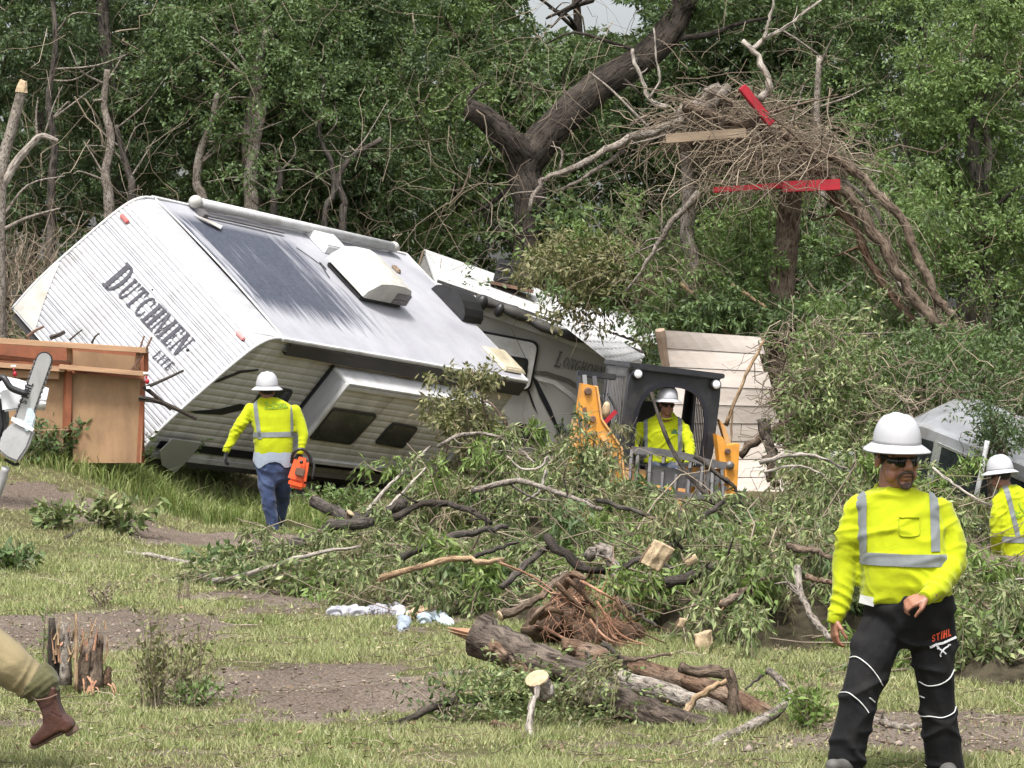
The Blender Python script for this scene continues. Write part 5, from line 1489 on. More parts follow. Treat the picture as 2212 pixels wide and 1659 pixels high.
# ------------------------------------------------------------- sticks and logs
def onpx(pts, d, lift=0):
    if d is None:
        out = []
        for u, v in pts:
            g = G(u, v); out.append(g + V3((0, 0, lift)))
        return out
    ds = d if hasattr(d, '__len__') else [d] * len(pts)
    return [P(u, v, k) for (u, v), k in zip(pts, ds)]
def rough(mb, pts, r, n=10, lump=.1, seed=0, knots=0):
    mb.tube(pts, r, n, lump=lump, seed=seed)
def stick(name, label, pts, rpx, d, mat, cat='branch', group=None, cut=(0, 0), n=8, taper=.55, lump=.08, twigs=0, seg=14, cutmat='cut_end', splinter=(0, 0)):
    """one branch along a line of the picture; rpx = half thickness in picture px at its start"""
    w = onpx(pts, d)
    rnd = random.Random(hash(label) % 9999 if False else sum(map(ord, label)))
    c = curve(w, seg)
    dist = (c[0] - V3((0, 0, CAMH))).length
    r0 = rpx * dist / F
    if d is None: c = [p + V3((0, 0, r0 * .8)) for p in c]
    rr = [r0 * (1 - (1 - taper) * i / (len(c) - 1)) * (rnd.uniform(.84, 1.14) if rpx < 17 else rnd.uniform(.95, 1.05)) for i in range(len(c))]
    c = [p + V3((rnd.uniform(-1, 1), rnd.uniform(-1, 1), rnd.uniform(-1, 1))) * r0 * (.42 if rpx < 17 else .10) if 0 < i < len(c) - 1 else p for i, p in enumerate(c)]
    root = thing(name, label, cat, c[0], group)
    mb = MB(); mb.tube(c, rr, n, lump=lump, seed=rnd.randint(0, 999)); mb.build('stem', MAT[mat], root, True, fix=False)
    for e, flag in ((0, cut[0]), (-1, cut[1])):
        if flag:
            dirv = (c[0] - c[1]).normalized() if e == 0 else (c[-1] - c[-2]).normalized()
            rot = dirv.to_track_quat('Z', 'Y').to_matrix()
            m = MB(); R = rr[e]; m.lathe([(R * 1.01, -.004), (R * 1.0, .006), (R * .55, .012), (R * .1, .013)], c[e], 14, rot=rot); m.build('sawn_end', MAT[cutmat], root)
    for e, flag in ((0, splinter[0]), (-1, splinter[1])):
        if flag:
            dirv = (c[0] - c[1]).normalized() if e == 0 else (c[-1] - c[-2]).normalized()
            for k in range(flag):
                R = rr[e]; a = rnd.uniform(0, 6.28); s = dirv.orthogonal().normalized(); t = dirv.cross(s)
                b = c[e] + (s * math.cos(a) + t * math.sin(a)) * R * rnd.uniform(.2, .85) - dirv * R
                L = R * rnd.uniform(.9, 2.6); m = MB()
                m.tube([b, b + dirv * L * .6, b + dirv * L + s * R * .2], [R * .28, R * .22, .002], 4); m.build('splinter', MAT['bare_wood' if rnd.random() < .7 else 'root'], root)
    for k in range(twigs):
        i = rnd.randint(2, len(c) - 2); L = (c[0] - c[-1]).length * rnd.uniform(.12, .35)
        e = c[i] + V3((rnd.uniform(-1, 1), rnd.uniform(-.6, .6), rnd.uniform(-.6, .9))) * L
        m = MB(); cc = curve([c[i], c[i].lerp(e, .5) + V3((rnd.uniform(-.15, .15), 0, rnd.uniform(-.1, .15))) * L, e], 6)
        m.tube(cc, [rr[i] * .45 * (1 - .75 * j / (len(cc) - 1)) + .0015 for j in range(len(cc))], 5); m.build('twig', MAT[mat], root, True, fix=False)
    return root

# ------------------------------------------------------------- big heap of cut brush
BUMPS = [(.1, 34.6, 1.2, 2.3, .95), (-.45, 33.6, .75, 1.3, .42), (2.0, 38.4, 1.3, .8, .22), (1.3, 32, 1.9, 4, .16), (1.9, 28.5, 1.6, 3, .44), (2.1, 25.6, 1.1, 1.5, .55), (-.9, 31, 1.4, 1.9, .30), (2.95, 29.5, .9, 4, .5),
         (.2, 27.6, 1.2, 1.4, .28), (3.25, 22.4, .7, 1, .42), (4.6, 25.2, 1.0, 1.6, .06), (3.95, 36.5, .75, 1.8, .7)]
def heap(x, y):
    x = np.asarray(x, float); y = np.asarray(y, float); h = np.zeros(np.broadcast(x, y).shape)
    for cx, cy, rx, ry, hh in BUMPS:
        q = 1 - ((x - cx) / rx) ** 2 - ((y - cy) / ry) ** 2
        h = np.maximum(h, hh * np.sqrt(np.maximum(q, 0)) ** 1.2)
    return h * (1 + .22 * wav(x, y, 41, 3, 2.6))
def brush():
    rng = np.random.default_rng(17)
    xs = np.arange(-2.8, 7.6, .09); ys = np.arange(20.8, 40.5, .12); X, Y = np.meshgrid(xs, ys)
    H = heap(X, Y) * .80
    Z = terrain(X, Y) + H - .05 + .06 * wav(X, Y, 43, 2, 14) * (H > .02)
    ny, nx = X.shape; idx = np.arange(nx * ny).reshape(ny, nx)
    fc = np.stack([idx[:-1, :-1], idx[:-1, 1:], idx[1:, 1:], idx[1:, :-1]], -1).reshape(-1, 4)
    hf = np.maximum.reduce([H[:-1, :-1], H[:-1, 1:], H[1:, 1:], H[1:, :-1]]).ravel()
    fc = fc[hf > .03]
    tag(link('brush_core', npmesh('brush_core', np.stack([X, Y, Z], -1).reshape(-1, 3), fc), MAT['core'], None, True), 'dark filler core giving the shaded gaps inside the brush heap', 'brush', kind='stuff')  # solid filler mound, coloured dark so the gaps above it read as shade
    def pts(n, p=.35):
        x = rng.uniform(-2.8, 7.6, n * 4); y = rng.uniform(20.8, 40.0, n * 4); h = heap(x, y)
        ok = (h > .04) & (rng.uniform(0, 1, n * 4) < p + h)
        ok &= (np.abs(x) < y * .16 + .3)
        x, y, h = x[ok][:n], y[ok][:n], h[ok][:n]
        return np.stack([x, y, terrain(x, y) + h * rng.uniform(.55, 1.05, len(x))], -1)
    def boughs(name, n, mat, L, Wd, nper, nsp, length, lab, p=.35, zone=None):
        """cut boughs: each a spine with drooping side sprays that share its direction"""
        c = pts(n, p)
        if zone is not None: c = c[zone(c[:, 0], c[:, 1])]
        k = len(c)
        d = unit(rng.normal(size=(k, 3)) * np.array([1, .8, .25]) + np.array([0, -.2, .12])); ln = rng.uniform(*length, (k, 1))
        tip = c + d * ln; tip[:, 2] -= .18 * ln[:, 0]; tip[:, 2] = np.maximum(tip[:, 2], terrain(tip[:, 0], tip[:, 1]) + .03)
        t = rng.uniform(.05, 1, (k, nsp, 1))
        s = c[:, None] + (tip - c)[:, None] * t + np.array([0, 0, .10]) * (4 * t * (1 - t)) * ln[:, None]
        sd = unit(d[:, None] * .8 + rng.normal(size=(k, nsp, 3)) * np.array([.55, .55, .35]))
        sl_ = rng.uniform(.12, .34, (k, nsp, 1)); mid = s + sd * sl_ * .5 + np.array([0, 0, .02]); e = s + sd * sl_ + np.array([0, 0, -.55]) * sl_
        s, mid, e = s.reshape(-1, 3), mid.reshape(-1, 3), e.reshape(-1, 3)
        e[:, 2] = np.maximum(e[:, 2], terrain(e[:, 0], e[:, 1]) + .01)
        v1 = leafy(s, mid, nper // 2, L, Wd, .45, rng, .012); v2 = leafy(mid, e, nper - nper // 2, L, Wd, .8, rng, .012, 0)
        tag(link2(name, joinm([v1, v2]), MAT[mat]), lab, 'foliage', kind='stuff')
        sp = tubesnp(np.stack([c, c + (tip - c) * .33 + np.array([0, 0, .09]) * ln, c + (tip - c) * .66 + np.array([0, 0, .09]) * ln, tip], 1), rng.uniform(.006, .012, (k, 1)) * np.linspace(1, .35, 4)[None], 4)
        return [sp, tubesnp(np.stack([s, mid, e], 1), np.full((len(s), 1), .003) * np.linspace(1, .4, 3)[None], 3)]
    T = boughs('cut_foliage', 420, 'leaf_cut', .085, .020, 16, 22, (.4, 1.1), 'grey-green wilting boughs covering the brush heap')
    T += boughs('olive_foliage', 150, 'leaf_olive', .08, .019, 14, 20, (.4, 1.0), 'olive and browning boughs in the brush heap')
    T += boughs('fresh_foliage', 230, 'leaf_bright', .10, .024, 14, 20, (.35, .9), 'fresh green drooping boughs on the brush heap')
    T += boughs('dark_foliage', 90, 'leaf_mid', .10, .032, 12, 18, (.35, .8), 'dark green broad-leaved boughs in the brush heap')
    tag(link2('leaf_stalks', joinm(T), MAT['twig_dry']), 'thin stalks among the heaped foliage', 'twigs', kind='stuff')
    s = pts(1300); k = len(s)
    d = unit(rng.normal(size=(k, 3)) * np.array([1, .5, .35])) * rng.uniform(.25, 1.3, (k, 1)); e = s + d
    e[:, 2] = np.maximum(e[:, 2], terrain(e[:, 0], e[:, 1]) + .02)
    pth = wander(s, e, 6, .16, rng, -.05); rr = rng.uniform(.003, .011, (k, 1)) * np.linspace(1, .4, 6)[None]
    tag(link2('dry_twigs', tubesnp(pth, rr, 4), MAT['twig_dry']), 'dry brown twigs poking out of the brush heap', 'twigs', kind='stuff')
brush()

GB = 'branches in the brush heap'
B = [  # label, points, half thickness, depth, material, kwargs
 ('sawn limb with round pale end behind the worker in jeans', [(680, 1083), (735, 1112), (790, 1121), (870, 1085)], 14, [33.5, 33, 32.5, 32], 'bark_grey', dict(cut=(1, 0), taper=.8)),
 ('short upright stub with white sawn top beside the round-ended limb', [(757, 1108), (754, 1140), (752, 1175)], 9, 32.3, 'bark_brown', dict(cut=(1, 0), taper=1)),
 ('thick brown limb with sawn left end at the heap edge', [(546, 1195), (640, 1180), (700, 1142), (800, 1128)], 15, [32.0, 31.7, 31.4, 31], 'bark_grey', dict(cut=(1, 0), taper=.7)),
 ('pale crooked branch lying on the grass left of the heap', [(270, 1200), (340, 1206), (430, 1222), (520, 1195)], 6, None, 'dead_white', dict(twigs=4, taper=.8)),
 ('thin dark twig on the grass far left', [(140, 1165), (200, 1140), (270, 1150), (300, 1165)], 4, None, 'bark_grey', dict(twigs=2)),
 ('grey log end lying left at the heap foot', [(430, 1262), (500, 1262), (580, 1250)], 13, None, 'bark_grey', dict(cut=(1, 0), taper=.8)),
 ('long pale rod over the grey log end', [(460, 1255), (560, 1232), (660, 1200), (780, 1180)], 6, [29.4, 29.3, 29.3, 29.3], 'dead_white', dict(taper=.6)),
 ('grey-green limb rising right across the heap middle', [(868, 1205), (960, 1166), (1040, 1148), (1095, 1138)], 9, [27.5, 27.6, 27.8, 28], 'bark_grey', dict(twigs=2, taper=.7)),
 ('peeled orange split branch across the heap centre', [(822, 1250), (920, 1222), (1000, 1206), (1040, 1216), (1090, 1210)], 8, [26.2, 26.2, 26.3, 26.3, 26.3], 'bare_wood', dict(splinter=(3, 2), taper=.7)),
 ('dark branch above the peeled orange one', [(1000, 1210), (1060, 1190), (1120, 1170)], 7, 26.6, 'bark_grey', dict()),
 ('straight grey pole leaning right in the heap', [(1085, 1270), (1130, 1225), (1182, 1185)], 8, [25.6, 25.7, 25.8], 'bark_grey', dict(taper=.9)),
 ('thick dark branch sloping down right in the heap', [(1182, 1160), (1225, 1200), (1280, 1232), (1340, 1222)], 11, [25.8, 25.6, 25.5, 25.6], 'bark_dark', dict(taper=.7)),
 ('pale lichen-covered root arch in the heap', [(1270, 1205), (1300, 1185), (1330, 1225), (1338, 1270), (1350, 1310)], 14, [25.6, 25.5, 25.4, 25.3, 25.2], 'bark_pale', dict(taper=.6, twigs=3)),
 ('grey curved branch right of the lichen root', [(1335, 1235), (1380, 1208), (1420, 1208), (1455, 1228)], 7, 25.2, 'bark_grey', dict(twigs=2)),
 ('bundle branch of grey twigs beside the root plate', [(1330, 1290), (1380, 1325), (1420, 1355)], 6, 24.6, 'bark_grey', dict(twigs=5)),
 ('long thin dark stem crossing in front of the operator', [(1408, 850), (1435, 930), (1475, 1010), (1520, 1062), (1600, 1130)], 4, [33, 32.5, 32, 31.5, 30.5], 'bark_dark', dict(taper=1.3)),
 ('dark crooked branch right of the grapple', [(1500, 985), (1560, 1030), (1592, 1062), (1605, 1098)], 6, 35, 'bark_dark', dict(twigs=3)),
 ('pale rod leaning up toward the trailer side', [(760, 1145), (830, 1060), (880, 1010), (930, 965)], 5, [33, 33.5, 34, 34.5], 'dead_white', dict()),
 ('second pale rod below the leaning one', [(800, 1130), (870, 1065), (920, 1010)], 4, [32.5, 33, 33.3], 'dead_white', dict()),
 ('bowed grey branch over the heap crown', [(945, 965), (1000, 940), (1060, 938), (1120, 970), (1155, 1000)], 5, [34.5, 34.5, 34.2, 34, 33.8], 'bark_pale', dict(twigs=5)),
 ('twisted brown branch under the trailer corner', [(1100, 945), (1085, 900), (1055, 870), (1015, 860)], 6, 35.5, 'bark_brown', dict(twigs=6, taper=.3)),
 ('white curved stick in the heap crown', [(1185, 985), (1165, 1010), (1125, 1012), (1095, 985)], 3.5, 32.5, 'dead_white', dict()),
 ('short white stick below the curved one', [(1180, 1015), (1165, 1060), (1130, 1085)], 4, 31.8, 'dead_white', dict()),
 ('thin whip lying across the grey-green foliage', [(1290, 1080), (1390, 1110), (1480, 1150), (1540, 1175)], 5, [29, 28.5, 28, 27.6], 'bark_grey', dict(twigs=2)),
 ('smooth pale bough arching toward the nearest worker', [(1640, 1000), (1700, 985), (1760, 985), (1830, 1012)], 5, 33, 'dead_white', dict(twigs=3)),
 ('second thin bough under the arching one', [(1650, 1020), (1720, 1005), (1790, 1030)], 3.5, 33, 'dead_white', dict(twigs=2)),
 ('smooth grey stick ending at the nearest worker hand', [(1722, 1225), (1732, 1290), (1760, 1340), (1800, 1380)], 8, [22.6, 22.4, 22.2, 22], 'bark_pale', dict(twigs=3, taper=.9)),
 ('brown limb left of the nearest worker sleeve', [(1700, 1180), (1760, 1190), (1815, 1210)], 9, 24.5, 'bark_brown', dict()),
 ('rusty brown bough lower beside the sleeve', [(1740, 1245), (1780, 1255), (1830, 1262)], 8, 23.6, 'bark_red', dict()),
 ('pale stick across the brush under the right worker', [(2080, 1290), (2130, 1265), (2212, 1250)], 4, 27, 'dead_white', dict(twigs=2)),
 ('long thin pole slanting before the car windows', [(2015, 1010), (2080, 1060), (2165, 1105)], 3.2, [35.5, 35.2, 35], 'dead_white', dict(taper=.8)),
 ('tall pale stick rising from the tangle by the wall', [(1568, 920), (1600, 840), (1622, 790), (1650, 735)], 4.5, 41.6, 'bare_wood', dict(taper=.7)),
 ('thin pale stick hanging against the plank wall', [(1582, 880), (1578, 960), (1568, 1068)], 2.6, 42.6, 'bare_wood', dict()),
 ('short grey snag before the plank wall', [(1650, 905), (1662, 950), (1668, 1010), (1672, 1048)], 15, 42, 'bark_pale', dict(taper=.6, splinter=(0, 3))),
 ('brown branch resting on the grey snag', [(1598, 985), (1640, 945), (1700, 910), (1740, 880)], 10, 42.2, 'bark_brown', dict(taper=.9)),
 ('brown prop with rough foot at the wall', [(1655, 985), (1672, 1035), (1680, 1050)], 9, 41.6, 'bark_brown', dict()),
]
B += [
 ('thick grey limb lying across the heap right of the root plate', [(1440, 1260), (1520, 1235), (1600, 1225), (1690, 1250)], 13, [25.0, 25.0, 25.1, 25.2], 'bark_grey', dict(taper=.6, twigs=4)),
 ('brown limb with sawn end low in the heap front', [(1080, 1330), (1150, 1300), (1220, 1240)], 10, [24.9, 25, 25.2], 'bark_brown', dict(cut=(1, 0), taper=.7)),
 ('dark limb slanting up behind the blond chunk', [(1440, 1190), (1500, 1130), (1560, 1085)], 9, [26.5, 27.5, 28.5], 'bark_dark', dict(taper=.6, twigs=3)),
 ('long pale limb across the upper heap', [(1020, 1060), (1120, 1040), (1230, 1075), (1300, 1100)], 7, [31.2, 31, 30.5, 30], 'bark_pale', dict(taper=.6, twigs=5)),
 ('dark bough arching at the heap left', [(850, 1120), (930, 1085), (1010, 1100), (1060, 1130)], 9, [30, 30, 29.6, 29.2], 'bark_dark', dict(taper=.6, twigs=4)),
 ('brown broken limb end pointing at the viewer right of the heap', [(1560, 1310), (1620, 1270), (1690, 1240)], 10, [24.0, 24.2, 24.5], 'bark_brown', dict(taper=.8, splinter=(3, 0))),
]
for lab, pts, r, d, m, kw in B:
    stick('branch', lab, pts, r, d, m, group=GB, **kw)

# ------------------------------------------------------------- uprooted root plate
def roots():
    rng = np.random.default_rng(3)
    c0 = P(1240, 1325, 24.3)
    root = thing('root_plate', 'torn reddish root plate with trailing roots at the heap front', 'roots', V3((c0.x, c0.y, tz(c0.x, c0.y))))
    mb = MB(); mb.ell(P(1215, 1335, 24.7), (.15, .15, .15)); mb.ell(P(1178, 1350, 24.5), (.13, .14, .12)); mb.ell(P(1280, 1370, 24.7), (.30, .2, .10)); mb.ell(P(1240, 1280, 24.7), (.12, .12, .14))
    me = remesh(mb, 'soil_clump', .02, 3); v = getv(me); n = getn(me); setv(me, v + n * (wav3(v, 3, 3, 14) * .07 + wav3(v, 4, 2, 45) * .025)[:, None] - np.array(rootpos(root)))
    link('soil_clump', me, MAT['soil'], root, True)
    for pts, r in (([(1200, 1260), (1250, 1310), (1290, 1350), (1330, 1395)], 11), ([(1225, 1250), (1275, 1300), (1290, 1335), (1285, 1400)], 8), ([(1165, 1330), (1190, 1315), (1215, 1325)], 16), ([(1330, 1290), (1350, 1330), (1385, 1365), (1440, 1390)], 6),
                   ([(1175, 1355), (1220, 1380), (1260, 1395)], 5), ([(1215, 1268), (1235, 1240), (1265, 1250)], 18), ([(1240, 1290), (1300, 1370), (1350, 1395)], 5), ([(1290, 1300), (1340, 1370), (1420, 1400)], 4),
                   ([(1255, 1255), (1300, 1280), (1335, 1300)], 5), ([(1150, 1345), (1165, 1320), (1200, 1300)], 12), ([(1310, 1340), (1330, 1380), (1400, 1395)], 3), ([(1080, 1215), (1150, 1245), (1215, 1290)], 4)):
        m = MB(); c = curve([P(u, v, 23.95 + .3 * rng.uniform(-.5, .5)) for u, v in pts], 10); r_ = r * 17 / F
        m.tube(c, [r_ * (1 - .6 * i / (len(c) - 1)) for i in range(len(c))], 7, lump=.22, seed=int(r * 7)); m.build('root', MAT['bark_red' if r > 5 else 'root'], root, True, fix=False)
    k = 150; s = np.array([tuple(P(u, v, 24.1 + w)) for u, v, w in zip(rng.uniform(1170, 1340, k), rng.uniform(1270, 1380, k), rng.uniform(-.2, .3, k))])
    e = s + unit(rng.normal(size=(k, 3)) + np.array([.7, -.3, -.5])) * rng.uniform(.1, .5, (k, 1)); e[:, 2] = np.maximum(e[:, 2], .02)
    o = link2('fine_roots', tubesnp(wander(s, e, 5, .2, rng), rng.uniform(.002, .005, (k, 1)) * np.linspace(1, .4, 5)[None], 3), MAT['root'], root); o['kind'] = 'stuff'
roots()

# wood chunks
def chunk(label, u, v, d, w, h, rotz, mat, seed):
    p = P(u, v, d); rnd = random.Random(seed)
    root = thing('wood_chunk', label, 'wood chunk', p, 'split wood chunks')
    R = Matrix.Rotation(rotz, 3, 'Y') @ Matrix.Rotation(rnd.uniform(0, 1), 3, 'Z')
    m = MB(); arc = [(w * math.cos(a), w * .9 * math.sin(a)) for a in np.linspace(-.3, 3.5, 9)] + [(-w * .2, -w * .55)]
    m.prism([p + R @ V3((x, y, -h / 2)) for x, y in arc], R @ V3((w * .3, 0, h)))
    me = remesh(m, 'split_wood', max(.006, w * .09), 2); v_ = getv(me); n_ = getn(me); ax_ = np.array(R @ V3((0, 0, 1))); sq = v_ - .85 * (v_ @ ax_)[:, None] * ax_
    setv(me, v_ + n_ * (wav3(sq, seed, 3, 60) * w * .10 + wav3(v_, seed + 3, 2, 30) * w * .10)[:, None] - np.array(p)); me.materials.clear(); link('split_wood', me, MAT[mat], root, True)
    m = MB(); m.loft([[p + R @ V3((x * 1.07, y * 1.07, z)) + R @ V3((w * .3 * (z / h + .5), 0, 0)) for x, y in arc[:-1]] for z in (-h * .48, -h * .1, h * .25)], cap=False); m.build('bark_strip', MAT['bark_red'], root)
chunk('blond split chunk lying high in the brush', 1415, 1198, 25.2, .085, .20, .5, 'cut_end', 1)
chunk('pale wedge-shaped chunk standing on the grass edge', 1521, 1392, 23.9, .075, .16, -.2, 'cut_end', 2)
chunk('small pale chip right of the blond chunk', 1492, 1210, 25, .03, .10, 1.0, 'cut_end', 3)
chunk('small pale chip low in the dark foliage', 1470, 1345, 24.2, .03, .07, .4, 'cut_end', 4)

# ------------------------------------------------------------- log heap in front
GL = 'logs and limbs of the front log heap'
Lg = [
 ('log', 'dark brown log buried under the grey log', [(1180, 1500), (1290, 1520), (1400, 1545), (1480, 1575)], 26, [19.9, 19.8, 19.6, 19.5], 'bark_log', dict(taper=.8, n=12, lump=.15)),
 ('log', 'reddish log sloping right beyond the arched limb', [(1480, 1470), (1560, 1500), (1640, 1540), (1715, 1585)], 18, [20.0, 19.8, 19.5, 19.3], 'bark_red', dict(taper=.8, n=12, lump=.15, splinter=(0, 3))),
 ('limb', 'torn bark slab leaning on the split trunk', [(1060, 1400), (1120, 1440), (1170, 1480)], 16, [20.0, 19.9, 19.8], 'bark_red', dict(taper=.6, splinter=(3, 2), lump=.3)),
 ('limb', 'grey dead limb poking up left of the logs', [(1300, 1500), (1290, 1450), (1265, 1410)], 7, [19.6, 19.7, 19.8], 'bark_grey', dict(twigs=4)),
 ('log', 'big dark split trunk with torn left end on the front log heap', [(1026, 1372), (1090, 1405), (1180, 1437), (1300, 1470)], 48, [20.6, 20.5, 20.3, 20.1], 'bark_log', dict(taper=.6, n=14, splinter=(7, 0), lump=.14)),
 ('log', 'brown-barked log at the back of the front heap', [(1250, 1415), (1350, 1440), (1470, 1470), (1560, 1495), (1720, 1575)], 24, [20.6, 20.5, 20.3, 20.0, 19.6], 'bark_red', dict(taper=.7, n=12)),
 ('log', 'grey smooth log in the middle of the front heap', [(1310, 1462), (1400, 1485), (1480, 1510), (1570, 1548), (1640, 1575)], 24, [20.1, 20.0, 19.9, 19.7, 19.6], 'bark_pale', dict(taper=.8, n=12)),
 ('log', 'rough grey-brown log lowest at the front of the heap', [(1240, 1478), (1330, 1520), (1430, 1550), (1545, 1580)], 38, [19.7, 19.5, 19.3, 19.2], 'bark_log', dict(taper=.7, n=14, splinter=(0, 5), lump=.12)),
 ('limb', 'crooked pale limb lying out to the right front', [(1500, 1640), (1560, 1600), (1640, 1555), (1702, 1522), (1700, 1490), (1660, 1448)], 14, [18.2, 18.5, 18.9, 19.2, 19.3, 19.5], 'bark_pale', dict(taper=.55, n=10)),
 ('limb', 'thin fork off the crooked pale limb', [(1660, 1450), (1640, 1465), (1610, 1490)], 4, 19.5, 'bark_grey', dict()),
 ('limb', 'broken brown limb bent over like an arch', [(1470, 1440), (1530, 1450), (1572, 1458), (1582, 1500), (1590, 1560)], 13, 19.5, 'bark_brown', dict(taper=1.1, n=10, splinter=(0, 4))),
 ('limb', 'pale splintered strip torn from the arched limb', [(1478, 1548), (1495, 1518), (1530, 1490), (1570, 1470)], 9, 19.3, 'bare_wood', dict(taper=.7, splinter=(4, 0))),
 ('log', 'red-brown log stub behind the dark split trunk', [(1215, 1398), (1260, 1405), (1330, 1430)], 20, 21.0, 'bark_red', dict(taper=.8)),
 ('limb', 'dark broken branch pointing left from the front heap', [(835, 1566), (900, 1545), (960, 1518), (1060, 1506), (1135, 1503)], 7, [19.4, 19.4, 19.5, 19.6, 19.7], 'bark_dark', dict(taper=1.5, twigs=2)),
 ('limb', 'cream peeled strip along the dark broken branch', [(1000, 1499), (1060, 1497), (1128, 1496)], 4, 19.55, 'cut_end', dict()),
 ('limb', 'thin grey-white branch with pale sawn knob standing in front', [(1150, 1595), (1142, 1560), (1152, 1520), (1162, 1485)], 8, [18.6, 18.7, 18.8, 18.9], 'dead_white', dict(taper=.9)),
 ('log', 'short log with its round sawn face toward the viewer', [(1160, 1466), (1167, 1482), (1180, 1500)], 25, [18.95, 18.97, 19.0], 'bark_pale', dict(cut=(1, 0), taper=.9, n=18, seg=6, lump=.12)),
 ('limb', 'red-brown broken piece low on the grass', [(1065, 1568), (1090, 1574), (1120, 1576)], 12, 18.9, 'bark_red', dict(taper=.8, splinter=(2, 2))),
 ('limb', 'grey twig forking above the logs', [(1300, 1390), (1340, 1420), (1350, 1440), (1345, 1470)], 7, 20.2, 'bark_grey', dict(twigs=4)),
 ('limb', 'small bent branch with a pale tip on the logs', [(1345, 1425), (1400, 1420), (1450, 1412)], 6, 20.2, 'bark_brown', dict(cut=(0, 1))),
 ('limb', 'thin limb on the mud between the worker legs', [(1880, 1555), (1920, 1572), (1965, 1580), (2010, 1570)], 9, None, 'bark_pale', dict(twigs=2, taper=.8)),
 ('limb', 'short rusty chip of bark on the front grass', [(1175, 1622), (1195, 1626), (1215, 1622)], 8, None, 'bark_red', dict()),
]
for nm, lab, pts, r, d, m, kw in Lg:
    stick(nm, lab, pts, r, d, m, 'log' if nm == 'log' else 'branch', GL, **kw)
def front_leaves():
    rng = np.random.default_rng(23)
    # wilting sprays tucked under and over the logs
    k = 250; uv = np.stack([1010 + 380 * rng.beta(1.4, 1.8, k), rng.uniform(1450, 1605, k)], -1)
    ok = (uv[:, 1] > 1450 + np.maximum(uv[:, 0] - 1280, 0) * .42) | (rng.uniform(0, 1, k) < .15); uv = uv[ok]
    s = np.array([tuple(P(u, v, 19.6 + rng.uniform(-.5, .3))) for u, v in uv]); s[:, 2] = np.maximum(s[:, 2], terrain(s[:, 0], s[:, 1]) + .03)
    e = s + unit(rng.normal(size=s.shape) * np.array([1, .6, .5])) * rng.uniform(.10, .28, (len(s), 1)); e[:, 2] = np.maximum(e[:, 2], terrain(e[:, 0], e[:, 1]) + .01)
    v1 = leafy(s, e, 13, .045, .016, .4, rng, .012)
    tag(link2('wilted_leaves', v1, MAT['leaf_cut']), 'wilting leaf sprays between the front logs', 'foliage', kind='stuff')
    # hanging vines
    c = P(1335, 1425, 19.35); n = 15
    s = np.tile(np.array(c), (n, 1)) + rng.normal(size=(n, 3)) * .02
    tgt = np.array([tuple(P(u, v, 19.15)) for u, v in zip(rng.uniform(1150, 1350, n), rng.uniform(1480, 1600, n))])
    pth = wander(s, tgt, 8, .06, rng, -.12)
    tw = tubesnp(pth, np.full((n, 8), .0035), 3)
    fl = pth.reshape(-1, 3); d = np.repeat(unit(tgt - s), 8, 0)
    v2 = leafy(fl, fl + d * .08, 4, .032, .012, .5, rng, .012, 0)
    tag(link2('trailing_vine', joinm([tw, v2]), MAT['leaf_olive']), 'yellow-green vine stems trailing over the logs', 'vine', kind='stuff')
front_leaves()

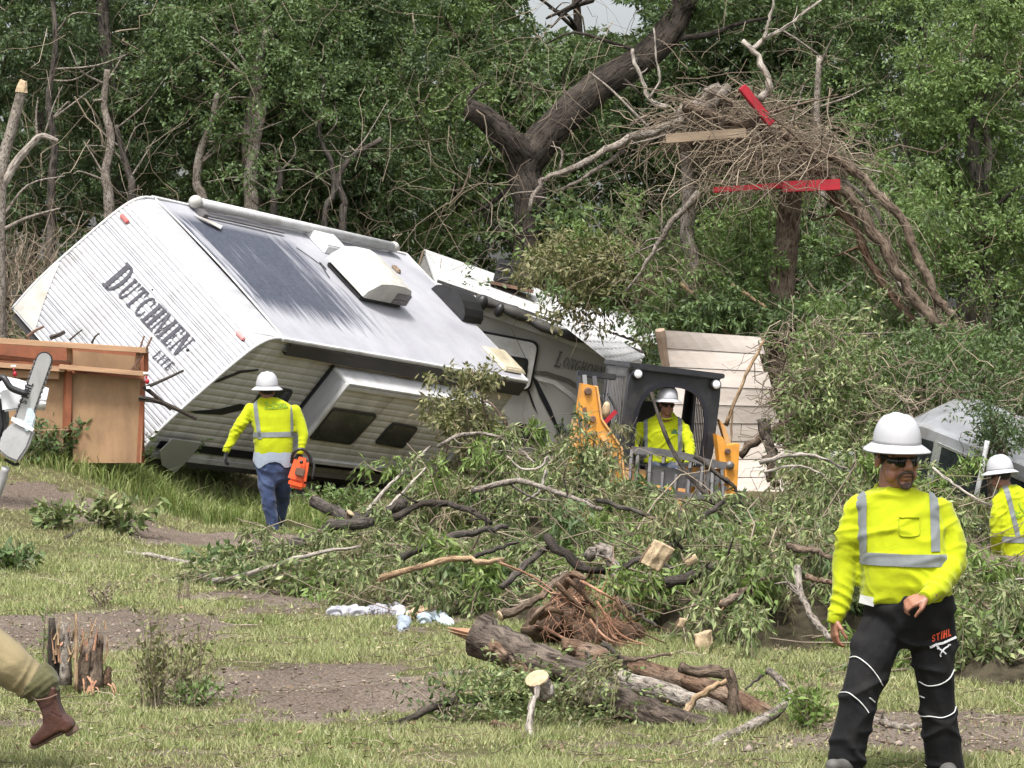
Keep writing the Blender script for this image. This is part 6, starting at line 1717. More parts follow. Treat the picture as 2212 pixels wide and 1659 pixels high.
# ------------------------------------------------------------- posts with lodged flood debris
def posts():
    d = 46.0
    q = lambda u, v, dd=0: P(u, v, d + dd)
    def post(lab, pts, r, mat, barkseed, n=12, lump=.1):
        c = [q(u, v, dd) for u, v, dd in pts]; b = V3((c[-1].x, c[-1].y, tz(c[-1].x, c[-1].y) - .1))
        root = thing('post', lab, 'post', b)
        cc = curve(c + [b], 22); m = MB(); m.tube(cc, [r * (1 + .25 * i / len(cc)) for i in range(len(cc))], n, lump=lump, seed=barkseed); m.build('trunk', MAT[mat], root, True, fix=False)
        return root
    post('thick weathered post under the lower red beam', [(1708, 400, 0), (1703, 470, 0), (1696, 550, 0), (1688, 640, 0)], .16, 'bark_brown', 3)
    post('thinner knotty trunk post holding the grey board', [(1492, 262, -.3), (1486, 330, -.3), (1490, 420, -.3), (1486, 520, -.3), (1498, 600, -.3)], .085, 'bark_pale', 4)
    def beam(name, lab, a, b, w, h, mat, cat='beam', up=(0, 0, 1)):
        m = MB(); m.bar(a, b, w, h, up); o = m.build(name, MAT[mat], None, bevel=.008); tag(o, lab, cat)
    beam('red_beam', 'red painted beam slanting up at the top of the debris', q(1602, 188, -1.0), q(1666, 268, -.9), .10, .11, 'red_paint')
    beam('red_beam', 'short thick red beam end right over the thick post', q(1690, 404, -1.0), q(1814, 399, -1.0), .16, .145, 'red_paint')
    beam('red_beam', 'thin red beam end left, half buried in twigs', q(1542, 411, -1.1), q(1700, 400, -.8), .10, .075, 'red_paint')
    beam('board', 'grey-brown board across the knotty post', q(1438, 300, -1.2), q(1612, 287, -1.2), .05, .125, 'lumber_grey', 'board')
    beam('wood_block', 'pale block end on top of the twig mass', q(1690, 278, -.2), q(1722, 280, -.2), .16, .10, 'cut_end', 'board')
    br = [
     ('long branch drooping left from the debris top', [(1568, 195), (1510, 245), (1430, 275), (1340, 308), (1270, 345), (1190, 380), (1165, 400), (1145, 455)], 11, 'bark_pale', dict(taper=.35, twigs=6, seg=28)),
     ('second droopy branch below the long left one', [(1350, 325), (1290, 365), (1240, 395), (1213, 412)], 5, 'bark_pale', dict()),
     ('main brown branch sweeping right and down from the debris', [(1475, 228), (1560, 255), (1650, 275), (1740, 312), (1830, 355), (1890, 415), (1945, 470), (1985, 560), (2030, 650), (2062, 690)], 11, 'bark_brown', dict(taper=.9, twigs=3, seg=36)),
     ('lower thick branch of the right-hand bundle', [(1700, 335), (1790, 380), (1850, 445), (1905, 530), (1950, 610), (2010, 690), (2035, 715)], 13, 'bark_brown', dict(taper=.9, twigs=4, seg=30)),
     ('pale peeled branch inside the right-hand bundle', [(1690, 365), (1760, 370), (1830, 395), (1880, 440), (1910, 490)], 5, 'dead_white', dict(taper=.8)),
     ('innermost brown branch of the right-hand bundle', [(1790, 410), (1840, 480), (1880, 560), (1930, 640), (1985, 710)], 10, 'bark_red', dict(taper=.8, twigs=5)),
     ('thin pale shaft at the tip of the bundle', [(1880, 470), (1930, 590), (1990, 680), (2015, 720)], 5, 'dead_white', dict()),
     ('broken white fork sticking out under the bundle tip', [(2020, 712), (1985, 732), (1935, 752)], 4, 'dead_white', dict()),
     ('white dead branch rising bent beside the upper red beam', [(1640, 215), (1662, 190), (1650, 150), (1630, 110), (1603, 88)], 9, 'dead_white', dict(taper=.6)),
     ('thin white limb continuing to the upper right', [(1622, 108), (1660, 78), (1700, 58), (1730, 35), (1775, 0)], 5.5, 'dead_white', dict(twigs=5, taper=.4)),
     ('fine white twig forking to the top edge', [(1650, 85), (1662, 40), (1674, -5)], 4, 'dead_white', dict()),
     ('white snaky branch at the left of the debris', [(1440, 232), (1400, 212), (1388, 175), (1372, 135), (1366, 105)], 6, 'dead_white', dict(twigs=3)),
     ('thin white shoot right of the snaky one', [(1403, 213), (1425, 175), (1418, 130), (1412, 60)], 3, 'dead_white', dict()),
     ('pale stick leaning left below the debris', [(1510, 415), (1450, 480), (1410, 545), (1352, 630)], 8, 'bark_pale', dict(twigs=6, taper=.4)),
     ('brown fallen pole slanting down to the plank wall', [(1470, 610), (1530, 670), (1580, 730), (1622, 772)], 6, 'bare_wood', dict(taper=.6)),
     ('thin bundle stick beside the fallen pole', [(1440, 600), (1500, 650), (1560, 710), (1600, 750)], 4, 'bark_pale', dict(taper=.6)),
     ('orange split stick under the thick post', [(1580, 615), (1620, 640), (1655, 665)], 6, 'bare_wood', dict()),
     ('level pale stick below the thick post', [(1590, 700), (1650, 698), (1715, 702)], 4, 'dead_white', dict()),
     ('straight thin twig standing above the block', [(1700, 295), (1722, 230), (1735, 185)], 2.6, 'bark_pale', dict(twigs=2)),
     ('thin twig pointing right from the debris', [(1780, 340), (1840, 360), (1905, 372)], 3.5, 'bark_pale', dict(twigs=2)),
     ('long thin dry stem across to the tip of the bundle', [(1745, 720), (1850, 722), (1960, 718), (2030, 716)], 3, 'bark_pale', dict()),
     ('dry stem crossing behind the bundle', [(1700, 760), (1780, 660), (1850, 600)], 2.5, 'bark_pale', dict()),
     ('stem trailing from the bundle tip to lower right', [(2030, 712), (2090, 770), (2140, 810), (2190, 850)], 3.5, 'bark_pale', dict(twigs=4)),
     ('grey limb stump on top left of the debris', [(1460, 255), (1500, 230), (1540, 200), (1570, 190)], 15, 'bark_pale', dict(taper=.8)),
    ]
    for lab, pts, r, m, kw in br:
        rnd = random.Random(len(lab)); stick('lodged_branch', lab, pts, r, d - .5 + rnd.uniform(-.25, .25), m, group='branches lodged on the posts', **kw)
    rng = np.random.default_rng(31)
    def mat_of(n, cu, cv, su, sv, ang, length, r, depth=(-.9, .3), spread=.35):
        uv = np.stack([rng.normal(cu, su, n), rng.normal(cv, sv, n)], -1)
        s = np.array([tuple(q(u, v, rng.uniform(*depth))) for u, v in uv])
        a = np.radians(ang) + rng.normal(0, spread, n)
        dd = np.stack([np.cos(a), rng.normal(0, .35, n), -np.sin(a)], -1) * rng.uniform(*length, (n, 1))
        return tubesnp(wander(s - dd / 2, s + dd / 2, 6, .14, rng, -.04), rng.uniform(*r, (n, 1)) * np.linspace(1, .45, 6)[None], 4)
    parts = [mat_of(230, 1620, 300, 75, 32, 12, (.4, 1.6), (.004, .016), spread=.55), mat_of(260, 1660, 350, 70, 26, 0, (.3, 1.2), (.003, .010), spread=.8), mat_of(110, 1650, 345, 90, 50, 0, (.3, 1.3), (.003, .009), (-1.7, -1.15), .9), mat_of(70, 1620, 415, 60, 16, 80, (.12, .5), (.002, .005), (-1.6, -1.1), .6), mat_of(60, 1600, 235, 60, 25, 40, (.3, 1.0), (.002, .005), (-.9, .3), 1.2), mat_of(130, 1780, 350, 40, 28, 35, (.4, 1.2), (.004, .010)),
             mat_of(200, 1520, 270, 50, 25, -20, (.4, 1.3), (.004, .011)), mat_of(170, 1640, 400, 70, 14, 70, (.15, .6), (.003, .006)), mat_of(80, 1880, 500, 45, 50, 55, (.4, 1.2), (.003, .010), spread=.45),
             mat_of(50, 1960, 620, 35, 40, 58, (.3, 1.0), (.003, .009), spread=.25), mat_of(120, 2035, 705, 22, 16, 20, (.1, .45), (.004, .010), spread=1.2)]
    tag(link2('flood_twigs', joinm(parts), MAT['twig_dry']), 'matted brown flood twigs lodged across the posts', 'twigs', kind='stuff')
    parts = [mat_of(110, 1430, 530, 70, 70, 60, (.3, 1.2), (.002, .006), (-.6, .6), .9), mat_of(80, 1560, 430, 60, 50, 60, (.2, .8), (.002, .006), (-.6, .6), .8), mat_of(170, 1490, 640, 50, 40, 50, (.3, 1.2), (.002, .008), (-.9, .3), .5)]
    tag(link2('hanging_twigs', joinm(parts), MAT['twig_dry']), 'pale curling twigs hanging left of the posts', 'twigs', kind='stuff')
    # brown vine tangle draped over the right side of the plank wall
    k = 620; u = rng.normal(1775, 50, k); v = rng.normal(840, 85, k) + (u - 1745) * .5
    s = np.array([tuple(P(a, b, c)) for a, b, c in zip(u, v, rng.uniform(40.8, 43.4, k))])
    e = s + unit(rng.normal(size=(k, 3)) * np.array([1, .6, 1]) + np.array([0, 0, -.4])) * rng.uniform(.2, .9, (k, 1))
    tag(link2('vine_tangle', tubesnp(wander(s, e, 7, .25, rng, .05), rng.uniform(.003, .010, (k, 1)) * np.linspace(1, .5, 7)[None], 4), MAT['twig_dry']), 'brown vine tangle draped over the plank wall', 'vines', kind='stuff')
    def shrub(name, lab, n, uc, vc, us, vs, dr, mat, L=.10, cat='shrub', R=(.16, .34), nper=11, stems=7):
        C = np.array([tuple(P(a, b, c)) for a, b, c in zip(rng.normal(uc, us, n), rng.normal(vc, vs, n), rng.uniform(*dr, n))])
        C[:, 2] = np.maximum(C[:, 2], terrain(C[:, 0], C[:, 1]) + .1)
        s, e = clumps_to_twigs(C, rng.uniform(*R, n), 8, rng)
        b = V3(tuple(C.mean(0))); b.z = tz(b.x, b.y)
        root = thing(name, lab, cat, b)
        link2('leaves', leafy(s, e, nper, L, L * .33, .4, rng), MAT[mat], root)
        m = MB(); rnd = random.Random(n)
        if not stems: return
        for j in range(stems):
            t = V3(tuple(C[rnd.randrange(n)])); m.tube(curve([b if stems else t + V3((.3, .3, -.1)), (b if stems else t).lerp(t, .5) + V3((rnd.uniform(-.2, .2), 0, .1)), t], 7), [.03, .026, .022, .018, .014, .01, .006][:7], 5)
        m.build('stems', MAT['bark_brown'], root, True, fix=False)
    shrub('shrub', 'yellow-green shrub mass left of the posts over the cream trailer', 110, 1275, 590, 75, 45, (46.5, 48.4), 'leaf_olive', stems=0)
    shrub('shrub', 'lighter green leaves at the left of the olive shrub', 60, 1300, 560, 50, 50, (47, 49), 'leaf_light', stems=0)
    shrub('shrub', 'bright green shrub between the two posts', 110, 1585, 540, 55, 75, (47, 48.5), 'leaf_light')
    shrub('shrub', 'grey-green leafy bush behind the drooping bundle', 120, 1850, 600, 75, 95, (47.5, 50), 'leaf_mid')
    shrub('shrub', 'pale green bush right under the bundle tip', 50, 1960, 480, 40, 70, (48, 50), 'leaf_light')
    shrub('shrub', 'dark leafy mass below the posts over the plank wall', 110, 1590, 675, 110, 25, (44.9, 46.5), 'leaf_mid', stems=0)
    shrub('shrub', 'olive brush bank between wall and car', 120, 1815, 880, 50, 90, (40.5, 43.5), 'leaf_cut', .085)
    shrub('shrub', 'dark brush bank behind the silver car', 170, 2050, 790, 110, 45, (42, 45), 'leaf_mid', .085)
    shrub('shrub', 'dark leaves hanging over the car roof', 26, 2165, 925, 40, 35, (37.0, 38.2), 'leaf_dark', .07)
    shrub('shrub', 'brush in front of the silver car', 46, 1790, 1030, 50, 45, (36, 38.5), 'leaf_cut', .08)
    shrub('shrub', 'green vines over the brown tangle by the wall', 60, 1790, 820, 45, 80, (41, 42.5), 'leaf_light', .085, stems=0)
    shrub('shrub', 'light green leaves hanging left of the thick post', 60, 1500, 600, 60, 60, (45.3, 46.3), 'leaf_light', .09, stems=0)
    shrub('shrub', 'olive leafy branch standing above the heap before the slide-out', 30, 1000, 890, 30, 38, (34.8, 35.6), 'leaf_olive', .085, 'cut foliage', (.12, .26))
    # twigs over the car roof and in the right-hand brush
    k = 200; s = np.array([tuple(P(a, b, c)) for a, b, c in zip(rng.uniform(1850, 2240, k), rng.normal(860, 75, k), rng.uniform(37, 42, k))])
    e = s + unit(rng.normal(size=(k, 3)) * np.array([1, .6, .7])) * rng.uniform(.2, .9, (k, 1))
    tag(link2('brush_twigs', tubesnp(wander(s, e, 6, .2, rng), rng.uniform(.003, .008, (k, 1)) * np.linspace(1, .45, 6)[None], 3), MAT['twig_dry']), 'thin dry twigs over the silver car', 'twigs', kind='stuff')
    # bare scrub at the left edge beside the trailer nose
    k = 260; s = np.array([tuple(P(a, b, c)) for a, b, c in zip(rng.uniform(-60, 130, k), rng.uniform(560, 740, k), rng.uniform(44, 47, k))])
    e = s + unit(rng.normal(size=(k, 3)) * np.array([.6, .4, .5]) + np.array([0, 0, .8])) * rng.uniform(.4, 1.3, (k, 1))
    tag(link2('bare_scrub', tubesnp(wander(s, e, 6, .15, rng), rng.uniform(.004, .010, (k, 1)) * np.linspace(1, .4, 6)[None], 4), MAT['twig_dry']), 'bare tan scrub stems left of the trailer nose', 'scrub', kind='stuff')
posts()

# snapped pale trunk at the left edge
def snag():
    d = 44.0; q = lambda u, v, dd=0: P(u, v, d + dd)
    b = q(2, 720); b.z = tz(b.x, b.y)
    root = thing('snapped_tree', 'snapped pale trunk with broken top at the left edge', 'tree', b)
    m = MB(); c = curve([b, q(-2, 560), q(0, 440), q(6, 350), q(25, 280), q(42, 215), q(48, 185)], 24); m.tube(c, [.09 - .0012 * i for i in range(len(c))], 10, lump=.1, seed=3); m.build('trunk', MAT['bark_pale'], root, True, fix=False)
    m = MB(); c = curve([q(4, 400), q(35, 350), q(65, 315), q(90, 293), q(125, 305)], 16); m.tube(c, [.06 - .002 * i for i in range(len(c))], 9, lump=.1, seed=5); m.build('limb', MAT['dead_white'], root, True, fix=False)
    for pts, r in (([(80, 300), (78, 250), (82, 210)], .02), ([(95, 295), (115, 230), (135, 185)], .015), ([(0, 500), (60, 470), (130, 450)], .03), ([(5, 470), (60, 400), (140, 380)], .02)):
        m = MB(); c = curve([q(u, v) for u, v in pts], 8); m.tube(c, [r * (1 - .08 * i) for i in range(len(c))], 6); m.build('limb', MAT['bark_pale'], root, True, fix=False)
    m = MB(); m.tube([q(45, 200), q(46, 190), q(49, 178), q(44, 172)], [.085, .08, .05, .01], 8, lump=.4, seed=3); m.build('broken_top', MAT['cut_end'], root)
snag()

# ------------------------------------------------------------- splintered stump, weeds, rags, sprigs
def stump():
    b = G(185, 1500); root = thing('splintered_stump', 'splintered tree stump with torn pale wood beside the brown boot', 'stump', b); S = b.y / F; rnd = random.Random(12)
    y0 = b.y
    def slab(u, v0, v1, w, mat, lean=0, dd=0):
        a = P(u, v0, y0 + dd); e = P(u + lean, v1, y0 + dd); m = MB()
        pts = curve([a, a.lerp(e, .5) + V3((rnd.uniform(-.01, .01), 0, 0)), e], 7); m.tube(pts, [w * S * (1 - .5 * (i / (len(pts) - 1)) ** 2) for i in range(len(pts))], 8, lump=.2, seed=int(u)); m.build('slab', MAT[mat], root, True, fix=False)
    for u, v0, v1, w, mt, ln, dd in ((115, 1480, 1335, 13, 'bark_dark', -4, .05), (140, 1480, 1345, 14, 'bark_pale', -2, 0), (163, 1500, 1325, 5, 'bare_wood', 1, -.08), (180, 1500, 1395, 18, 'bark_brown', 8, 0), (207, 1490, 1370, 16, 'bark_brown', 8, .02), (230, 1480, 1440, 10, 'bark_red', 6, .05)):
        slab(u, v0, v1, w, mt, ln, dd)
    for k in range(34):
        u = rnd.uniform(112, 235); v = rnd.uniform(1360, 1440); a = P(u, v, y0 + rnd.uniform(-.06, .06)); e = P(u + rnd.uniform(-10, 16), v - rnd.uniform(15, 55), y0)
        m = MB(); m.tube([a, a.lerp(e, .6), e], [.008, .006, .0012], 4); m.build('splinter', MAT['bare_wood' if rnd.random() < .75 else 'root'], root)
    for k in range(12):
        u = rnd.uniform(170, 245); a = P(u, rnd.uniform(1460, 1490), y0 - .08); e = P(u + rnd.uniform(-25, 25), 1500, y0 - .14); m = MB(); m.tube([a, a.lerp(e, .5) + V3((0, 0, .02)), e], [.007, .006, .002], 4); m.build('splinter', MAT['root'], root)
stump()
def weed(name, lab, u, v, hpx, wpx, mat, n, seed, L=.05, droop=.2, stem='twig_dry', cat='weed', lean=.3, nper=14, wid=.36):
    rng = np.random.default_rng(seed); b = G(u, v); S = b.y / F
    root = thing(name, lab, cat, b)
    s = np.array(b) + np.stack([rng.normal(0, wpx * S * .22, n), rng.normal(0, .06, n), np.zeros(n)], -1)
    e = s + np.stack([rng.normal(0, wpx * S * .4, n), rng.normal(0, .1, n), rng.uniform(.5, 1.0, n) * hpx * S], -1)
    link2('leaves', leafy(s, e, nper, L, L * wid, droop, rng, .015), MAT[mat], root)
    link2('stems', tubesnp(wander(s, e, 5, .06, rng), rng.uniform(.003, .006, (n, 1)) * np.linspace(1, .4, 5)[None], 4), MAT[stem], root)
weed('weed', 'tall brown-green weed stalks left, upright clump', 335, 1530, 230, 50, 'leaf_olive', 26, 1, .05, .0)
weed('weed', 'leaning weed stalks right of the upright clump', 395, 1520, 190, 95, 'leaf_olive', 24, 2, .05, .0)
weed('weed', 'low green weed at the foot of the leaning stalks', 430, 1525, 60, 90, 'leaf_light', 22, 3, .045, .3)
weed('weed', 'yellow-green shoot on the left of the stump', 105, 1470, 170, 22, 'leaf_light', 10, 4, .04, .1)
weed('sprig', 'grey-green leafy sprig on the mud streak at left', 255, 1150, 90, 110, 'leaf_cut', 26, 5, .13, .5, cat='cut foliage')
weed('sprig', 'wilted leafy sprig left of the grey-green one', 105, 1140, 60, 80, 'leaf_cut', 16, 6, .12, .6, cat='cut foliage')
weed('sprig', 'dark leafy cutting at the left picture edge', 30, 1235, 60, 100, 'leaf_mid', 22, 7, .11, .5, cat='cut foliage')
weed('sprig', 'leafy green cutting left of the sawn brown limb', 500, 1225, 55, 110, 'leaf_mid', 26, 8, .10, .5, cat='cut foliage')
weed('sprig', 'leafy cutting at the foot of the heap, left', 680, 1290, 90, 230, 'leaf_cut', 60, 9, .09, .5, cat='cut foliage')
weed('sprig', 'leafy cutting at the foot of the heap, below the grey log', 560, 1275, 50, 130, 'leaf_mid', 30, 14, .09, .5, cat='cut foliage')
weed('sprig', 'bright leafy shoot beside the nearest worker leg', 1755, 1580, 120, 90, 'leaf_bright', 24, 10, .06, .4, cat='cut foliage')
weed('weed', 'dark green vine climbing the plywood box corner', 90, 1000, 110, 120, 'leaf_mid', 34, 11, .10, .4)
weed('weed', 'bushy green weed under the plywood panel', 190, 1005, 80, 160, 'leaf_light', 50, 12, .10, .3)
weed('weed', 'bushy weed between plywood box and torn sheet', 330, 1015, 75, 100, 'leaf_light', 36, 13, .10, .3)
weed('weed', 'green weed right of the worker in jeans', 720, 1110, 70, 160, 'leaf_light', 46, 15, .09, .3)
weed('weed', 'tall grass tuft below the trailer slide-out', 470, 1050, 80, 120, 'tall_grass', 40, 16, .16, -.3, wid=.10)
weed('weed', 'brown seed-head weed in the left grass', 225, 1310, 60, 30, 'twig_dry', 12, 17, .035, .1)
weed('weed', 'second brown seed-head weed further right', 395, 1300, 70, 40, 'twig_dry', 9, 18, .02, .1)
weed('sprig', 'leafy cuttings at the right edge by the worker leg', 2120, 1470, 150, 170, 'leaf_cut', 70, 19, .08, .5, cat='cut foliage')
weed('sprig', 'leafy sapling stem in front of the log heap', 985, 1560, 150, 110, 'leaf_mid', 16, 20, .05, .4, cat='cut foliage')

def rags():
    def rag(lab, pts, mat, seed, hgt):
        c = [G(u, v) for u, v in pts]
        rng = np.random.default_rng(seed)
        mb = MB()
        for i in range(len(c) - 1): mb.cap_(c[i] + V3((0, 0, hgt * .3)), c[i + 1] + V3((0, 0, hgt * .35)), hgt * rng.uniform(.5, .9), hgt * rng.uniform(.4, .9))
        me = remesh(mb, 'cloth', .008, 2); v = getv(me); n = getn(me)
        fold = np.abs(np.sin(18 * v[:, 0] + 9 * wav3(v, seed, 2, 14))) * .03 + wav3(v, seed + 1, 2, 30) * .012
        setv(me, v + n * (fold - .012)[:, None])
        o = link('rag', me, MAT[mat], None, True); tag(o, lab, 'rag', 'rags on the grass')
    rag('grey and white rag stretched out on the grass', [(722, 1330), (770, 1332), (820, 1326), (845, 1318), (872, 1338)], 'rag', 1, .06)
    rag('striped white rag end hanging down', [(865, 1330), (875, 1345), (868, 1365)], 'undershirt', 2, .04)
    rag('peach coloured rag in the middle', [(885, 1338), (905, 1330), (930, 1332)], 'rag_peach', 3, .06)
    rag('pale blue rag at the right end', [(915, 1345), (945, 1340), (968, 1350)], 'rag_blue', 4, .055)
rags()
# ------------------------------------------------------------- people
def ringpts(c, right, fwd, hw, hd, n=22, p=.82):
    out = []
    for k in range(n):
        a = 2 * math.pi * k / n; ca, sa = math.cos(a), math.sin(a)
        out.append(c + right * (hw * math.copysign(abs(ca) ** p, ca)) + fwd * (hd * math.copysign(abs(sa) ** p, sa)))
    return out
def frame(yaw):
    """yaw 0 faces the camera (-Y); positive turns to picture right"""
    f = V3((math.sin(yaw), -math.cos(yaw), 0)); r = V3((math.cos(yaw), math.sin(yaw), 0))   # r: picture right when facing the camera
    return r, f
def headframe(yaw, pitch=0, roll=0):
    R = Matrix.Rotation(yaw, 3, 'Z') @ Matrix.Rotation(pitch, 3, 'X') @ Matrix.Rotation(roll, 3, 'Y')
    return R     # local: x picture right, -y forward, z up
def head_prims(mb, c, R, s=1.0, neck=None):
    g = lambda x, y, z: c + R @ V3((x * s, y * s, z * s))
    E_ = lambda p, r, rot=None: mb.ell(g(*p), tuple(k * s for k in r), R if rot is None else R @ rot, 16, 10)
    E_((0, .012, .045), (.076, .094, .082))          # cranium
    E_((0, -.018, -.035), (.062, .074, .085))        # face
    E_((0, -.038, -.082), (.047, .046, .042))        # jaw
    E_((0, -.072, -.100), (.024, .020, .018))        # chin
    E_((0, -.078, .020), (.050, .020, .016))         # brow
    for k in (-1, 1):
        E_((k * .042, -.062, -.022), (.024, .024, .022))   # cheekbones
        E_((k * .046, -.045, -.062), (.022, .030, .030))   # cheeks
        E_((k * .078, .012, -.012), (.010, .020, .032), Matrix.Rotation(.2, 3, 'X'))  # ears
    mb.cap_(g(0, -.088, .012), g(0, -.108, -.026), .010 * s, .016 * s)   # nose bridge
    for k in (-1, 1): E_((k * .012, -.098, -.034), (.010, .012, .009))
    E_((0, -.088, -.058), (.030, .014, .012)); E_((0, -.086, -.074), (.024, .013, .009))   # lips
    if neck is not None:
        mb.cap_(g(0, .015, -.06), neck, .060 * s, .066 * s)
def hand_prims(mb, wrist, d, palm_n, size=.19, curl=.6, thumb=1, spread=.06):
    """d: direction of the hand, palm_n: normal out of the palm, thumb: side"""
    d = d.normalized(); n = (palm_n - d * palm_n.dot(d)).normalized(); s = d.cross(n) * thumb
    k = size / .19
    mb.cap_(wrist - d * .03 * k, wrist + d * .01 * k, .028 * k, .027 * k)
    for off in (-.030, -.010, .010, .030):
        mb.cap_(wrist + d * .01 * k + s * off * .7 * k, wrist + d * .085 * k + s * off * k, .016 * k, .013 * k, 8)
    for i, (off, L) in enumerate(((.031, .072), (.011, .080), (-.010, .074), (-.030, .058))):
        b = wrist + d * .088 * k + s * off * k; a = 0; p = b
        dd = d + s * spread * (off / .03)
        for j, (f, r) in enumerate(((.45, .0095), (.32, .0085), (.23, .0075))):
            a += curl * (.55 + .45 * j + .05 * i)
            v = (dd * math.cos(a) + n * math.sin(a)).normalized(); e = p + v * L * f * k
            mb.cap_(p, e, r * k, (r - .0008) * k, 8); p = e
    b = wrist + d * .02 * k + s * .028 * k; v1 = (d * .72 + s * .62 + n * .25).normalized(); e1 = b + v1 * .048 * k
    v2 = (d * .85 + s * .1 + n * .5 * (curl + .3)).normalized(); e2 = e1 + v2 * .030 * k; e3 = e2 + (v2 + n * .3).normalized() * .022 * k
    mb.cap_(b, e1, .015 * k, .012 * k, 8); mb.cap_(e1, e2, .0115 * k, .0100 * k, 8); mb.cap_(e2, e3, .0098 * k, .0085 * k, 8)
def hat(root, c, R, s=1.0, name='hard_hat'):
    """full-brim hard hat: shell with ridges, brim as sub-part"""
    def tr(p): return c + R @ (V3(p) * s)
    m = MB(); n = 40; rings = []
    for i in range(15):
        t = i / 14 * math.pi / 2; z = .155 * math.sin(t) ** .92; k = math.cos(t) ** .72 if i < 14 else .02
        ring = []
        for j in range(n):
            a = 2 * math.pi * j / n
            x, y = .118 * k * math.cos(a), .140 * k * math.sin(a)
            rid = 0
            for x0, w_, h_ in ((0, .014, .007), (.055, .008, .004), (-.055, .008, .004)):
                rid += h_ * math.exp(-((x - x0) / w_) ** 2) * math.sin(min(t * 1.6, math.pi / 2))
            ring.append(tr((x * 1.0, y, z + rid)))
        rings.append(ring)
    m.loft(rings); shell = m.build(name, MAT['hat'], root, True)
    m = MB(); rings = []
    for k, z in ((.985, .012), (1.0, .004), (1.16, -.010), (1.34, -.026), (1.39, -.032), (1.39, -.038), (1.33, -.034), (1.15, -.018), (.97, -.010)):
        rings.append([tr((.118 * (k if k < 1.05 else 1 + (k - 1) * 1.02) * math.cos(a), (.140 + (.02 if math.sin(a) < 0 else 0) * max(0, k - 1)) * (k if k < 1.05 else 1 + (k - 1) * .92) * math.sin(a), z + .006 * (math.sin(a) ** 2) * (k > 1.1))) for a in np.linspace(0, 2 * math.pi, n + 1)[:-1]])
    m.loft(rings, cap=False); m.build('brim', MAT['hat'], shell, True)
    return shell
def shades(root, c, R, s=1.0):
    g = lambda x, y, z: c + R @ V3((x * s, y * s, z * s))
    fr = None
    for k in (-1, 1):
        m = MB(); top = []; bot = []
        for i in range(9):
            t = i / 8; x = k * (.008 + .064 * t); y = -.098 + .045 * t ** 2.2 - .002
            top.append(g(x, y, .014 - .004 * t)); bot.append(g(x, y + .002, -.022 * math.sin(math.pi * (.25 + .62 * t)) - .004))
        for i in range(8): m.quad(top[i], top[i + 1], bot[i + 1], bot[i])
        o = m.build('sunglass_lens', MAT['shades'], root, True); md = o.modifiers.new('s', 'SOLIDIFY'); md.thickness = .003
        m = MB(); m.tube(curve([g(k * .070, -.055, .008), g(k * .080, -.02, .008), g(k * .082, .03, .0)], 8), .0035 * s, 6); m.build('temple', MAT['shades'], root)
    m = MB(); m.tube(curve([g(-.010, -.098, .006), g(0, -.103, .009), g(.010, -.098, .006)], 6), .0035 * s, 6); m.build('bridge', MAT['shades'], root)
def goatee(root, c, R, s=1.0):
    g = lambda x, y, z: c + R @ V3((x * s, y * s, z * s))
    m = MB()
    for k in (-1, 1): m.tube(curve([g(0, -.103, -.047), g(k * .014, -.102, -.048), g(k * .028, -.092, -.056), g(k * .034, -.084, -.068)], 8), [.0055 * s, .006 * s, .0065 * s, .006 * s, .006 * s, .0055 * s, .005 * s][:7] + [.004 * s] * 3, 7)
    return m.build('moustache', MAT['beard'], root, True), goat2(root, g, s)
def goat2(root, g, s):
    for k in (-1, 1):
        m = MB(); m.tube(curve([g(k * .034, -.083, -.066), g(k * .034, -.080, -.085), g(k * .022, -.084, -.104), g(0, -.090, -.108)], 9), .0038 * s, 6); m.build('beard', MAT['beard'], root, True)
    m = MB(); m.ell(g(0, -.086, -.104), (.024 * s, .010 * s, .015 * s)); m.build('beard', MAT['beard'], root, True)
    m = MB(); m.tube(curve([g(-.022, -.094, -.066), g(0, -.101, -.0645), g(.022, -.094, -.066)], 8), .0022 * s, 6); m.build('mouth', MAT['mouth'], root)
def wrinkle(me, amp, f0, seed, limbs=(), off=None):
    """folds: sharp ridges in changing directions, denser and ringed near the joints of limbs"""
    v = getv(me); n = getn(me)
    rs = np.random.default_rng(seed)
    d = np.zeros(len(v))
    m0 = .5 + .5 * wav3(v, seed + 40, 1, f0 * .28)
    for k in range(3):
        a = rs.normal(size=3); a /= np.linalg.norm(a); ax = v * 1.0
        sq = ax - .72 * (ax @ a)[:, None] * a            # squeeze along one axis: long folds
        w = wav3(sq, seed + k, 2, f0 * (.8 + .35 * k))
        mk = np.clip(.5 + .9 * wav3(v, seed + 20 + k, 1, f0 * .22), 0, 1)
        d += mk * amp * (1 - np.minimum(np.abs(w) * 2.6, 1)) ** 1.5 * .8
    d -= amp * .5
    d += amp * .5 * wav3(v, seed + 5, 2, f0 * .4)
    for a, b, freq, k in limbs:       # bunched folds round a limb
        a = np.array(a); b = np.array(b); ax = b - a; L = np.linalg.norm(ax); ax /= L
        t = (v - a) @ ax; rel = (v - a) - t[:, None] * ax; rad = np.linalg.norm(rel, axis=1)
        mask = np.clip(1.5 - rad / .10, 0, 1) * np.clip((t + .03) / .05, 0, 1) * np.clip((L + .03 - t) / .05, 0, 1)
        side = rel @ np.cross(ax, [0.2, .9, .3])
        ph = t * freq * .45 + side * 16 * np.sin(freq) + 2.4 * wav3(v, seed + 9, 2, 7)
        brk = np.clip(.45 + 1.1 * wav3(v, seed + 11, 1, 15), 0, 1)
        d += mask * k * brk * ((1 - np.abs(np.sin(ph))) ** 1.3 * 1.5 - .4)
    v2 = v + n * d[:, None]
    if off is not None: v2 = v2 - np.array(off)
    setv(me, v2)
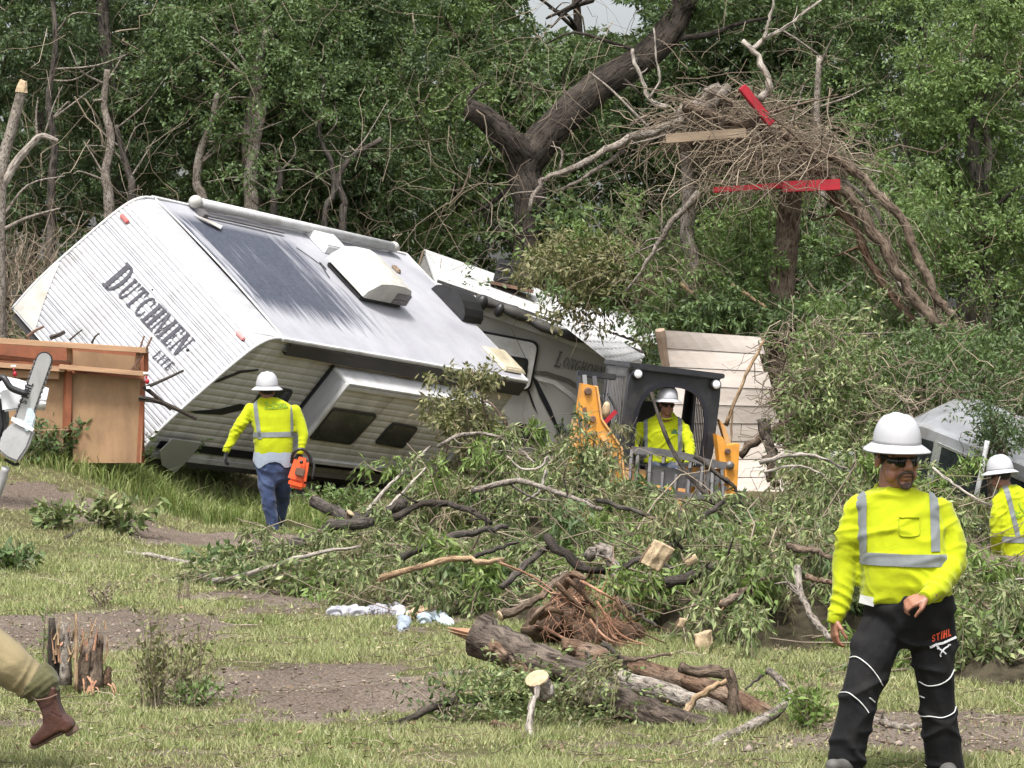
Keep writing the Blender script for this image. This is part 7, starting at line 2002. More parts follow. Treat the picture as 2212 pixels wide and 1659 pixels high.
def stripe(src_mb, name, planes, mat, parent, voxel, wr, grow=.006):
    """part of the shirt front/back between cutting planes, lifted off the cloth"""
    me = remesh(src_mb, name, voxel, 5)
    wrinkle(me, *wr)
    bm = bmesh.new(); bm.from_mesh(me)
    for co_, no in planes:
        bmesh.ops.bisect_plane(bm, geom=bm.verts[:] + bm.edges[:] + bm.faces[:], plane_co=co_, plane_no=no, clear_outer=True)
    bm.normal_update()
    for v_ in bm.verts: v_.co += v_.normal * grow
    bm.to_mesh(me); bm.free()
    off = rootpos(parent)
    setv(me, getv(me) - np.array(off))
    if not len(me.polygons): return None
    me.materials.clear()
    return link(name, me, mat, parent, True)

def person(label, base, d, torso, arms, legs, head, shirt='hivis', skin='skin', pants='black_cloth', yaw=0.0, voxel=.010, wr=(.004, 26, 3), stripes=None, gloves=False,
           hems=None, feet=None, footmat='shoe', hatc=None, face=True, hair=True, beard=False, undershirt=None, collar=None, group='workers in hi-vis shirts', body_voxel=.008, bagpants=1.0):
    root = thing('person', label, 'person', base, group)
    off = rootpos(root)
    S = d / F
    r, f = frame(yaw)
    # --- shirt
    tb = MB(); rings = []
    for u, v, hwp, hd, dd in torso:
        rings.append(ringpts(P(u, v, d + dd), r, f, hwp * S, hd))
    tb.loft(list(reversed(rings)))
    sb = MB(); sb.v = list(tb.v); sb.f = list(tb.f)
    limbs = []
    for a in arms:
        pts = [P(u, v, d + dd) for u, v, dd, _ in a['pts']]; rr = [x[3] for x in a['pts']]
        for i in range(len(pts) - 1):
            sb.cap_(pts[i], pts[i + 1], rr[i], rr[i + 1], 14)
        limbs.append((pts[1].lerp(pts[0], .5), pts[2], 115, .010))
        limbs.append((pts[1].lerp(pts[2], .35), pts[-1], 150, .007))
    me = remesh(sb, 'shirt', voxel, 5)
    wrinkle(me, *wr, limbs=[(tuple(a), tuple(b), fr, k) for a, b, fr, k in limbs], off=off)
    me.materials.clear(); sh = link('shirt', me, MAT[shirt], root, True)
    for i, a in enumerate(arms):
        pts = [P(u, v, d + dd) for u, v, dd, _ in a['pts']]; w_ = pts[-1]; dv = (pts[-1] - pts[-2]).normalized(); rc = a['pts'][-1][3] * .92
        m = MB(); m.tube([w_ - dv * .01, w_ + dv * .02, w_ + dv * .05, w_ + dv * .055], [rc * 1.02, rc, rc * .93, rc * .8], 16); m.build('cuff', MAT['hivis_rib'] if shirt == 'hivis' else MAT[shirt], sh, True)
    if collar:
        cu, cv, rx, ry, tilt = collar; c = P(cu, cv, d)
        m = MB(); m.tube([c + r * (rx * math.cos(a)) + f * (ry * math.sin(a)) + V3((0, 0, -tilt * math.sin(a))) for a in np.linspace(0, 2 * math.pi, 25)], .011, 8, cap=False); m.build('collar', MAT['hivis_rib'] if shirt == 'hivis' else MAT[shirt], sh, True)
    # --- stripes
    for kind, a in (stripes or []):
        if kind == 'v':      # vertical: picture u range, v range, front (-1) or back (+1)
            u0, u1, v0, v1 = a
            pl = [(P(u0, v0, d), V3((-1, 0, 0))), (P(u1, v0, d), V3((1, 0, 0))), (P(u0, v1, d), V3((0, 0, -1)))]
        elif kind == 's':    # slanted vertical
            u0, u1, v0, v1, sl_ = a
            pl = [(P(u0, v0, d), V3((-1, 0, sl_)).normalized()), (P(u1, v0, d), V3((1, 0, -sl_)).normalized()), (P(u0, v1, d), V3((0, 0, -1)))]
        else:
            v0, v1, tilt = a; nn = V3((tilt, 0, 1)).normalized(); cc = (torso[2][0])
            pl = [(P(cc, v0, d), nn), (P(cc, v1, d), -nn)]
        stripe(tb, 'reflective_stripe', pl, MAT['reflect'], sh, voxel, wr)
    # --- trousers
    pb = MB(); hp = legs['hip']
    pb.loft(list(reversed([ringpts(P(u, v, d + dd), r, f, hwp * S, hd) for u, v, hwp, hd, dd in hp])))
    plimbs = []
    for L in legs['legs']:
        pts = [P(u, v, d + dd) for u, v, dd, _ in L]; rr = [x[3] for x in L]
        for i in range(len(pts) - 1): pb.cap_(pts[i], pts[i + 1], rr[i], rr[i + 1], 14)
        plimbs.append((tuple(pts[len(pts) // 2 - 1].lerp(pts[len(pts) // 2], .6)), tuple(pts[len(pts) // 2].lerp(pts[len(pts) // 2 + 1 if len(pts) > len(pts) // 2 + 1 else -1], .4)), 80, .007 * bagpants))
        plimbs.append((tuple(pts[-2].lerp(pts[-1], .4)), tuple(pts[-1]), 110, .009 * bagpants))
    me = remesh(pb, 'trousers', voxel, 5)
    wrinkle(me, wr[0] * 1.5, wr[1] * .8, wr[2] + 1, limbs=plimbs, off=off)
    me.materials.clear(); tr = link('trousers', me, MAT[pants], root, True)
    # --- body: head, neck, arms and hands, trunk and legs inside the clothes, one surface
    bb = MB(); hc = P(head['u'], head['v'], d + head.get('dd', 0)); R = headframe(head['yaw'], head.get('pitch', 0), head.get('roll', 0)); hs_ = head.get('s', 1.0)
    nk = P(head['nu'], head['nv'], d + head.get('ndd', 0))
    head_prims(bb, hc, R, hs_, nk)
    mid = P(torso[2][0], torso[2][1], d + torso[2][4]); low = P(hp[1][0], hp[1][1] - 8, d + hp[1][4])
    bb.cap_(nk, mid, .05, .09); bb.cap_(mid, low, .09, .08)
    for a in arms:
        pts = [P(u, v, d + dd) for u, v, dd, _ in a['pts']]
        bb.cap_(mid.lerp(pts[0], .3), pts[0], .06, .045); 
        for i in range(len(pts) - 1): bb.cap_(pts[i], pts[i + 1], .042 - .005 * i, .038 - .005 * i)
        if not gloves and a.get('hand', True):
            hdir = a.get('dir', (pts[-1] - pts[-2])); hand_prims(bb, pts[-1] + (pts[-1] - pts[-2]).normalized() * .03, V3(hdir), V3(a.get('palm', (0, 1, 0))), .185, a.get('curl', .5), a.get('thumb', 1))
    for L in legs['legs']:
        pts = [P(u, v, d + dd) for u, v, dd, _ in L]
        bb.cap_(low, pts[0], .07, .06)
        for i in range(len(pts) - 1): bb.cap_(pts[i], pts[i + 1], .06 - .006 * i, .055 - .006 * i)
    me = remesh(bb, 'body', body_voxel, 3); setv(me, getv(me) - np.array(off)); me.materials.clear()
    link('body', me, MAT[skin], root, True)
    if gloves:
        for a in arms:
            pts = [P(u, v, d + dd) for u, v, dd, _ in a['pts']]; gm_ = MB()
            hdir = a.get('dir', (pts[-1] - pts[-2])); hand_prims(gm_, pts[-1] + (pts[-1] - pts[-2]).normalized() * .03, V3(hdir), V3(a.get('palm', (0, 1, 0))), .21, a.get('curl', .5), a.get('thumb', 1))
            me = remesh(gm_, 'glove', .007, 2); setv(me, getv(me) - np.array(off)); me.materials.clear(); link('glove', me, MAT['glove'], root, True)
    # --- hair under the hat
    if hair:
        m = MB(); m.ell(hc + R @ V3((0, .022, .035)) * hs_, tuple(k * hs_ for k in (.080, .090, .080)), R, 20, 12); me = m.mesh('hair', off); 
        bm = bmesh.new(); bm.from_mesh(me)
        bmesh.ops.bisect_plane(bm, geom=bm.verts[:] + bm.edges[:] + bm.faces[:], plane_co=(hc - off) + R @ V3((0, -.03, -.02)), plane_no=R @ V3((0, -.8, -.6)).normalized(), clear_outer=True)
        bm.to_mesh(me); bm.free(); link('hair', me, MAT['hair'], root, True)
    if face: shades(root, hc, R, hs_)
    if beard: goatee(root, hc, R, hs_)
    hp_ = hc + R @ V3((0, -.002, .058)) * hs_
    hat(root, hp_, R @ Matrix.Rotation(head.get('hatpitch', 0), 3, 'X'), head.get('hats', 1.0))
    # --- feet
    for ft in feet or []:
        heel, toe, up = [P(u, v, d + dd) for u, v, dd in ft[:3]]
        m = MB(); dv = (toe - heel).normalized(); m.cap_(heel + V3((0, 0, .035)), heel + dv * .10 + V3((0, 0, .045)), .042, .048); m.cap_(heel + dv * .10 + V3((0, 0, .04)), toe + V3((0, 0, .03)), .046, .036); m.cap_(heel + V3((0, 0, .05)), up, .048, .052)
        me = remesh(m, 'shoe', .008, 3); setv(me, getv(me) - np.array(off)); me.materials.clear(); so2 = link('shoe', me, MAT[footmat], root, True)
        m = MB(); sd_ = dv.cross(V3((0, 0, 1))).normalized(); m.loft([[heel - dv * .045 + sd_ * (w2 * .8) + V3((0, 0, z)) for w2 in (-.045, .045)] + [toe + dv * .03 + sd_ * (w2 * .7) + V3((0, 0, z)) for w2 in (.05, -.05)] for z in (-.008, .016)]); m.build('sole', MAT['sole'], so2)
    return root, sh, tr, hc, R
def scribble(pts_uv, d, y, wpx, mat, parent, name='print', push=.012):
    """flat printed mark: strokes on a surface facing the camera at depth d + y"""
    for st in pts_uv:
        m = MB(); c = curve([P(u, v, d + y) for u, v in st], max(6, 4 * len(st))); S = d / F * wpx
        for a, b in zip(c, c[1:]):
            dv = (b - a); n = V3((-dv.z, 0, dv.x)).normalized() * S / 2 if dv.length > 1e-6 else V3((0, 0, S / 2))
            m.quad(a - n, b - n, b + n, a + n)
        m.build(name, MAT[mat], parent, fix=False)
from mathutils.bvhtree import BVHTree
def surf_y(obj, off):
    """depth of the front of a mesh at a picture point"""
    me = obj.data; v = getv(me) + np.array(off)
    bv = BVHTree.FromPolygons([tuple(a) for a in v], [tuple(p.vertices) for p in me.polygons])
    o = V3((0, 0, CAMH))
    def hit(u, v_, lift=.006):
        dr = (P(u, v_, 10) - o).normalized(); loc, nn, i, dist = bv.ray_cast(o, dr)
        if loc is None: return None
        if nn.dot(dr) > 0: nn = -nn
        return loc + nn * lift
    return hit
def onsurf(hit, strokes, wpx, d, mat, parent, name='print', lift=.006, tube=False):
    for st in strokes:
        pts = curve([V3((u, v, 0)) for u, v in st], max(8, 5 * len(st)))
        w = [hit(p.x, p.y, lift) for p in pts]; w = [p for p in w if p is not None]
        if len(w) < 2: continue
        m = MB(); S = wpx * d / F
        if tube: m.tube(w, S / 2, 6)
        else:
            for a, b in zip(w, w[1:]):
                dv = b - a; n = V3((-dv.z, 0, dv.x))
                if n.length < 1e-7: continue
                n = n.normalized() * S / 2; m.quad(a - n, b - n, b + n, a + n)
        if m.v: m.build(name, MAT[mat], parent, fix=False)

# --- nearest worker
d = 16.9
b = P(1940, 1682, d)
w1, sh, tr, hc, HR = person('worker in black trousers and white hard hat walking toward the viewer', V3((b.x, b.y, tz(b.x, b.y))), d,
    torso=[(1958, 1302, 103, .165, 0), (1957, 1262, 101, .185, -.01), (1950, 1190, 97, .175, -.01), (1945, 1130, 100, .155, 0), (1943, 1090, 101, .128, 0), (1940, 1068, 78, .108, 0), (1936, 1056, 52, .088, 0), (1935, 1050, 44, .08, 0)],
    arms=[dict(pts=[(1858, 1100, 0, .074), (1838, 1150, .0, .074), (1826, 1215, .02, .071), (1820, 1290, -.02, .056), (1808, 1325, -.03, .043)], dir=(-.02, -.15, -1), palm=(1, .3, 0), curl=.55, thumb=1),
          dict(pts=[(2028, 1104, 0, .076), (2050, 1152, .0, .077), (2060, 1215, -.03, .074), (2028, 1268, -.17, .058), (2010, 1282, -.22, .045)], dir=(-.85, -.12, -.30), palm=(-.25, .45, -.8), curl=.75, thumb=1)],
    legs=dict(hip=[(1964, 1400, 55, .10, 0), (1964, 1350, 88, .15, 0), (1966, 1310, 98, .165, 0), (1965, 1285, 96, .155, 0)],
              legs=[[(1918, 1335, 0, .118), (1886, 1420, -.06, .116), (1855, 1500, -.10, .100), (1838, 1585, -.10, .098), (1828, 1640, -.10, .098)], [(2012, 1335, 0, .116), (2014, 1420, .0, .113), (2022, 1500, .02, .100), (2032, 1590, .06, .102), (2044, 1672, .12, .100)]]),
    head=dict(u=1936, v=990, dd=-.02, yaw=.40, pitch=.06, roll=.0, nu=1932, nv=1064, s=1.22, hatpitch=.02, hats=.97), yaw=.04, voxel=.0085, body_voxel=.0055, wr=(.013, 17, 3),
    stripes=[('v', (1848, 1868, 1030, 1190)), ('v', (2002, 2022, 1030, 1188)), ('h', (1193, 1219, .03))], beard=True, collar=(1935, 1056, .100, .088, .03),
    feet=[((1832, 1686, -.12), (1798, 1668, -.34), (1832, 1655, -.1)), ((2044, 1684, .12), (2052, 1686, -.10), (2044, 1668, .12))])
h = surf_y(tr, rootpos(w1))
onsurf(h, [[(1829, 1424), (1850, 1419), (1875, 1436), (1893, 1458), (1906, 1480)], [(1812, 1497), (1832, 1497), (1852, 1510), (1868, 1528), (1876, 1540)],
           [(1987, 1472), (2005, 1481), (2030, 1478), (2050, 1465), (2060, 1446)], [(1988, 1546), (2010, 1548), (2035, 1550), (2058, 1540), (2064, 1526)], [(1878, 1507), (1889, 1517)], [(1988, 1503), (1998, 1507)]], 2.6, d, 'piping', tr, 'piping', .004, True)
# thigh print: block letters, underline and small cutter emblem
def thigh_text():
    x = 0; k = 17.0
    for ch in 'STIHL':
        g, adv = block(ch); m = MB()
        for poly in g:
            q = []
            for px, py in poly:
                uu = 2013 + (x + px) * k * .62; vv = 1388 - py * k - (x + px) * k * .62 * .36
                p = h(uu, vv, .005)
                if p is not None: q.append(p)
            if len(q) >= 3: m.poly(q)
        if m.v: m.build('letter', MAT['print_orange'], tr, fix=False)
        x += adv + .1
thigh_text()
onsurf(h, [[(2009, 1397), (2035, 1389), (2064, 1376)]], 5, d, 'print_white', tr, 'print')
onsurf(h, [[(2024, 1399), (2034, 1405), (2042, 1413)], [(2048, 1394), (2038, 1402), (2032, 1412), (2033, 1418)], [(2046, 1393), (2052, 1393)], [(2022, 1397), (2028, 1399)]], 3, d, 'print_white', tr, 'print')
hs1 = surf_y(sh, rootpos(w1))
onsurf(hs1, [[(1941, 1118), (1962, 1118), (1985, 1117)], [(1941, 1120), (1942, 1150), (1950, 1158), (1978, 1158), (1986, 1150), (1986, 1119)]], 2.2, d, 'hivis_rib', sh, 'pocket_seam', .004, True)
m = MB(); q = [h(u, v, .012) or P(u, v, d - .18) for u, v in ((1858, 1284), (1897, 1294), (1890, 1311), (1855, 1302))]; m.poly(q)
m.build('paper_tag', MAT['paper'], w1, fix=False)

# --- worker in jeans, seen from behind
d = 38.2
b = P(590, 1158, d)
w2, sh2, tr2, hc2, HR2 = person('worker in blue jeans seen from behind carrying an orange chainsaw', V3((b.x, b.y, tz(b.x, b.y))), d,
    torso=[(591, 990, 43, .135, 0), (592, 960, 43, .14, 0), (591, 925, 45, .135, 0), (589, 900, 49, .13, 0), (588, 882, 50, .115, 0), (585, 868, 36, .095, 0), (581, 857, 20, .075, 0)],
    arms=[dict(pts=[(541, 884, 0, .074), (524, 910, -.02, .072), (508, 935, -.03, .068), (497, 955, -.05, .058), (491, 968, -.06, .045)], dir=(-.1, -.1, -1), palm=(.8, .3, 0), curl=.5, thumb=-1),
          dict(pts=[(637, 887, 0, .074), (648, 915, 0, .073), (655, 940, -.02, .068), (653, 958, -.05, .058), (650, 972, -.07, .046)], dir=(-.1, 0, -1), palm=(-.6, -.6, 0), curl=.9, thumb=1)],
    legs=dict(hip=[(592, 1045, 24, .09, .02), (591, 1020, 38, .13, 0), (591, 995, 42, .135, 0), (591, 980, 40, .13, 0)],
              legs=[[(573, 1018, 0, .112), (576, 1050, -.02, .105), (581, 1085, -.02, .088), (587, 1120, .0, .080), (590, 1146, .02, .072)], [(610, 1018, .02, .108), (611, 1050, .12, .100), (610, 1085, .28, .085), (603, 1115, .40, .075), (601, 1136, .48, .070)]]),
    head=dict(u=577, v=846, dd=.0, yaw=math.pi, pitch=0, nu=581, nv=866, s=1.0, hatpitch=-.05, hats=1.06), skin='skin_dark', pants='denim', yaw=math.pi, voxel=.012, body_voxel=.011, wr=(.015, 15, 8), gloves=True,
    stripes=[('s', (548, 557, 872, 948, -.14)), ('s', (628, 636, 872, 945, .0)), ('h', (933, 944, -.02))], feet=[((590, 1152, .0), (588, 1152, .20), (590, 1140, .02)), ((601, 1138, .48), (600, 1140, .66), (601, 1130, .48))], footmat='boot', face=False)
off2 = rootpos(w2)
hb = surf_y(sh2, off2)
onsurf(hb, [[(572, 872), (576, 868), (578, 872), (574, 876)], [(572, 882), (580, 876), (588, 878), (590, 882)], [(590, 866), (592, 876), (588, 882)], [(592, 870), (600, 874), (610, 873), (618, 875)], [(596, 881), (606, 877), (614, 879), (622, 880)], [(572, 883), (600, 882), (622, 881)], [(604, 870), (606, 880)], [(614, 872), (613, 881)]], 2.2, d, 'print_green', sh2, 'print', .01)
m = MB(); rg = [ringpts(P(u, v, d), V3((1, 0, 0)), V3((0, 1, 0)), hw * d / F, hd, 30) for u, v, hw, hd in ((591, 1004, 44.5, .148), (591, 992, 45, .152), (591, 978, 43, .145))]
rnd = random.Random(4)
rg = [[p + V3((0, 0, rnd.uniform(-.012, .012) + .03 * math.sin(i * .9) * (k == 0))) for i, p in enumerate(r_)] for k, r_ in enumerate(rg)]
m.loft(rg, cap=False); m.build('undershirt', MAT['undershirt'], sh2, True)

# --- operator in the cab
d = 41.12
b = LOADER_M @ V3((.02, .45, 0))
w3, sh3, tr3, hc3, HR3 = person('operator with sunglasses sitting in the black loader cab', b, d,
    torso=[(1432, 1000, 44, .13, .10), (1432, 970, 47, .135, .08), (1432, 940, 50, .135, .06), (1432, 922, 53, .12, .06), (1434, 908, 44, .10, .05), (1436, 897, 24, .08, .05), (1438, 890, 20, .07, .05)],
    arms=[dict(pts=[(1383, 922, .05, .072), (1374, 940, .0, .070), (1368, 960, -.08, .064), (1372, 972, -.20, .054), (1376, 976, -.28, .045)], dir=(.3, -1, -.2), palm=(0, .2, -1), curl=.9, thumb=1),
          dict(pts=[(1478, 926, .05, .072), (1486, 945, .0, .070), (1491, 970, -.06, .064), (1489, 990, -.16, .054), (1486, 998, -.24, .045)], dir=(-.2, -1, -.2), palm=(0, .2, -1), curl=.9, thumb=-1)],
    legs=dict(hip=[(1434, 1020, 44, .14, .12), (1434, 1005, 46, .14, .12), (1434, 990, 42, .13, .10)],
              legs=[[(1414, 1010, .05, .09), (1410, 1012, -.15, .085), (1408, 1012, -.34, .078), (1408, 1040, -.36, .065), (1408, 1052, -.36, .06)], [(1454, 1012, .05, .09), (1456, 1016, -.15, .085), (1458, 1018, -.34, .078), (1457, 1040, -.36, .065), (1456, 1054, -.36, .06)]]),
    head=dict(u=1441, v=873, dd=-.03, yaw=.2, pitch=.10, roll=.06, nu=1438, nv=902, s=1.06, hatpitch=-.08, hats=1.06), skin='skin_dark', pants='denim_dark', yaw=.05, voxel=.012, body_voxel=.009, wr=(.013, 15, 15), gloves=True,
    stripes=[('v', (1391, 1399, 900, 985)), ('v', (1464, 1473, 900, 985))], collar=(1438, 898, .10, .085, .04), feet=[])
ho = surf_y(sh3, rootpos(w3))
onsurf(ho, [[(1453, 930), (1462, 931)], [(1450, 934), (1464, 936)]], 5, d, 'print_darkgreen', sh3, 'print', .008)

# --- worker at the right edge, back turned
d = 34.9
b = P(2195, 1260, d)
w4, sh4, tr4, hc4, HR4 = person('worker at the right edge with his back turned, grey trousers', V3((b.x, b.y, tz(b.x, b.y))), d,
    torso=[(2206, 1212, 44, .135, 0), (2204, 1180, 46, .14, 0), (2202, 1140, 48, .14, 0), (2198, 1105, 50, .135, .02), (2194, 1080, 48, .12, .03), (2188, 1062, 34, .10, .04), (2180, 1048, 22, .08, .05)],
    arms=[dict(pts=[(2158, 1082, -.02, .074), (2154, 1115, -.08, .073), (2154, 1150, -.08, .068), (2155, 1180, .02, .058), (2156, 1196, .06, .048)], dir=(-.3, .5, -1), palm=(.8, .3, 0), curl=.6, thumb=1),
          dict(pts=[(2240, 1086, .05, .074), (2255, 1115, .05, .073), (2262, 1150, .06, .068), (2258, 1180, .14, .058), (2254, 1198, .18, .048)], dir=(0, .4, -1), palm=(-.6, -.6, 0), curl=.8, thumb=-1)],
    legs=dict(hip=[(2204, 1270, 26, .09, .02), (2204, 1240, 42, .135, 0), (2205, 1215, 44, .14, 0), (2206, 1195, 42, .13, 0)],
              legs=[[(2186, 1240, 0, .112), (2184, 1280, -.05, .105), (2182, 1330, -.05, .088), (2184, 1370, .05, .080), (2186, 1400, .1, .072)], [(2224, 1240, .02, .108), (2230, 1280, .05, .100), (2232, 1330, .1, .085), (2234, 1370, .15, .075), (2234, 1400, .2, .070)]]),
    head=dict(u=2162, v=1030, dd=.05, yaw=math.pi + .75, pitch=.12, roll=-.0, nu=2178, nv=1060, ndd=.05, s=1.05, hatpitch=.0, hats=1.05), skin='skin_dark', pants='grey_cloth', yaw=math.pi + .35, voxel=.012, body_voxel=.009, wr=(.015, 15, 21), gloves=True,
    stripes=[('s', (2166, 2177, 1055, 1160, -.22)), ('h', (1158, 1171, .03))], feet=[((2186, 1408, .1), (2180, 1406, .3), (2186, 1395, .1)), ((2234, 1408, .2), (2238, 1406, .4), (2234, 1395, .2))], footmat='boot')
hr_ = surf_y(sh4, rootpos(w4))
onsurf(hr_, [[(2190, 1103), (2198, 1110), (2196, 1118), (2212, 1112)], [(2200, 1086), (2204, 1098), (2212, 1108)], [(2190, 1112), (2204, 1106)]], 2.6, d, 'print_green', sh4, 'print', .01)

# --- person walking out of the frame at the left: khaki leg and brown boot
d = 17.2
b = P(100, 1600, d)
w5, sh5, tr5, hc5, HR5 = person('person walking out at the left in khaki trousers and brown boots', V3((b.x, b.y, tz(b.x, b.y))), d,
    torso=[(-170, 1235, 78, .15, 0), (-172, 1190, 78, .16, 0), (-176, 1120, 80, .16, 0), (-180, 1060, 86, .14, 0), (-182, 1020, 84, .12, 0), (-184, 1000, 60, .10, 0), (-186, 985, 36, .08, 0)],
    arms=[dict(pts=[(-118, 1030, -.12, .07), (-104, 1080, -.16, .068), (-92, 1130, -.2, .062), (-60, 1060, -.26, .052), (-45, 1010, -.28, .045)], dir=(.5, 0, .8), palm=(.7, 0, -.5), curl=1.1, thumb=1),
          dict(pts=[(-240, 1030, .1, .07), (-256, 1080, .12, .068), (-262, 1130, .14, .062), (-250, 1180, .05, .052), (-244, 1210, .0, .045)], dir=(.1, 0, -1), palm=(.7, 0, 0), curl=.5, thumb=1)],
    legs=dict(hip=[(-165, 1300, 50, .10, 0), (-166, 1260, 72, .15, 0), (-168, 1225, 76, .155, 0), (-168, 1205, 74, .15, 0)],
              legs=[[(-140, 1265, -.05, .118), (-95, 1330, -.05, .122), (-35, 1400, -.05, .122), (20, 1440, -.03, .116), (72, 1476, .0, .094)], [(-200, 1265, .1, .115), (-230, 1360, .1, .11), (-250, 1450, .1, .10), (-250, 1540, .12, .095), (-250, 1610, .12, .09)]]),
    head=dict(u=-188, v=930, dd=0, yaw=-1.4, pitch=0, nu=-186, nv=990, s=1.0, hats=1.0), shirt='undershirt', skin='skin', pants='khaki', yaw=-1.2, voxel=.010, wr=(.012, 13, 31), gloves=True, group='people on foot', bagpants=1.8,
    feet=[((-250, 1655, .1), (-330, 1655, .1), (-250, 1630, .1))], footmat='boot', face=False)
off5 = rootpos(w5)
m = MB(); c = curve([P(64, 1466, d), P(84, 1482, d), P(96, 1505, d)], 8); m.tube(c, [.085, .118, .12, .122, .118, .112, .10, .09, .09][:len(c)], 18); me = remesh(m, 'sock_cuff', .010, 2)
wrinkle(me, .008, 30, 5, [(tuple(P(64, 1466, d)), tuple(P(96, 1505, d)), 160, .012)], off5); me.materials.clear(); link('sock_cuff', me, MAT['cuff'], w5, True)
bo = [(50, 1472), (124, 1478), (128, 1512), (138, 1540), (158, 1556), (163, 1566), (150, 1580), (132, 1578), (116, 1588), (98, 1600), (80, 1610), (66, 1606), (66, 1594), (80, 1580), (96, 1562), (94, 1540), (80, 1512), (62, 1492)]
m = MB(); ctr = P(105, 1545, d)
for th, k in ((.075, .93), (.050, 1.0)):
    q = [P(u, v, d) for u, v in bo]; cc = sum(q, V3()) / len(q)
    m.prism([p + (cc - p) * (1 - k) * .5 + V3((0, -th, 0)) for p in q], (0, 2 * th, 0))
me = remesh(m, 'boot', .006, 14, .5); wrinkle(me, .006, 20, 6, [(tuple(P(90, 1515, d)), tuple(P(118, 1555, d)), 95, .010)], off5); me.materials.clear(); bt = link('boot', me, MAT['boot'], w5, True)
def strip(lst, name, mat, w):
    m = MB(); m.prism([P(u, v, d) + V3((0, -w, 0)) for u, v in lst], (0, 2 * w, 0)); m.build(name, MAT[mat], bt, bevel=.006)
strip([(166, 1566), (170, 1578), (146, 1592), (140, 1579)], 'heel', 'sole', .046)
strip([(140, 1577), (142, 1583), (118, 1594), (96, 1608), (78, 1617), (64, 1613), (63, 1605), (78, 1609), (98, 1600), (116, 1588)], 'sole', 'sole', .052)
strip([(112, 1530), (140, 1543), (139, 1546), (111, 1533)], 'strap_seam', 'boot', .077)
m = MB(); m.tube(curve([P(66, 1504, d - .075), P(80, 1512, d - .09), P(104, 1508, d - .09), P(124, 1500, d - .07)], 12), .004, 6); m.build('stitching', MAT['sole'], bt)

# ------------------------------------------------------------- chainsaws
def saw_orange():
    d = 38.0; q = lambda u, v, dd=0: P(u, v, d + dd); S = d / F
    c = q(646, 1020); root = thing('chainsaw', 'orange chainsaw hanging from the hand of the worker in jeans', 'chainsaw', c, 'chainsaws')
    m = MB(); m.box(q(647, 1016), (.21, .26, .29), Matrix.Rotation(.25, 3, 'Y'), .78); m.build('housing', MAT['orange'], root, bevel=.04)
    m = MB(); m.box(q(642, 1045, -.02), (.19, .22, .10), Matrix.Rotation(.25, 3, 'Y')); m.build('tank', MAT['orange'], root, bevel=.03)
    m = MB(); m.ell(q(651, 998, -.15), (.022, .02, .022)); m.build('cap', MAT['black'], root)
    m = MB(); m.box(q(648, 1020, -.16), (.11, .03, .09), Matrix.Rotation(.25, 3, 'Y')); m.build('vent_plate', MAT['rust'], root, bevel=.01)
    m = MB(); m.tube(curve([q(630, 1000), q(634, 978, -.05), q(652, 970, -.06), q(668, 984, -.02), q(672, 1005)], 14), .019, 8); m.build('front_handle', MAT['black'], root, True)
    m = MB(); m.tube(curve([q(670, 985, .05), q(678, 1005, .02), q(674, 1035)], 8), .016, 8); m.build('side_handle', MAT['black'], root, True)
    m = MB(); m.bar(q(650, 1055, .03), q(655, 1066, .5), .012, .075); m.build('guide_bar', MAT['saw_bar'], root, bevel=.004)
    m = MB(); m.box(q(647, 1060, .02), (.10, .12, .07)); m.build('rear_handle', MAT['black'], root, bevel=.02)
saw_orange()
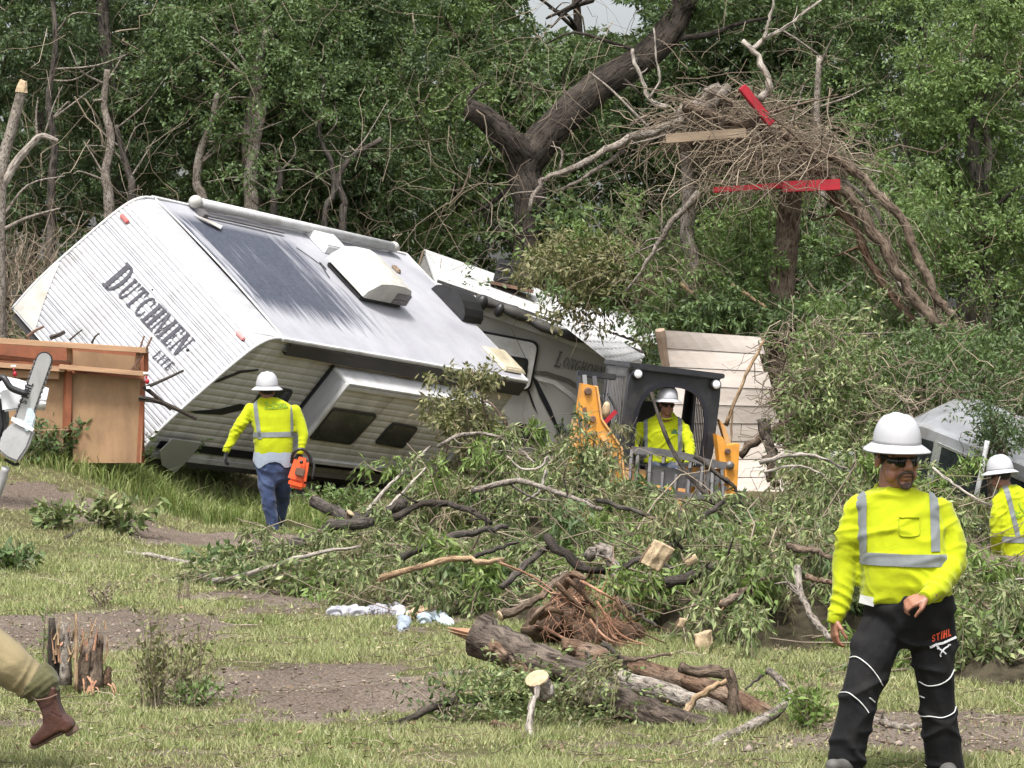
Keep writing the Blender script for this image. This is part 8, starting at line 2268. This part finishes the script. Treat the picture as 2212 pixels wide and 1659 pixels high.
def saw_grey():
    d = 16.7; q = lambda u, v, dd=0: P(u, v, d + dd); S = d / F
    root = thing('chainsaw', 'grey chainsaw with bar pointing up at the left edge', 'chainsaw', q(20, 940), 'chainsaws')
    ax = (q(100, 768) - q(36, 945)).normalized(); nv = V3((0, -1, 0)); sx = ax.cross(nv).normalized()
    def barpts(off):
        w_ = (15.5 + off) * S; a = q(36, 945); e = q(95, 778); out = [a + sx * w_, a - sx * w_]
        for k in range(9):
            t = math.pi * k / 8; out.append(e - sx * w_ * math.cos(t) + ax * w_ * 1.0 * math.sin(t))
        return out
    m = MB(); m.prism([p + V3((0, .004, 0)) for p in barpts(3.0)], (0, .010, 0)); m.build('chain', MAT['black'], root)
    m = MB(); m.prism(barpts(0), (0, .016, 0)); br = m.build('guide_bar', MAT['saw_bar'], root, bevel=.002)
    # teeth along the bar edge
    for k in range(16):
        p = q(36, 945).lerp(q(95, 778), k / 16)
        for s_ in (-1, 1):
            m = MB(); m.box(p + sx * s_ * 18.2 * S + V3((0, .009, 0)), (.012, .010, .016), Matrix.Rotation(math.atan2(ax.x, ax.z), 3, 'Y')); m.build('tooth', MAT['steel'], root)
    # lettering along the bar
    x = 0; k = 20.0
    org = q(50, 872) ; up = -sx
    for ch in 'STIHL':
        g, adv = block(ch); m = MB()
        for poly in g: m.poly([org + ax * ((x + px) * k * .62 * S) + up * ((py - .5) * 14 * S) + V3((0, -.004, 0)) for px, py in poly])
        m.build('letter', MAT['decal'], br, fix=False); x += adv + .12
    # sprocket cover and power head
    cov = [(12, 925), (40, 905), (66, 915), (74, 930), (60, 968), (38, 1000), (14, 990), (-4, 975), (2, 940)]
    m = MB(); m.prism([q(u, v, -.02) for u, v in cov], (0, .06, 0)); m.build('sprocket_cover', MAT['saw_grey'], root, bevel=.012)
    m = MB(); m.prism([q(u, v, .04) for u, v in ((-60, 870), (8, 860), (14, 920), (-4, 985), (-40, 1000), (-80, 960))], (0, .14, 0)); m.build('housing', MAT['black'], root, bevel=.02)
    m = MB(); m.prism([q(u, v, .02) for u, v in ((0, 842), (30, 830), (60, 850), (66, 868), (40, 885), (5, 890))], (0, .05, 0)); m.build('top_cover', MAT['white_plastic'], root, bevel=.01)
    m = MB(); m.tube(curve([q(-20, 835), q(5, 815, -.02), q(24, 838, -.03), q(60, 852, -.02)], 12), .016, 8); m.build('hand_guard', MAT['black'], root, True)
    m = MB(); m.prism([q(u, v, -.025) for u, v in ((26, 900), (44, 906), (74, 926), (70, 932), (40, 918), (24, 908))], (0, -.006, 0)); m.build('white_strap', MAT['white_plastic'], root)
    m = MB(); mm = [(60, 880), (72, 884), (78, 902), (72, 925), (58, 935), (48, 920), (56, 900)]; m.prism([q(u, v, -.01) for u, v in mm], (0, -.02, 0)); m.build('bag_scrap', MAT['rag_blue'], root, bevel=.006)
    m = MB(); m.tube(curve([q(10, 992, .02), q(30, 1003, .02), q(42, 1002, .02)], 6), .008, 6); m.build('spike', MAT['black'], root)
    m = MB(); m.tube(curve([q(12, 1010, .03), q(5, 1040, .05), q(-10, 1080, .08)], 8), .02, 8); m.build('rear_handle', MAT['saw_grey'], root, True)
saw_grey()
# loose white car panel edge behind the saw
m = MB(); K = 10; rows = []
for i in range(K + 1):
    t = i / K
    rows.append([P(-60 + 165 * t, 806 + 30 * t + 8 * t * t - 10 * math.sin(t * 3) * .3, 36.5), P(-60 + 160 * t, 842 + 26 * t, 36.3), P(-60 + 158 * t, 872 + 10 * t, 36.4)])
for a, b in zip(rows, rows[1:]):
    for k in range(2): m.quad(a[k], b[k], b[k + 1], a[k + 1])
o = m.build('car_panel', MAT['white_plastic'], None, True); md = o.modifiers.new('s', 'SOLIDIFY'); md.thickness = .03; tag(o, 'loose white car panel leaning against the plywood box', 'car panel')
